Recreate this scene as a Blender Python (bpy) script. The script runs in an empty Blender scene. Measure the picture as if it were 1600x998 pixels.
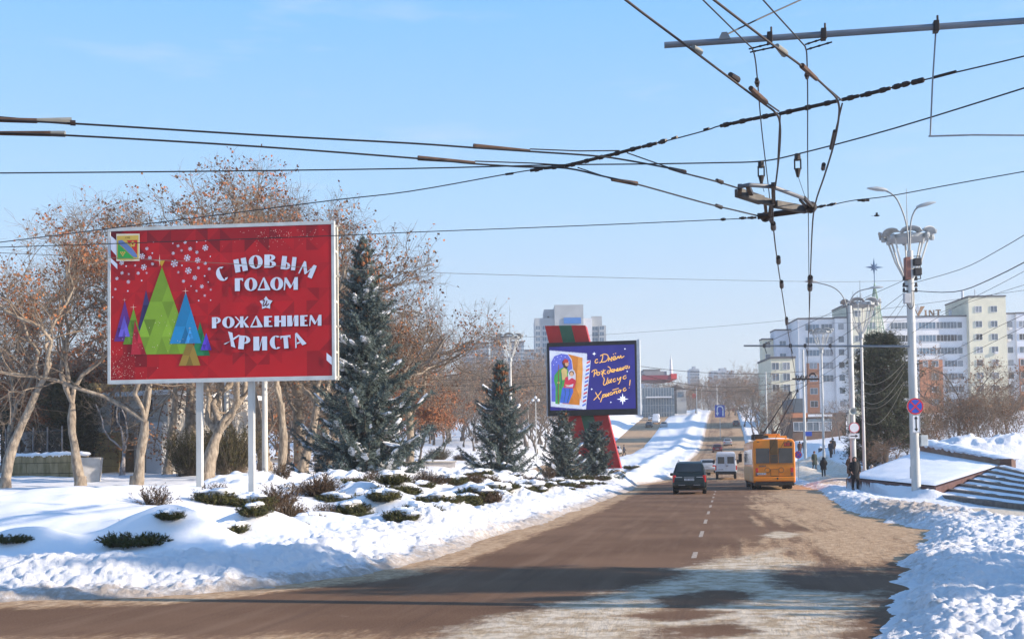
import bpy, bmesh, math, random
import numpy as np
from mathutils import Vector, Matrix
R = math.radians
scene = bpy.context.scene
COL = scene.collection

# ------------------------------------------------------------------ camera
EYE, FPX = 1.65, 1800.0
CXP, CYP = 800.0, 655.0
YAW, PITCH, ROLL = 0.181761103, 0.040150705, -0.013
def _axes():
    f = np.array([-math.sin(YAW)*math.cos(PITCH), math.cos(YAW)*math.cos(PITCH), math.sin(PITCH)])
    r = np.array([math.cos(YAW), math.sin(YAW), 0.0]); u = np.cross(r, f)
    c, s = math.cos(ROLL), math.sin(ROLL)
    return c*r+s*u, -s*r+c*u, f
AR, AU, AF = _axes()
cam_d = bpy.data.cameras.new('camera'); cam = bpy.data.objects.new('camera', cam_d); COL.objects.link(cam)
cam_d.sensor_width = 36.0; cam_d.lens = FPX/1600*36.0
cam_d.shift_y = (CYP-499.0)/1600.0
cam_d.clip_start = 0.1; cam_d.clip_end = 12000
cam.matrix_world = Matrix(((AR[0], AU[0], -AF[0], 0), (AR[1], AU[1], -AF[1], 0), (AR[2], AU[2], -AF[2], EYE), (0, 0, 0, 1)))
scene.camera = cam

# ------------------------------------------------------------------ light
SUN_EL = 20.0
SUN_DIR = np.array([math.cos(YAW-R(12)), math.sin(YAW-R(12)), 0.0])      # horizontal direction towards the sun
SUN_AZ = math.atan2(SUN_DIR[0], SUN_DIR[1])                              # clockwise from +Y
world = bpy.data.worlds.new('World'); scene.world = world; world.use_nodes = True
nt = world.node_tree; bgn = nt.nodes['Background']
sky = nt.nodes.new('ShaderNodeTexSky'); sky.sky_type = 'NISHITA'; sky.sun_disc = False
sky.sun_elevation = R(SUN_EL); sky.sun_rotation = SUN_AZ
sky.altitude = 100; sky.air_density = 1.0; sky.dust_density = 0.6; sky.ozone_density = 2.0
bgn.inputs['Strength'].default_value = 0.118
# the pale winter haze of the sky and a few thin high clouds, in the sky itself
tcw = nt.nodes.new('ShaderNodeTexCoord'); sxw = nt.nodes.new('ShaderNodeSeparateXYZ'); nt.links.new(tcw.outputs['Generated'], sxw.inputs[0])
grw = nt.nodes.new('ShaderNodeValToRGB'); el = grw.color_ramp.elements
SKYC = [(0.0, (3.4, 3.75, 4.3)), (0.10, (3.2, 3.75, 4.5)), (0.22, (2.25, 3.65, 5.3)), (0.38, (1.2, 3.05, 5.7)), (1.0, (.55, 1.4, 3.4))]
el[0].position = 0; el[1].position = 1
for p, c in SKYC[1:-1]: el.new(p)
for e, (p, c) in zip(el, SKYC): e.color = (c[0]/6, c[1]/6, c[2]/6, 1)
nt.links.new(sxw.outputs['Z'], grw.inputs['Fac'])
scw = nt.nodes.new('ShaderNodeVectorMath'); scw.operation = 'SCALE'; scw.inputs['Scale'].default_value = 6.0
nt.links.new(grw.outputs['Color'], scw.inputs[0])
mx0 = nt.nodes.new('ShaderNodeMixRGB'); mx0.inputs['Fac'].default_value = 0.78
nt.links.new(sky.outputs['Color'], mx0.inputs['Color1']); nt.links.new(scw.outputs['Vector'], mx0.inputs['Color2'])
mpw = nt.nodes.new('ShaderNodeMapping'); mpw.inputs['Scale'].default_value = (4, 4, 24)
nzw = nt.nodes.new('ShaderNodeTexNoise'); nzw.inputs['Scale'].default_value = 1.6; nzw.inputs['Detail'].default_value = 7; nzw.inputs['Roughness'].default_value = 0.6
crw = nt.nodes.new('ShaderNodeValToRGB'); crw.color_ramp.elements[0].position = 0.57; crw.color_ramp.elements[1].position = 0.95
crw.color_ramp.elements[1].color = (0.5, 0.5, 0.5, 1)
mxw = nt.nodes.new('ShaderNodeMixRGB'); mxw.inputs['Color2'].default_value = (3.9, 4.2, 4.9, 1)
nt.links.new(tcw.outputs['Generated'], mpw.inputs['Vector']); nt.links.new(mpw.outputs['Vector'], nzw.inputs['Vector'])
nt.links.new(nzw.outputs['Fac'], crw.inputs['Fac']); nt.links.new(crw.outputs['Color'], mxw.inputs['Fac'])
nt.links.new(mx0.outputs['Color'], mxw.inputs['Color1']); nt.links.new(mxw.outputs['Color'], bgn.inputs['Color'])

sun_d = bpy.data.lights.new('sun', 'SUN'); sun_d.energy = 5.0; sun_d.angle = R(0.5); sun_d.color = (1.0, 0.84, 0.66)
sun = bpy.data.objects.new('sun', sun_d); COL.objects.link(sun)
_to = Vector((SUN_DIR[0]*math.cos(R(SUN_EL)), SUN_DIR[1]*math.cos(R(SUN_EL)), math.sin(R(SUN_EL))))
sun.rotation_euler = _to.to_track_quat('Z', 'Y').to_euler(); sun.location = (40, 0, 40)

vs = scene.view_settings
vs.view_transform = 'Standard'; vs.look = 'None'; vs.gamma = 1.0; vs.exposure = 0.86; vs.use_curve_mapping = False
scene.render.engine = 'CYCLES'
cy = scene.cycles
cy.use_denoising = True; cy.max_bounces = 6; cy.diffuse_bounces = 3; cy.glossy_bounces = 3
cy.transmission_bounces = 4; cy.transparent_max_bounces = 8; cy.volume_bounces = 0
cy.caustics_reflective = False; cy.caustics_refractive = False

# ------------------------------------------------------------------ placing helpers (real distances in metres)
def ray(px, py):
    return AR*(px-CXP)/FPX - AU*(py-CYP)/FPX + AF
FWD = np.array([-math.sin(YAW), math.cos(YAW), 0.0])
def at(px, py, D):                       # the point D metres ahead of the camera on that line of sight
    d = ray(px, py); p = d*(D/float(d@FWD)); return Vector((p[0], p[1], p[2]+EYE))
def gz(px, py, z):                       # the point at height z on that line of sight
    d = ray(px, py); t = (z-EYE)/d[2]; return Vector((d[0]*t, d[1]*t, z))

# ------------------------------------------------------------------ object helpers
def link(o):
    COL.objects.link(o); return o
def tag(o, label=None, cat=None, group=None, kind=None):
    if label: o['label'] = label
    if cat: o['category'] = cat
    if group: o['group'] = group
    if kind: o['kind'] = kind
    return o
def thing(name, label, cat, loc=(0, 0, 0), rz=0.0, group=None):
    o = bpy.data.objects.new(name, None); o.empty_display_size = 0.3
    o.location = loc; o.rotation_euler = (0, 0, rz); link(o)
    return tag(o, label, cat, group, 'thing' if cat in ('wall', 'parapet', 'slab', 'staircase', 'railing') else None)
KIDS = {}
def dup(root, loc, rz=0.0, label=None, group=None, scale=None):
    def cp(o, parent):
        c = o.copy(); link(c)
        if parent is not None: c.parent = parent
        KIDS[c.name] = []
        if parent is not None: KIDS[parent.name].append(c)
        for ch in KIDS.get(o.name, []): cp(ch, c)
        return c
    r = cp(root, None); r.location = loc; r.rotation_euler = (0, 0, rz)
    if scale is not None: r.scale = scale if hasattr(scale, '__len__') else (scale,)*3
    if label: r['label'] = label
    if group: r['group'] = group
    return r
class MB:
    def __init__(s): s.v = []; s.f = []; s.m = []; s.mi = 0
    def add(s, vs, fs, mi=None):
        b = len(s.v); s.v.extend([tuple(p) for p in vs])
        for f in fs: s.f.append(tuple(i+b for i in f)); s.m.append(s.mi if mi is None else mi)
        return s
    def box(s, c, d, rz=0.0, mi=None, M=None):
        x, y, z = d[0]/2, d[1]/2, d[2]/2
        P = [Vector((sx*x, sy*y, sz*z)) for sz in (-1, 1) for sy in (-1, 1) for sx in (-1, 1)]
        if M is None and rz: M = Matrix.Rotation(rz, 3, 'Z')
        if M is not None: P = [M @ p for p in P]
        c = Vector(c)
        return s.add([p+c for p in P], [(0, 2, 3, 1), (4, 5, 7, 6), (0, 1, 5, 4), (2, 6, 7, 3), (0, 4, 6, 2), (1, 3, 7, 5)], mi)
    def bar(s, a, b, w, h=None, mi=None):        # a square bar from a to b
        a, b = Vector(a), Vector(b); h = h or w; d = b-a
        t = d.normalized(); up = Vector((0, 0, 1)) if abs(t.z) < .95 else Vector((0, 1, 0))
        r = t.cross(up).normalized(); u = r.cross(t)
        M = Matrix((r, t, u)).transposed()
        return s.box((a+b)/2, (w, d.length, h), mi=mi, M=M)
    def tube(s, pts, r, n=6, mi=None, caps=True):
        pts = [Vector(p) for p in pts]; k = len(pts)
        rr = r if hasattr(r, '__len__') else [r]*k
        V = []; u = None
        for i, p in enumerate(pts):
            t = (pts[min(i+1, k-1)]-pts[max(i-1, 0)]).normalized()
            if u is None:
                u = t.orthogonal().normalized()
            else:
                u = (u - t*u.dot(t)); u = u.normalized() if u.length > 1e-6 else t.orthogonal().normalized()
            w = t.cross(u)
            for j in range(n):
                a = 2*math.pi*j/n; V.append(p+(u*math.cos(a)+w*math.sin(a))*rr[i])
        Fc = []
        for i in range(k-1):
            for j in range(n):
                a, b = i*n+j, i*n+(j+1) % n; Fc.append((a, b, b+n, a+n))
        if caps: Fc += [tuple(range(n-1, -1, -1)), tuple((k-1)*n+j for j in range(n))]
        return s.add(V, Fc, mi)
    def cyl(s, a, b, r0, r1=None, n=12, mi=None):
        return s.tube([a, b], [r0, r0 if r1 is None else r1], n, mi)
    def lathe(s, prof, n=16, o=(0, 0, 0), axis='Z', mi=None):    # prof = [(r, h)...]
        V = []; o = Vector(o)
        for r, h in prof:
            for j in range(n):
                a = 2*math.pi*j/n; x, y = r*math.cos(a), r*math.sin(a)
                p = (x, y, h) if axis == 'Z' else ((h, x, y) if axis == 'X' else (y, h, x))
                V.append(o+Vector(p))
        Fc = []
        for i in range(len(prof)-1):
            for j in range(n):
                a, b = i*n+j, i*n+(j+1) % n; Fc.append((a, b, b+n, a+n))
        Fc += [tuple(range(n-1, -1, -1)), tuple((len(prof)-1)*n+j for j in range(n))]
        return s.add(V, Fc, mi)
    def prism(s, poly, d, M=None, mi=None):      # 2-D outline in the local xz plane, thickness d towards +y (front face at y=0)
        n = len(poly); V = [Vector((x, 0, z)) for x, z in poly]+[Vector((x, d, z)) for x, z in poly]
        if M is not None: V = [M @ p for p in V]
        return s.add(V, [tuple(range(n)), tuple(range(2*n-1, n-1, -1))]+[(i, i+n, (i+1) % n+n, (i+1) % n) for i in range(n)], mi)
    def loft(s, rings, mi=None, caps=True, close=True):
        n = len(rings[0]); V = [p for r in rings for p in r]; Fc = []
        for i in range(len(rings)-1):
            for j in range(n if close else n-1):
                a, b = i*n+j, i*n+(j+1) % n; Fc.append((a, b, b+n, a+n))
        if caps: Fc += [tuple(range(n-1, -1, -1)), tuple((len(rings)-1)*n+j for j in range(n))]
        return s.add(V, Fc, mi)
    def blob(s, c, r, n=8, k=5, mi=None, jit=0.0, rnd=None):
        c = Vector(c); r = r if hasattr(r, '__len__') else (r, r, r); V = []; Fc = []
        V.append(c+Vector((0, 0, -r[2])))
        for i in range(1, k):
            ph = -math.pi/2+math.pi*i/k
            for j in range(n):
                a = 2*math.pi*j/n; q = 1.0 if not jit else 1+rnd.uniform(-jit, jit)
                V.append(c+Vector((r[0]*math.cos(ph)*math.cos(a)*q, r[1]*math.cos(ph)*math.sin(a)*q, r[2]*math.sin(ph)*q)))
        V.append(c+Vector((0, 0, r[2]))); T = len(V)-1
        for j in range(n): Fc.append((0, 1+(j+1) % n, 1+j))
        for i in range(k-2):
            for j in range(n):
                a, b = 1+i*n+j, 1+i*n+(j+1) % n; Fc.append((a, b, b+n, a+n))
        for j in range(n): Fc.append((T, 1+(k-2)*n+j, 1+(k-2)*n+(j+1) % n))
        return s.add(V, Fc, mi)
    def build(s, name, mats, parent=None, smooth=False, bevel=0.0, fix=True, **tags):
        me = bpy.data.meshes.new(name); me.from_pydata(s.v, [], s.f)
        mats = mats if isinstance(mats, (list, tuple)) else [mats]
        for m in mats: me.materials.append(m)
        if len(mats) > 1: me.polygons.foreach_set('material_index', s.m)
        if fix:
            bm = bmesh.new(); bm.from_mesh(me); bmesh.ops.recalc_face_normals(bm, faces=bm.faces); bm.to_mesh(me); bm.free()
        if smooth:
            me.polygons.foreach_set('use_smooth', [True]*len(me.polygons))
            me.set_sharp_from_angle(angle=R(smooth if smooth is not True else 40))
        me.update()
        o = bpy.data.objects.new(name, me); link(o)
        if bevel:
            b = o.modifiers.new('bevel', 'BEVEL'); b.width = bevel; b.segments = 2; b.limit_method = 'ANGLE'; b.angle_limit = R(35)
        if parent is not None:
            o.parent = parent; KIDS.setdefault(parent.name, []).append(o)
        KIDS.setdefault(o.name, [])
        if tags: tag(o, **tags)
        return o
def npmesh(name, V, Fq, mats, parent=None, mi=None, smooth=False):
    V = np.asarray(V, np.float32); Fq = np.asarray(Fq, np.int32); me = bpy.data.meshes.new(name)
    k = Fq.shape[1]; me.vertices.add(len(V)); me.vertices.foreach_set('co', V.ravel())
    me.loops.add(Fq.size); me.loops.foreach_set('vertex_index', Fq.ravel())
    me.polygons.add(len(Fq)); me.polygons.foreach_set('loop_start', np.arange(0, Fq.size, k, dtype=np.int32))
    for m in (mats if isinstance(mats, (list, tuple)) else [mats]): me.materials.append(m)
    if mi is not None: me.polygons.foreach_set('material_index', np.asarray(mi, np.int32))
    if smooth: me.polygons.foreach_set('use_smooth', np.ones(len(Fq), bool))
    me.update(calc_edges=True); me.validate()
    o = bpy.data.objects.new(name, me); link(o)
    if parent is not None: o.parent = parent; KIDS.setdefault(parent.name, []).append(o)
    KIDS.setdefault(o.name, [])
    return o

# ------------------------------------------------------------------ materials
MATS = {}
def mat(name, col, rough=0.7, metal=0.0, var=0.12, scale=6.0, bump=0.0, bscale=40.0, spec=0.4, col2=None, emit=None, coat=0.0, stretch=None):
    if name in MATS: return MATS[name]
    m = bpy.data.materials.new(name); m.use_nodes = True; t = m.node_tree; b = t.nodes['Principled BSDF']
    b.inputs['Roughness'].default_value = rough; b.inputs['Metallic'].default_value = metal
    b.inputs['Specular IOR Level'].default_value = spec; b.inputs['Coat Weight'].default_value = coat
    tc = t.nodes.new('ShaderNodeTexCoord'); src = tc.outputs['Object']
    if stretch:
        mp = t.nodes.new('ShaderNodeMapping'); mp.inputs['Scale'].default_value = stretch
        t.links.new(src, mp.inputs['Vector']); src = mp.outputs['Vector']
    n = t.nodes.new('ShaderNodeTexNoise'); n.inputs['Scale'].default_value = scale; n.inputs['Detail'].default_value = 5
    t.links.new(src, n.inputs['Vector'])
    cr = t.nodes.new('ShaderNodeValToRGB'); c = np.array(col[:3])
    a, d = (c*(1-var), c*(1+var)) if col2 is None else (c, np.array(col2[:3]))
    cr.color_ramp.elements[0].position = 0.32; cr.color_ramp.elements[1].position = 0.68
    cr.color_ramp.elements[0].color = (*np.clip(a, 0, 1), 1); cr.color_ramp.elements[1].color = (*np.clip(d, 0, 1), 1)
    t.links.new(n.outputs['Fac'], cr.inputs['Fac']); t.links.new(cr.outputs['Color'], b.inputs['Base Color'])
    if bump:
        n2 = t.nodes.new('ShaderNodeTexNoise'); n2.inputs['Scale'].default_value = bscale; n2.inputs['Detail'].default_value = 4
        t.links.new(src, n2.inputs['Vector'])
        bp = t.nodes.new('ShaderNodeBump'); bp.inputs['Strength'].default_value = bump; bp.inputs['Distance'].default_value = 0.05
        t.links.new(n2.outputs['Fac'], bp.inputs['Height']); t.links.new(bp.outputs['Normal'], b.inputs['Normal'])
    if emit:
        t.links.new(cr.outputs['Color'], b.inputs['Emission Color']); b.inputs['Emission Strength'].default_value = emit
    MATS[name] = m; return m
def glass(name, col=(0.02, 0.025, 0.03), rough=0.08):
    return mat(name, col, rough, 0.0, 0.25, 1.5, spec=0.6)

# ------------------------------------------------------------------ noise
def _h(ix, iy, seed):
    n = (ix.astype(np.int64)*374761393 + iy.astype(np.int64)*668265263 + seed*974711) & 0xffffffff
    n = ((n ^ (n >> 13))*1274126177) & 0xffffffff
    return ((n ^ (n >> 16)) & 0xffff)/65535.0
def vnoise(x, y, seed=0):
    x = np.asarray(x, float); y = np.asarray(y, float)
    ix, iy = np.floor(x), np.floor(y); fx, fy = x-ix, y-iy
    ix = ix.astype(np.int64); iy = iy.astype(np.int64)
    fx = fx*fx*fx*(fx*(fx*6-15)+10); fy = fy*fy*fy*(fy*(fy*6-15)+10)
    a = _h(ix, iy, seed)*(1-fx)+_h(ix+1, iy, seed)*fx; b = _h(ix, iy+1, seed)*(1-fx)+_h(ix+1, iy+1, seed)*fx
    return a*(1-fy)+b*fy
def clods(x, y, wl, seed=0, fill=.6):
    """broken lumps: the height of the tallest round chunk over each point, in units of one lump's radius"""
    x = np.asarray(x, float)/wl; y = np.asarray(y, float)/wl; ix = np.floor(x).astype(np.int64); iy = np.floor(y).astype(np.int64); h = np.zeros(x.shape)
    for dx in (-1, 0, 1):
        for dy in (-1, 0, 1):
            cx, cy = ix+dx, iy+dy; k = _h(cx, cy, seed+2); r = .30+.42*_h(cx, cy, seed+3)
            d = np.hypot(x-cx-_h(cx, cy, seed), (y-cy-_h(cx, cy, seed+1))*(.7+.6*_h(cx, cy, seed+5)))/r
            h = np.maximum(h, np.where((d < 1) & (k < fill), r*np.sqrt(np.clip(1-d*d, 0, 1))*(.5+.9*_h(cx, cy, seed+4)), 0))
    return h
def fbm(x, y, wl, octs=3, seed=0, gain=0.5):
    s = 0.0; a = 1.0; t = 0.0; f = 1.0/wl
    c, sn = math.cos(0.6), math.sin(0.6)
    x = np.asarray(x, float); y = np.asarray(y, float)
    for i in range(octs):
        s = s+a*(vnoise(x*f, y*f, seed+i*17)-0.5)*2; t += a; a *= gain; f *= 2.03
        x, y = c*x-sn*y, sn*x+c*y
    return s/t
def sst(x, a, b):
    t = np.clip((np.asarray(x, float)-a)/(b-a), 0, 1); return t*t*(3-2*t)
# ================================================================== THE GROUND
_BY = [-60, 85, 100, 115, 130, 155, 180, 200, 229, 260, 290, 340, 400, 460, 600, 1000, 2600]
_BZ = [0, 0, .06, .4, .95, 2.1, 2.85, 3.5, 5.0, 7.9, 10.9, 15.6, 19.6, 21, 22, 24, 30]
def base(Y): return np.interp(Y, _BY, _BZ)
def XL(Y): return np.interp(Y, [0, 40, 75, 92, 112, 400, 2600], [-5.0, -5.1, -5.7, -6.6, -4.3, -3.8, -3.8])
def XR(Y): return np.interp(Y, [-20, 4, 11.2, 15.5, 19.5, 24.2, 27, 29, 33, 39, 44.5, 55, 70, 90, 110, 400, 2600],
                            [-0.5, .3, 1.18, 1.98, 2.6, 3.55, 4.3, 4.45, 4.15, 3.9, 3.95, 4.4, 5.2, 5.1, 4.2, 4.0, 4.0])
def YC(X): return np.interp(-X, [0, 5, 6.9, 9.1, 14, 20, 40, 80], [17.5, 16.4, 13.9, 13.2, 12.4, 12, 11.5, 11])
def left_s(X, Y):
    d1 = XL(Y)-X; d2 = (Y-YC(X))*0.9; k = 1.1
    return -np.log(np.exp(-k*np.clip(d1, -40, 40))+np.exp(-k*np.clip(d2, -40, 40)))/k
LR0, LR1 = -16.6, -22.6            # the far carriageway, left of the median
RAMP_BACK = [(1458, 761, 46.7), (1566, 727, 58), (1437, 703, 67), (1322, 746, 62)]
RAMP = [at(*p) for p in RAMP_BACK]
def inpoly(X, Y, P):
    ins = np.zeros(np.shape(X), bool); n = len(P)
    for i in range(n):
        a, b = P[i], P[(i+1) % n]
        c = (a[1] > Y) != (b[1] > Y)
        xi = (b[0]-a[0])*(Y-a[1])/((b[1]-a[1]) or 1e-9)+a[0]
        ins ^= c & (X < xi)
    return ins
SH_ = [ # px, py, kind, scale, label
 (20, 838, 0, .62, 'flat green juniper at the picture edge, low in the near snow'), (212, 836, 0, 1.0, 'wide green juniper strip poking out of the near snow below the red billboard'), (266, 833, 1, .55, 'small green juniper at the end of the wide strip'), (366, 824, 1, .7, 'green juniper under the second billboard post'), (398, 822, 1, .75, 'round green juniper beside the one under the second post'),
 (452, 830, 0, .72, 'green juniper at the brow of the near bank'), (480, 824, 1, .9, 'dense green juniper on the bank brow'), (506, 812, 3, .9, 'brown sprig on the bank brow'),
 (242, 787, 3, .95, 'dark dry sprig on the smooth snow left of the first billboard post'), (205, 796, 3, .6, 'thin dry sprig on the smooth near snow'), (248, 770, 2, .5, 'brown tuft beyond the smooth snow'), (428, 778, 3, .9, 'upright sprig right of the second post'), (440, 768, 3, 1.0, 'taller sprig beyond the second post'), (505, 770, 3, 1.1, 'brown sprig below the tall spruce'),
 (548, 784, 1, 1.2, 'leafy juniper under the spruce with snow caps'), (590, 778, 0, 1.5, 'broad green juniper below the spruce'), (620, 776, 0, 1.3, 'broad juniper right of the spruce foot'), (655, 797, 1, 1.3, 'juniper with snow on top along the bank'), (678, 793, 1, 1.2, 'second snow topped juniper along the bank'), (600, 806, 1, 1.0, 'juniper low on the bank before the spruce'), (628, 802, 1, 1.0, 'juniper on the bank brow under the spruce'),
 (745, 778, 1, 1.5, 'juniper in the middle of the bank'), (768, 774, 1, 1.5, 'dark juniper in the middle of the bank, next to a paler one'), (790, 773, 0, 1.0, 'narrow juniper after the middle pair'), (838, 757, 1, 1.5, 'juniper before the smaller spruces'), (868, 757, 0, 1.3, 'flat juniper before the smaller spruces'), (905, 752, 0, 1.7, 'wide juniper row piece before the blue pylon spruce'), (935, 750, 0, 1.6, 'wide juniper row piece under the last spruce'), (962, 746, 0, 1.4, 'juniper near the end of the row'), (988, 742, 0, 1.6, 'last juniper of the row at the bank end'),
 (515, 745, 2, 1.3, 'brown juniper mound at the spruce skirt edge'), (560, 757, 2, 1.4, 'brown juniper mound in front of the spruce trunk'), (612, 745, 2, 1.5, 'brown juniper mound right of the spruce skirt'), (650, 742, 2, 1.5, 'brown juniper mound beyond the spruce'), (720, 738, 2, 1.5, 'brown juniper mound under the cone tipped spruce'), (750, 742, 2, 1.5, 'brown juniper mound along the cone tipped spruce foot'), (460, 735, 2, 1.1, 'brown juniper at the lamp mast foot'), (410, 757, 3, 1.2, 'brown sprig between post and mast'), (345, 762, 2, .9, 'brown tuft between the billboard posts'),
]
def jun_at(px, py):
    p = None
    for z in (.42, .6, .8, .95):
        p = gz(px, py, z); s = left_s(np.array([p.x]), np.array([p.y]))[0]
        if z >= .40+.42*sst(s, 4, 6.6)+.15*sst(p.y, 28, 34): break
    p.x = min(p.x, float(XL(p.y))-1.4); return p
MOUNDS = []
for _px, _py, _k, _sc, _l in SH_:
    _p = jun_at(_px, _py)
    if _k in (0, 1): MOUNDS.append((_p.x+.10, _p.y+.62*min(1.2, _sc), .85*_sc**.5, .34))
def snow_h(X, Y, detail=True):
    """height of the snow / soil over the road level, negative where the road is bare"""
    X = np.asarray(X, float); Y = np.asarray(Y, float)
    # ---------------- left side: median with planting, then the other carriageway, then the park
    s = left_s(X, Y)+fbm(X, Y, 1.6, 3, 5)*.22
    far = sst(Y, 74, 82)
    bank = .12*sst(s, .05, .5)+.30*sst(s, 0.5, 1.7)-.04*sst(s, 1.8, 2.8)
    n2 = fbm(X, Y, 3.2, 2, 21)
    hedge = sst(Y, 27, 33)
    bed = .06*sst(s, 2.4, 4)+.48*sst(s, 4.0, 6.6)+.30*sst(s, 6.2, 9.0)+.22*sst(s, 2.0, 3.4)*hedge
    med = .30+.55*np.exp(-((X+8.3+fbm(X, Y, 14, 2, 8))/1.3)**2)*(1+.5*n2)
    hl = np.where(s > -.3, (bank+bed)*(1-far)+np.minimum(med, sst(s, 0, 2.0)*1.2)*far, -.2)
    if detail:
        inner = sst(s, 2.2, 4.5)*(1-far)
        hl = hl+inner*(.17*n2+.20*np.abs(fbm(X, Y*.6, 2.4, 2, 31))+.09*fbm(X, Y, 1.1, 2, 33)-.05)
        lump = np.abs(fbm(X, Y, 1.5, 3, 41, .55))
        hl = hl+inner*hedge*(.50*(.30-lump)+.14*fbm(X, Y, .55, 2, 47)+.16*clods(X, Y, .7, 270, .6)-.05)
        bk = sst(s, .1, .8)*(1-sst(s, 2.0, 3.4))
        hl = hl+bk*(.09*fbm(X, Y, .8, 3, 51, .62)+.05*np.abs(fbm(X, Y, .3, 2, 53)))
        hl = hl+bk*(.10*clods(X, Y, .42, 200, .14)+.11*clods(X, Y, .24, 210, .30)+.10*clods(X, Y, .12, 212, .55))*.55
        apron = sst(s, -.25, .1)*(1-sst(s, .3, 1.1)); hl = hl+apron*.05*clods(X, Y, .17, 230, .3)
        hl = hl+.022*fbm(X, Y, .16, 2, 59)*sst(s, -.1, .4)*(1-sst(s, 1.6, 3.0))
        hl = hl+far*sst(s, .2, 1.5)*(.18*fbm(X, Y, 1.6, 3, 61))
    for mx, my, mr, mh in MOUNDS:
        hl = np.where(s > .4, np.maximum(hl, hl+mh*np.exp(-((X-mx)/(mr*1.35))**2-((Y-my)/(mr*.62))**2)), hl)
    # fade down to the far carriageway on the left (only beyond the corner)
    onroad = sst(X, LR0-.3, LR0+2.2)
    hl = hl*onroad+(1-onroad)*(-.25)
    # the park beyond it
    e = LR1-X+fbm(X, Y, 3, 2, 70)*.3
    park = .95*sst(e, .2, 4)+.45*sst(Y, 52, 64)*sst(e, 1, 5)+.012*np.clip(Y-64, 0, 120)*sst(e, 2, 20)
    if detail:
        park = park+sst(e, 1, 3)*(.10*fbm(X, Y, 4, 3, 75)+.04*fbm(X, Y, .8, 2, 77))
    park = np.where(e > 0, np.maximum(park, -.25+.5*sst(e, 0, .5)), -.3)
    near = sst(Y, 10.5, 12.5)
    hl = np.maximum(hl, park)*near+(1-near)*(-.3)
    # ---------------- right side
    sr = (X-XR(Y))*.93+fbm(X, Y, 1.3, 3, 90)*.28
    wide = np.interp(Y, [0, 12, 24, 34, 42, 50, 60, 72, 90], [7, 6, 4.0, 3.0, 2.6, 2.6, 2.4, 2.0, 1.2])
    tall = .85*np.interp(Y, [0, 14, 22, 30, 36, 44, 52, 60, 72, 90, 130, 160], [.30, .30, .34,   .42, .48, .42, .32, .28, .28, .24, .3, .5])
    ridge = tall*sst(sr, 0, .9)
    back = np.interp(Y, [0, 10, 22, 30, 36, 42, 48, 60, 400], [.28, .26, .20, .10, .03, .02, .16, .16, .2])
    fall = sst(sr, wide*.55, wide)
    hr = ridge*(1-fall)+back*fall*sst(sr, 0, .6)
    if detail:
        on = sst(sr, 0, .5)
        bk = on*(1-.75*fall*sst(Y, 31, 36))
        hr = hr+bk*(.09*fbm(X, Y, .8, 3, 101, .62)+.05*np.abs(fbm(X, Y, .34, 3, 103, .6))-.07)
        hr = hr+bk*(.10*clods(X, Y, .50, 240, .08)+.09*clods(X, Y, .27, 250, .25)+.070*clods(X, Y, .16, 260, .55)+.055*clods(X, Y, .095, 262, .7))*.8
        hr = hr+bk*.020*fbm(X, Y, .15, 2, 107)
    hr = np.where(sr > -.2, np.maximum(hr, -.1+.14*sst(sr, -.1, .3)), -.2)
    # the raised plaza behind the stairs and its ploughed heap
    pl = sst(X, 9.5, 12.5)*sst(Y, 56, 66)
    hr = hr+pl*1.45
    hx = (X-13.6)/4.2; hy = (Y-68.5)/3.0
    heap = 1.25*np.exp(-(hx*hx+hy*hy)**1.3)
    heap2 = .8*np.exp(-(((X-19)/4.0)**2+((Y-69)/3.0)**2)**1.3)
    if detail:
        heap = (heap+heap2)*(1+.30*fbm(X, Y, 1.2, 3, 111, .6)+.12*np.abs(fbm(X, Y, .4, 2, 113)))
    hr = hr+heap
    hr = hr+.9*sst(X, 13, 24)*sst(Y, 70, 95)+.4*sst(Y, 80, 100)*sst(sr, 1, 3)*(1-sst(Y, 150, 200))
    # snow banked up against the sloping slab and filling under it
    A4 = np.array([[p.x, p.y, 1.0] for p in RAMP]); cf = np.linalg.lstsq(A4, np.array([p.z for p in RAMP]), rcond=None)[0]
    ins = inpoly(X, Y, RAMP); plane = cf[0]*X+cf[1]*Y+cf[2]
    hr = np.where(ins, np.minimum(np.maximum(hr, plane-.25), plane-.16), hr)
    ax, ay, az_ = RAMP[3]; bx2, by2, bz2 = RAMP[0]
    tt = np.clip(((X-ax)*(bx2-ax)+(Y-ay)*(by2-ay))/((bx2-ax)**2+(by2-ay)**2), 0, 1)
    dd = np.hypot(X-(ax+(bx2-ax)*tt), Y-(ay+(by2-ay)*tt))
    hr = np.where((~ins) & (X < 11) & (X > 7.0) & (dd < 2.6), np.maximum(hr, (az_+(bz2-az_)*tt)-.05-.36*dd+(.05*fbm(X, Y, .8, 2, 320) if detail else 0)), hr)
    # two small heaps on the wide pavement
    for hx0, hy0, hr0, hh in ((7.6, 80, 1.5, .5), (6.4, 112, 1.6, .5), (9.5, 128, 2.0, .7), (7.0, 143, 1.6, .6)):
        hb = hh*np.exp(-(((X-hx0)/hr0)**2+((Y-hy0)/hr0)**2)**1.2)
        hr = hr+hb*((1+.4*fbm(X, Y, .9, 2, 121)) if detail else 1)
    m = sst(X, 0.0, 0.02)
    mid = XR(Y)
    use_r = X > (XL(Y)+mid)/2
    return np.where(use_r, hr, hl)-.03
def ground(X, Y, detail=False):
    h = snow_h(np.array([X]), np.array([Y]), detail)[0]
    return float(base(Y)+max(h, 0.0))
def gpt(px, D, dz=0.0):                       # where the line of sight of a column meets the ground D metres ahead
    p = at(px, 700, D); return Vector((p.x, p.y, ground(p.x, p.y)+dz))

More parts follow.
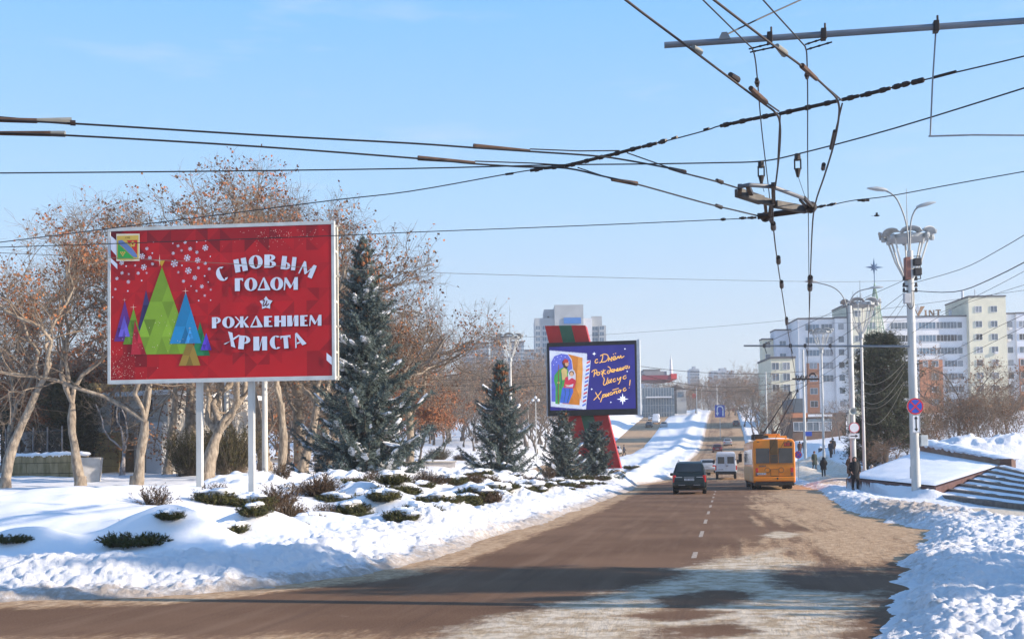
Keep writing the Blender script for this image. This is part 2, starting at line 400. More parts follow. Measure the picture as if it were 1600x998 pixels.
def ground_material(kind):
    m = bpy.data.materials.new(kind); m.use_nodes = True; t = m.node_tree; b = t.nodes['Principled BSDF']; L = t.links.new
    tc = t.nodes.new('ShaderNodeTexCoord')
    def noise(sc, det=6, rough=.55, stretch=None):
        n = t.nodes.new('ShaderNodeTexNoise'); n.inputs['Scale'].default_value = sc; n.inputs['Detail'].default_value = det; n.inputs['Roughness'].default_value = rough
        if stretch:
            mp = t.nodes.new('ShaderNodeMapping'); mp.inputs['Scale'].default_value = stretch
            L(tc.outputs['Object'], mp.inputs['Vector']); L(mp.outputs['Vector'], n.inputs['Vector'])
        else: L(tc.outputs['Object'], n.inputs['Vector'])
        return n.outputs['Fac']
    def attr(nm):
        a = t.nodes.new('ShaderNodeAttribute'); a.attribute_name = nm; return a.outputs['Fac']
    def math_(op, a, c, cl=False):
        n = t.nodes.new('ShaderNodeMath'); n.operation = op; n.use_clamp = cl
        for i, q in enumerate((a, c)):
            if isinstance(q, (int, float)): n.inputs[i].default_value = q
            else: L(q, n.inputs[i])
        return n.outputs[0]
    def mix(fac, a, c):
        n = t.nodes.new('ShaderNodeMixRGB')
        if isinstance(fac, (int, float)): n.inputs[0].default_value = fac
        else: L(fac, n.inputs[0])
        for i, q in ((1, a), (2, c)):
            if isinstance(q, tuple): n.inputs[i].default_value = (*q, 1)
            else: L(q, n.inputs[i])
        return n.outputs[0]
    def thr(x, a, c):
        n = t.nodes.new('ShaderNodeMapRange'); n.interpolation_type = 'SMOOTHSTEP'
        L(x, n.inputs['Value']); n.inputs['From Min'].default_value = a; n.inputs['From Max'].default_value = c
        return n.outputs['Result']
    if kind == 'snow':
        dirt = attr('dirt'); soil = attr('sand')
        dm = thr(math_('ADD', dirt, math_('MULTIPLY', math_('SUBTRACT', noise(5, 9, .75), .5), 2.0)), .30, 1.0)
        col = mix(math_('MULTIPLY', dm, .8), (.80, .81, .84), (.34, .26, .19))
        grit = thr(noise(34, 6, .8), .60, .72); col = mix(math_('MULTIPLY', math_('MULTIPLY', grit, thr(dirt, .05, .6)), .75), col, (.16, .12, .09))
        sm = thr(math_('ADD', soil, math_('MULTIPLY', math_('SUBTRACT', noise(1.7, 7, .65), .5), .9)), .40, .62)
        sandc = mix(thr(noise(3.0, 8, .7), .35, .65), (.50, .41, .30), (.74, .67, .57))
        col = mix(sm, col, sandc)
        L(col, b.inputs['Base Color']); b.inputs['Roughness'].default_value = .65; b.inputs['Specular IOR Level'].default_value = .25
        bp = t.nodes.new('ShaderNodeBump'); bp.inputs['Strength'].default_value = .8; bp.inputs['Distance'].default_value = .09
        rg = attr('rough')
        L(math_('MULTIPLY', noise(11, 9, .72), math_('ADD', .10, rg)), bp.inputs['Height']); L(bp.outputs['Normal'], b.inputs['Normal'])
    else:
        sand = attr('sand'); ice = attr('ice'); wet = attr('wet')
        grain = noise(42, 5, .8); big = noise(.35, 4, .5); streak = noise(1.0, 6, .6, (2.6, .22, 1))
        asph = mix(thr(big, .3, .7), (.118, .064, .037), (.185, .106, .064))
        asph = mix(math_('MULTIPLY', thr(streak, .45, .75), .45), asph, (.25, .16, .105))
        asph = mix(math_('MULTIPLY', thr(noise(1.0, 7, .65, (4.5, .13, 1)), .50, .72), .40), asph, (.085, .050, .034))
        asph = mix(math_('MULTIPLY', thr(noise(24, 5, .8), .60, .70), .55), asph, (.06, .036, .026))
        asph = mix(math_('MULTIPLY', wet, .6), asph, (.10, .072, .062))
        asph = mix(math_('MULTIPLY', thr(grain, .46, .66), .5), asph, (.27, .17, .11))
        sn = math_('ADD', math_('MULTIPLY', math_('SUBTRACT', noise(1.3, 9, .72, (2.2, .35, 1)), .5), 1.9), math_('MULTIPLY', math_('SUBTRACT', noise(7, 8, .75, (1.3, .6, 1)), .5), 1.1))
        sm = thr(math_('ADD', sand, sn), .25, .95)
        sandc = mix(thr(noise(5, 9, .75), .38, .62), (.37, .235, .13), (.60, .43, .28))
        dk = thr(math_('ADD', math_('MULTIPLY', noise(9, 8, .8), .6), math_('MULTIPLY', noise(1.0, 7, .7, (5, .35, 1)), .4)), .51, .62)
        sandc = mix(math_('MULTIPLY', dk, .7), sandc, (.15, .095, .062))
        col = mix(math_('MULTIPLY', sm, .92), asph, sandc)
        ic = math_('MULTIPLY', math_('SUBTRACT', noise(1.3, 9, .68, (.8, 1.1, 1)), .5), 1.3)
        im = thr(math_('ADD', ice, math_('ADD', ic, math_('MULTIPLY', math_('SUBTRACT', noise(6, 8, .75, (1.5, .8, 1)), .5), .9))), .40, .92)
        icec = mix(thr(noise(3.5, 8, .7), .38, .62), (.42, .32, .21), (.70, .61, .49))
        col = mix(math_('MULTIPLY', im, .88), col, icec)
        L(col, b.inputs['Base Color']); b.inputs['Specular IOR Level'].default_value = .12
        b.inputs['Roughness'].default_value = .9
        bp = t.nodes.new('ShaderNodeBump'); bp.inputs['Strength'].default_value = .9; bp.inputs['Distance'].default_value = .035
        hgt = math_('ADD', math_('MULTIPLY', grain, .25), math_('MULTIPLY', math_('ADD', sm, im), noise(7, 8, .7, (1.6, .6, 1))))
        L(hgt, bp.inputs['Height']); L(bp.outputs['Normal'], b.inputs['Normal'])
    MATS[kind] = m; return m
M_SNOW = ground_material('snow'); M_ROAD = ground_material('road')
def put_attr(o, name, val):
    a = o.data.attributes.new(name, 'FLOAT', 'POINT'); a.data.foreach_set('value', np.asarray(val, np.float32))
def polar_sheet():
    dens = np.linspace(-27.5, 27.5, 760)
    side = np.concatenate([np.linspace(-100, -28, 70)]); az = np.radians(np.concatenate([side, dens, -side[::-1]]))
    r = [3.0]
    while r[-1] < 130: r.append(r[-1]*(1.0045 if r[-1] > 42 else 1.0027 if r[-1] > 9 else 1.03))
    while r[-1] < 2400: r.append(r[-1]*1.03)
    r = np.array(r); A, Rr = np.meshgrid(az, r)
    ca, sa = np.cos(A), np.sin(A)
    X = Rr*(sa*math.cos(YAW)-ca*math.sin(YAW)); Y = Rr*(sa*math.sin(YAW)+ca*math.cos(YAW))
    return X.ravel(), Y.ravel(), len(r), len(az)
def grid_faces(nr, nc):
    i = np.arange((nr-1)*(nc-1)); a = (i//(nc-1))*nc+i % (nc-1)
    return np.stack([a, a+1, a+nc+1, a+nc], 1)
X, Y, nr, nc = polar_sheet()
H = snow_h(X, Y); Z = base(Y)+H
snow = npmesh('snow_ground', np.stack([X, Y, Z], 1), grid_faces(nr, nc), M_SNOW, smooth=True)
snow['kind'] = 'structure'
sl = left_s(X, Y); sr_ = X-XR(Y)
dirt = np.maximum((1-sst(sl, .1, 1.3))*(X < -2), 0)*.95+.50*(1-sst(sr_, .3, 2.6))*(X > 0)*sst(Y, 12, 18)
dirt = np.maximum(dirt, .95*np.exp(-((X-5.4)/2.0)**2-((Y-36)/8.5)**2))
dirt = np.maximum(dirt, .45*sst(sr_, 0, .4)*(1-sst(sr_, .6, 1.8))*(Y < 20))
dirt = np.maximum(dirt, .25*(1-sst(np.abs(X+16.0), .5, 1.6))*(Y > 80))
tan_ = np.exp(-((X-10.5)/3.8)**4-((Y-38.5)/3.4)**4)*.9
pv = .62*sst(X, 5.6, 6.4)*(1-sst(X, 10.5, 11.5))*sst(Y, 72, 78)*(1-sst(Y, 128, 150))
park_t = .42*sst(-X, 25, 27)*sst(Y, 44, 49)*(1-sst(Y, 53, 57))
plaza = .45*sst(X, 15, 17)*sst(Y, 58, 60)*(1-sst(Y, 63, 65))
put_attr(snow, 'dirt', dirt); put_attr(snow, 'sand', np.maximum(np.maximum(tan_, pv), np.maximum(park_t, plaza)))
put_attr(snow, 'rough', np.clip((1-sst(sl, 1.4, 2.6))*(X < -2)+(X > 0)*.8, 0, 1))

def road_sheet():
    ys = list(np.arange(-40, 6, 1.5)); y = 6.0
    while y < 150: ys.append(y); y *= 1.008
    while y < 1200: ys.append(y); y *= 1.03
    xs = np.concatenate([np.linspace(-70, -24, 24), np.arange(-23, -8, .5), np.arange(-8, 7.01, .16), np.linspace(7.5, 60, 26)])
    X, Y = np.meshgrid(xs, np.array(ys)); return X.ravel(), Y.ravel(), len(ys), len(xs)
X, Y, nr, nc = road_sheet()
road = npmesh('road', np.stack([X, Y, base(Y)], 1), grid_faces(nr, nc), M_ROAD, smooth=True)
road['kind'] = 'structure'
sl = -left_s(X, Y); sr_ = XR(Y)-X
sand = 1.05*(1-sst(sl, .25, 1.25))*(X < 2)
sand = np.maximum(sand, (1-sst(sr_, 1.0, 4.2))*1.05*(X > -3)*sst(Y, 15, 24))
sand = np.maximum(sand, .75*np.exp(-((X-2.6)/1.3)**2)*sst(Y, 20, 26)*(1-sst(Y, 62, 75)))
sand = np.maximum(sand, .66*sst(Y, 88, 108)*(1-sst(np.abs(X+1), 3.5, 5)*0))
sand = np.maximum(sand, .50*(X < -14)*(Y > 40))
sand = np.maximum(sand, .95*(1-sst(Y, 10.0, 12.0))*(1-sst(np.abs(X+5.2), 1.5, 3.5)))
# packed ice left on the near right of the carriageway
def spot(x0, y0, rx, ry, a=0.0):
    c, s_ = math.cos(a), math.sin(a); u = (X-x0)*c+(Y-y0)*s_; v = -(X-x0)*s_+(Y-y0)*c
    return np.exp(-((u/rx)**2+(v/ry)**2)**1.5)
def poly_dist(P):
    """signed distance to a closed outline on the ground, positive inside"""
    d = np.full(X.shape, 1e9); n = len(P)
    for k in range(n):
        (ax, ay), (bx, by) = P[k], P[(k+1) % n]; t_ = np.clip(((X-ax)*(bx-ax)+(Y-ay)*(by-ay))/((bx-ax)**2+(by-ay)**2+1e-9), 0, 1)
        d = np.minimum(d, np.hypot(X-ax-(bx-ax)*t_, Y-ay-(by-ay)*t_))
    return np.where(inpoly(X, Y, P), d, -d)
gp = lambda L_: [tuple(gz(px, py, 0).xy) for px, py in L_]
icy = gp([(1243, 852), (1205, 858), (1120, 872), (1075, 882), (1030, 888), (1068, 896), (1010, 908), (985, 916), (915, 930), (830, 948), (740, 968), (650, 998), (560, 1040), (1300, 1060), (1345, 985), (1395, 915), (1330, 925), (1240, 918), (1215, 895), (1282, 880), (1225, 868)])
hole = gp([(1020, 935), (1110, 920), (1180, 925), (1160, 940), (1060, 948)]); hole2 = gp([(960, 962), (1060, 950), (1150, 955), (1060, 968)]); hole3 = gp([(1000, 985), (1150, 970), (1180, 985), (1020, 1010)])
pd_ = poly_dist(icy); ice = .50+np.clip(pd_/1.0, -1.2, .55)
for h_ in (hole, hole2, hole3): ice = ice-.75*np.clip(.6+poly_dist(h_)/.4, 0, 1)
ice = np.maximum.reduce([ice, .62+np.clip(poly_dist(gp([(1188, 836), (1215, 829), (1255, 834), (1225, 843)]))/.5, -1.2, .4), .5*spot(-1.4, 11.2, 2.4, 2.0, .3), .45*spot(2.7, 56, .7, 6), .3*spot(-5.0, 12.6, 2.6, .5)])
wet = np.maximum(.8*np.exp(-((X-.9)/1.5)**2-((Y-18)/2.2)**2), .5*(Y > 250))
trk = fbm(X*3.1+Y*.10, Y*.05, .55, 2, 300)
sand = sand+.40*trk*(X > -.2)*sst(Y, 14, 20)*(1-sst(Y, 60, 75))-.10*(X < -3)+.35*fbm(X, Y*.35, 1.3, 3, 310)*(sand > .15)
put_attr(road, 'sand', sand); put_attr(road, 'ice', ice); put_attr(road, 'wet', wet)
M_MARK = mat('worn_road_paint', (.36, .29, .23), .85, var=.45, scale=14)
mk = MB()
for i in range(9):
    y0 = 20.4+i*5.85; 
    if i in (0,): y1 = y0+1.4
    else: y1 = y0+2.3
    x = -.56; w = .045
    mk.add([(x-w, y0, .004), (x+w, y0, .004), (x+w, y1, .004), (x-w, y1, .004)], [(0, 1, 2, 3)])
mk.build('road_marking', M_MARK, kind='structure')
# ================================================================== BILLBOARDS
M_STEEL = mat('painted_steel', (.52, .55, .55), .5, .1, .12, 3)
M_WPAINT = mat('white_pole_paint', (.50, .51, .50), .55, 0, .16, 2.5, stretch=(1, 1, .25))
M_RUST = mat('rusty_steel', (.22, .17, .14), .7, .1, .35, 5)
M_DARK = mat('dark_metal', (.035, .035, .04), .55, .2, .3, 8)
M_BLACKF = mat('black_frame', (.012, .012, .014), .5, 0, .3, 5)
def panel_frame(bl, br, tl):
    ux = Vector((br.x-bl.x, br.y-bl.y, 0)); w = ux.length; ux.normalize(); h = tl.z-bl.z
    return math.atan2(ux.y, ux.x), w, h
class Layers:
    """flat printed shapes on a panel: x to the right, z up, each layer a few tenths of a millimetre further out"""
    def __init__(s, parent): s.p = parent; s.y = -0.004
    def put(s, name, polys, m, mi=None, step=0.0016):
        b = MB(); 
        for i, P in enumerate(polys):
            b.add([(x, s.y-(i % 9)*.00012, z) for x, z in P], [tuple(range(len(P)))], mi[i] if mi else 0)
        s.y -= step
        return b.build(name, m, s.p, fix=False)
def ngon(cx, cy, r, n, a0=0.0, sq=1.0):
    return [(cx+r*math.cos(a0+2*math.pi*i/n), cy+r*sq*math.sin(a0+2*math.pi*i/n)) for i in range(n)]
def star(cx, cy, ro, ri, n, a0=math.pi/2):
    return [(cx+(ro if i % 2 == 0 else ri)*math.cos(a0+math.pi*i/n), cy+(ro if i % 2 == 0 else ri)*math.sin(a0+math.pi*i/n)) for i in range(2*n)]
def ribbon(pts, w):
    """quads along a polyline, mitred so that they share their edges; w may taper"""
    n = len(pts); L = []; Rr = []
    for i, p in enumerate(pts):
        a = pts[max(i-1, 0)]; c = pts[min(i+1, n-1)]
        dx, dy = c[0]-a[0], c[1]-a[1]; l = math.hypot(dx, dy) or 1e-6
        ww = (w[i] if hasattr(w, '__len__') else w)/2
        L.append((p[0]-dy/l*ww, p[1]+dx/l*ww)); Rr.append((p[0]+dy/l*ww, p[1]-dx/l*ww))
    return [[Rr[i], Rr[i+1], L[i+1], L[i]] for i in range(n-1)]
def smooth_pts(P, k=4):
    out = []; n = len(P)
    for i in range(n-1):
        p0, p1, p2, p3 = P[max(i-1, 0)], P[i], P[i+1], P[min(i+2, n-1)]
        for j in range(k):
            t = j/k; t2, t3 = t*t, t*t*t
            out.append(tuple(.5*((2*p1[a])+(-p0[a]+p2[a])*t+(2*p0[a]-5*p1[a]+4*p2[a]-p3[a])*t2+(-p0[a]+3*p1[a]-3*p2[a]+p3[a])*t3) for a in (0, 1)))
    out.append(P[-1]); return out

# ---- art-deco capitals: polygons in a box of height 1
def ring(w, t0, t1, a0=0, a1=2*math.pi, n=22, sh=0.0):
    P = []
    for i in range(n):
        q = []
        for a, k in ((a0+(a1-a0)*i/n, 0), (a0+(a1-a0)*(i+1)/n, 0), (a0+(a1-a0)*(i+1)/n, 1), (a0+(a1-a0)*i/n, 1)):
            if k == 0: q.append((w/2+w/2*math.cos(a), .5+.5*math.sin(a)))
            else: q.append((w/2+sh+(w/2-t0)*math.cos(a), .5+(.5-t1)*math.sin(a)))
        P.append(q)
    return P
def rect(x0, z0, x1, z1): return [(x0, z0), (x1, z0), (x1, z1), (x0, z1)]
def halfbowl(x0, x1, z0, z1, t, n=10):          # the bowl of B, P: a half ring to the right
    P = []; c = (z0+z1)/2; r = (z1-z0)/2
    for i in range(n):
        a, b = -math.pi/2+math.pi*i/n, -math.pi/2+math.pi*(i+1)/n
        P.append([(x0+(x1-x0)*math.cos(a), c+r*math.sin(a)), (x0+(x1-x0)*math.cos(b), c+r*math.sin(b)),
                  (x0+(x1-x0-t)*math.cos(b), c+(r-.09)*math.sin(b)), (x0+(x1-x0-t)*math.cos(a), c+(r-.09)*math.sin(a))])
    return P
FT = .40
GLYPH = {
 'Н': (.98, [rect(0, 0, FT, 1), rect(FT, .40, .58, .57), rect(.58, 0, .98, 1)]),
 'О': (1.0, ring(1.0, .34, .08)),
 'В': (.86, [rect(0, 0, FT, 1)]+halfbowl(FT, .80, .53, 1, .28)+halfbowl(FT, .86, 0, .53, .30)),
 'Ы': (1.12, [rect(0, 0, FT-.02, 1)]+halfbowl(FT-.02, .72, 0, .55, .22)+[rect(.80, 0, 1.12, 1)]),
 'М': (1.15, [[(0, 0), (.10, 0), (.16, .62), (.14, 1), (.08, 1)], [(.14, 1), (.16, .62), (.48, .12), (.62, .34), (.24, 1)], [(.62, .34), (.48, .12), (.56, .12), (.80, .55), (.80, .72)], [(.80, 0), (1.15, 0), (1.15, 1), (.90, 1), (.80, .72)]]),
 'Г': (.66, [rect(0, 0, FT, 1), rect(FT, .86, .66, 1), [(.58, .76), (.66, .76), (.66, .86), (.58, .86)]]),
 'Д': (.98, [rect(0, 0, .98, .13), [(.02, .13), (.14, .13), (.46, .82), (.42, .98)], [(.58, .13), (.96, .13), (.52, 1.02), (.42, .98), (.46, .82)]]),
 'Р': (.82, [rect(0, 0, FT, 1)]+halfbowl(FT, .82, .42, 1, .28)),
 'Ж': (1.16, [rect(.46, 0, .72, 1), [(0, 0), (.20, 0), (.46, .40), (.46, .60), (.40, .52)], [(.04, 1), (.16, 1), (.46, .60), (.40, .52)], [(.72, .60), (.72, .40), (.90, 0), (1.16, 0), (.80, .54)], [(.72, .60), (.80, .54), (1.10, .93), (1.02, 1)]]),
 'Е': (.72, [rect(0, 0, FT, 1), rect(FT, 0, .72, .12), rect(FT, .44, .60, .56), rect(FT, .88, .70, 1)]),
 'И': (.95, [rect(0, 0, FT, 1), [(FT, 0), (FT, .18), (.61, 1), (.61, .80)], rect(.61, 0, .95, 1)]),
 'Х': (.98, [[(.02, 1), (.36, 1), (.60, .50), (.42, .36)], [(.42, .36), (.60, .50), (.92, 0), (.58, 0)], [(.60, .50), (.52, .62), (.84, 1), (.98, 1)], [(.42, .36), (.48, .44), (.12, 0), (0, 0)]]),
 'С': (.86, ring(1.0, .38, .06, math.pi*.28, math.pi*1.72)),
 'Т': (.80, [rect(.23, 0, .57, .86), rect(0, .86, .80, 1), rect(0, .76, .07, .86), rect(.73, .76, .80, .86)]),
 'А': (1.0, [[(.0, 0), (.12, 0), (.42, .78), (.40, 1)], [(.62, 0), (1.0, 0), (.56, 1.04), (.40, 1), (.42, .78)], [(.24, .22), (.545, .22), (.51, .34), (.28, .34)]]),
}
def letter(ch, cx, cy, h, rot=0.0, wf=1.0):
    """cx, cy: centre; h: height; wf: width factor"""
    w, P = GLYPH[ch]; c, s = math.cos(rot), math.sin(rot); out = []
    for q in P:
        o = []
        for x, z in q:
            x, z = (x-w/2)*h*wf, (z-.5)*h
            o.append((cx+x*c-z*s, cy+x*s+z*c))
        out.append(o)
    return out

# ================================================================== the large red billboard
bl, br, tl = at(168, 600, 29.3), at(524, 598, 28.75), at(168, 356.5, 29.3)
rz, W, Hh = panel_frame(bl, br, tl)
rb = thing('billboard', 'large red New Year billboard with coloured paper trees on two white posts', 'billboard', (bl.x, bl.y, 0.9), rz)
zb = bl.z-0.9
def pu(x, y):                                   # from a tracing grid of the poster to metres on the panel
    u = (x-70)/1306; yt = 85-35*u; yb = 945-5*u
    return (.085+u*(W-.17), zb+.10+(yb-y)/(yb-yt)*(Hh-.19))
SC = (W-.17)/1306
# frame
b = MB(); T = .11; DP = .46
b.box((W/2, .05, zb+.05), (W, .12, .10)); b.box((W/2, .05, zb+Hh-.045), (W, .12, .09))
b.box((.04, .05, zb+Hh/2), (.08, .12, Hh-.19)); b.box((W-.04, .05, zb+Hh/2), (.08, .12, Hh-.19))
b.build('frame', M_STEEL, rb, bevel=.008)
b = MB()                                         # the steel lattice behind the sheet, open at its side
for x in (.06, W-.06):
    b.bar((x, DP, zb+.02), (x, DP, zb+Hh-.02), .07)
    for i in range(7):
        z = zb+.08+i*(Hh-.16)/6; b.bar((x, .115, z), (x, DP-.03, z), .05)
        if i in (0, 2, 4, 6): b.bar((x+.03, DP*.6, z-.03), (x+.13, DP*.6, z+.02), .04)
for i in range(7): b.bar((.1, DP, zb+.08+i*(Hh-.16)/6), (W-.1, DP, zb+.08+i*(Hh-.16)/6), .05)
for i in range(1, 6): b.bar((i*W/6, .14, zb+.08), (i*W/6, .14, zb+Hh-.08), .05)
b.build('support_lattice', mat('cream_steel', (.60, .56, .47), .6, 0, .15, 4), rb)
b = MB(); b.box((W/2, .085, zb+Hh/2), (W-.17, .03, Hh-.2)); b.build('back_sheet', mat('back_sheet', (.35, .35, .35), .6), rb)
for x, px, D in ((at(307, 700, 29.2), 308, 29.2), (at(387, 700, 29.0), 388, 29.0)):
    lp = at(px, 600, D); v = Vector((lp.x-bl.x, lp.y-bl.y, 0)); lx = v.x*math.cos(rz)+v.y*math.sin(rz)
    g = ground(lp.x, lp.y)-.9
    p = MB(); p.box((lx, .30, (zb+.1+g-.5)/2), (.15, .15, zb+.1-g+.5)); p.build('post', M_WPAINT, rb, bevel=.012)
# printed sheet: a lattice of red triangles
rnd = random.Random(7)
REDS = [mat('poster_red_%s' % n, c, .38, 0, .10, 1.2, spec=.35) for n, c in (('bright', (.47, .008, .014)), ('mid', (.40, .007, .013)), ('deep', (.31, .006, .012)), ('dark', (.21, .005, .011)), ('maroon', (.11, .005, .012)))]
ly = Layers(rb)
polys = []; mi = []; nx, ny = 18, 12
for i in range(nx):
    for j in range(ny):
        x0, x1 = 70+i*1306/nx, 70+(i+1)*1306/nx; f = lambda u, v: pu(x0+(x1-x0)*u, (85-35*((x0+(x1-x0)*u-70)/1306))+(j+v)/ny*(860+30*((x0+(x1-x0)*u-70)/1306)))
        A, B, C_, D_ = f(0, 0), f(1, 0), f(1, 1), f(0, 1)
        edge = 1.6*max(0, .16-j/ny)*5+(1.2 if (i < 3 and j > 9) or (i > 15 and j > 9) or (i < 2 and j < 4) else 0)
        k = lambda: int(min(4, max(0, rnd.choice((0, 0, 1, 1, 1, 2, 2, 3))*.8+edge)))
        if (i+j) % 2: polys += [[A, B, C_], [A, C_, D_]]
        else: polys += [[A, B, D_], [B, C_, D_]]
        mi += [k(), k()]
b = MB()
for P, q in zip(polys, mi): b.add([(x, -.001, z) for x, z in P][::-1], [(0, 1, 2)], q)
poster = b.build('poster', REDS, rb, fix=False)
ly.p = rb
def pm(n, c): return mat('print_'+n, c, .38, 0, .07, 2.0, spec=.35)
W_PR = pm('white', (.62, .68, .80)); 
# paper trees: apex, left foot, right foot
TREES = [((282, 425), (225, 690), (345, 690), 'navy', (.045, .035, .14)), ((155, 488), (90, 722), (215, 722), 'violet', (.13, .03, .22)), ((208, 530), (145, 740), (262, 740), 'lime', (.17, .33, .03)),
         ((378, 292), (195, 800), (560, 800), 'green', (.22, .38, .03)), ((604, 615), (555, 812), (663, 812), 'emerald', (.02, .22, .08)), ((545, 690), (478, 868), (606, 868), 'ochre', (.34, .22, .04)), ((520, 440), (424, 740), (612, 740), 'azure', (.02, .25, .52)), 
         ((152, 572), (117, 696), (187, 696), 'lilac', (.16, .12, .62)), ((216, 602), (192, 800), (285, 800), 'crimson', (.48, .02, .04)),
         ((545, 655), (515, 740), (577, 740), 'sky', (.06, .38, .80)), ((642, 680), (608, 780), (673, 780), 'indigo', (.10, .05, .50))]
for ap, lf, rf, nm, c in TREES:
    c = np.array(c); ms = [pm('%s_%d' % (nm, k), tuple(c*f)) for k, f in enumerate((1.0, .78, 1.2, .6))]
    P = []; I = []; n = 5 if nm == 'green' else 3; r2 = random.Random(len(nm))
    row = lambda t: [(ap[0]+((lf[0]+(rf[0]-lf[0])*k/max(1, t))-ap[0])*t/n, ap[1]+(lf[1]-ap[1])*t/n) for k in range(t+1)] if t else [ap]
    for t in range(n):
        a_, b_ = row(t), row(t+1)
        for k in range(t+1): P.append([pu(*b_[k]), pu(*b_[k+1]), pu(*a_[k])]); I.append(r2.choice((0, 0, 1, 2)) if t < n-1 else r2.choice((0, 1, 3)))
        for k in range(t): P.append([pu(*a_[k]), pu(*b_[k+1]), pu(*a_[k+1])]); I.append(r2.choice((0, 1, 3)))
    bb = MB()
    for q, i_ in zip(P, I): bb.add([(x, ly.y, z) for x, z in q], [(0, 1, 2)], i_)
    bb.build('printed_tree', ms, rb, fix=False); ly.y -= .0016
ly.put('printed_tree_top', [[pu(356, 255), pu(378, 292), pu(398, 255)]], pm('gold', (.55, .33, .03)))
# glitter, stars, snowflakes
P = []
for (x, y, r) in [(365, 255, 26), (155, 483, 9), (208, 526, 15), (520, 435, 16), (545, 652, 8)]: P.append(star(*pu(x, y), r*SC*1.4, r*SC*.14, 4))
for i in range(330):
    t = rnd.random()
    if t < .5: x, y = 75+abs(rnd.gauss(0, 95)), 945-abs(rnd.gauss(60, 90))
    elif t < .85: x, y = rnd.gauss(1080, 130), 80+abs(rnd.gauss(0, 55))
    else: x, y = rnd.uniform(200, 560), rnd.uniform(560, 790)
    if 78 < x < 1370 and 70 < y < 938: P.append(ngon(*pu(x, y), rnd.choice((.8, 1.2, 1.6, 2.3))*SC, 5))
ly.put('glitter_pattern', P, pm('glitter', (.75, .60, .50)))
P = []
FL = [(289, 187, 10), (261, 231, 17), (307, 241, 12), (271, 295, 18), (323, 276, 9), (237, 329, 10), (288, 328, 7), (180, 334, 7), (140, 327, 10), (109, 359, 10), (178, 379, 11), (100, 421, 8), (83, 467, 6), (219, 284, 7), (138, 268, 14),
      (518, 151, 10), (476, 172, 9), (548, 190, 12), (497, 199, 8), (447, 215, 10), (588, 210, 10), (638, 184, 18), (530, 242, 20), (593, 257, 17), (454, 274, 22), (638, 275, 10), (537, 317, 20), (597, 301, 9), (661, 308, 9), (575, 359, 14), (508, 378, 10), (477, 326, 8),
      (617, 410, 12), (585, 435, 8), (670, 429, 7), (634, 463, 8), (598, 492, 5), (669, 490, 4), (640, 144, 4), (445, 157, 4), (587, 150, 4), (329, 150, 4), (322, 213, 5), (258, 372, 5), (165, 288, 5), (175, 432, 5), (499, 286, 5), (634, 349, 5), (655, 385, 4), (553, 407, 4), (668, 235, 4)]
for x, y, r in FL:
    cx, cz = pu(x, y); rr = r*SC
    if r < 6: P.append(ngon(cx, cz, rr, 6)); continue
    for k in range(6):
        a = math.pi/3*k+.26
        P += ribbon([(cx+rr*.12*math.cos(a), cz+rr*.12*math.sin(a)), (cx+rr*math.cos(a), cz+rr*math.sin(a))], rr*(.24 if r < 15 else .2))
        if r > 8:
            q = (cx+rr*.62*math.cos(a), cz+rr*.62*math.sin(a))
            for da in (.9, -.9): P += ribbon([q, (q[0]+rr*.36*math.cos(a+da), q[1]+rr*.36*math.sin(a+da))], rr*.17)
    if r in (10, 20, 18, 12): P.append(ngon(cx, cz, rr*.36, 6))
ly.put('snowflake_pattern', P, W_PR)
# corner flashes
ly.put('corner_flash_print', [[pu(72, 110), pu(118, 150), pu(118, 240), pu(72, 190)], [pu(72, 240), pu(112, 275), pu(112, 305), pu(72, 265)], [pu(1347, 806), pu(1377, 832), pu(1377, 878), pu(1347, 850)]], W_PR)
# town arms
E0 = lambda x, y: pu(70+(x-60)*.455, 95+(y-95)*.455+(-22))     # tracing grid of the enlarged badge
bx = lambda x0, y0, x1, y1: [pu(x0, y1), pu(x1, y1), pu(x1, y0), pu(x0, y0)]
ly.put('badge_glow', [bx(106, 100, 246, 258)], pm('glow', (.72, .66, .52)))
ly.put('badge_gold', [[pu(110, 248), pu(150, 254), pu(176, 252), pu(200, 254), pu(240, 246), pu(240, 108), pu(110, 112)]], pm('badgegold', (.60, .42, .08)))
ly.put('badge_red', [[pu(168, 138), pu(232, 136), pu(232, 222)]], pm('badgered', (.50, .02, .02)))
ly.put('badge_green', [[pu(116, 158), pu(214, 244), pu(116, 246)]], pm('badgegreen', (.03, .33, .06)))
ly.put('badge_river', [[pu(118, 140), pu(140, 136), pu(178, 165), pu(205, 190), pu(232, 226), pu(232, 240), pu(205, 232), pu(175, 205), pu(150, 180), pu(120, 158)]], pm('badgeblue', (.12, .20, .42)))
cg = pu(205, 160); P = []
for k in range(10):
    a, b_ = 2*math.pi*k/10, 2*math.pi*(k+1)/10
    f = lambda r, t: (cg[0]+r*SC*math.cos(t), cg[1]+r*SC*math.sin(t))
    P.append([f(6, a), f(14 if k % 2 else 18, a), f(14 if k % 2 else 18, b_), f(6, b_)])
P += [ngon(*pu(145+dx, 208+dy), 5*SC, 6) for dx, dy in ((-12, 0), (0, 0), (12, 0), (-6, 9), (6, 9), (0, 18))]
ly.put('badge_gear_print', P, pm('badgegold', (.60, .42, .08)))
DG = {'1': [[(.2, .75), (.5, 1), (.5, 0)]], '7': [[(0, 1), (.8, 1), (.3, 0)]], '9': [[(.75, .55), (.1, .55), (.1, 1), (.75, 1), (.75, .3), (.4, 0)]], '2': [[(.05, .8), (.3, 1), (.75, .85), (.6, .5), (.05, 0), (.8, 0)]]}
P = []
for i, ch in enumerate('1792'):
    for st in DG[ch]: P += ribbon([pu(160+i*8+x*7, 128-z*9) for x, z in st], 2.0*SC)
ly.put('badge_year_print', P, pm('ink', (.06, .03, .02)))
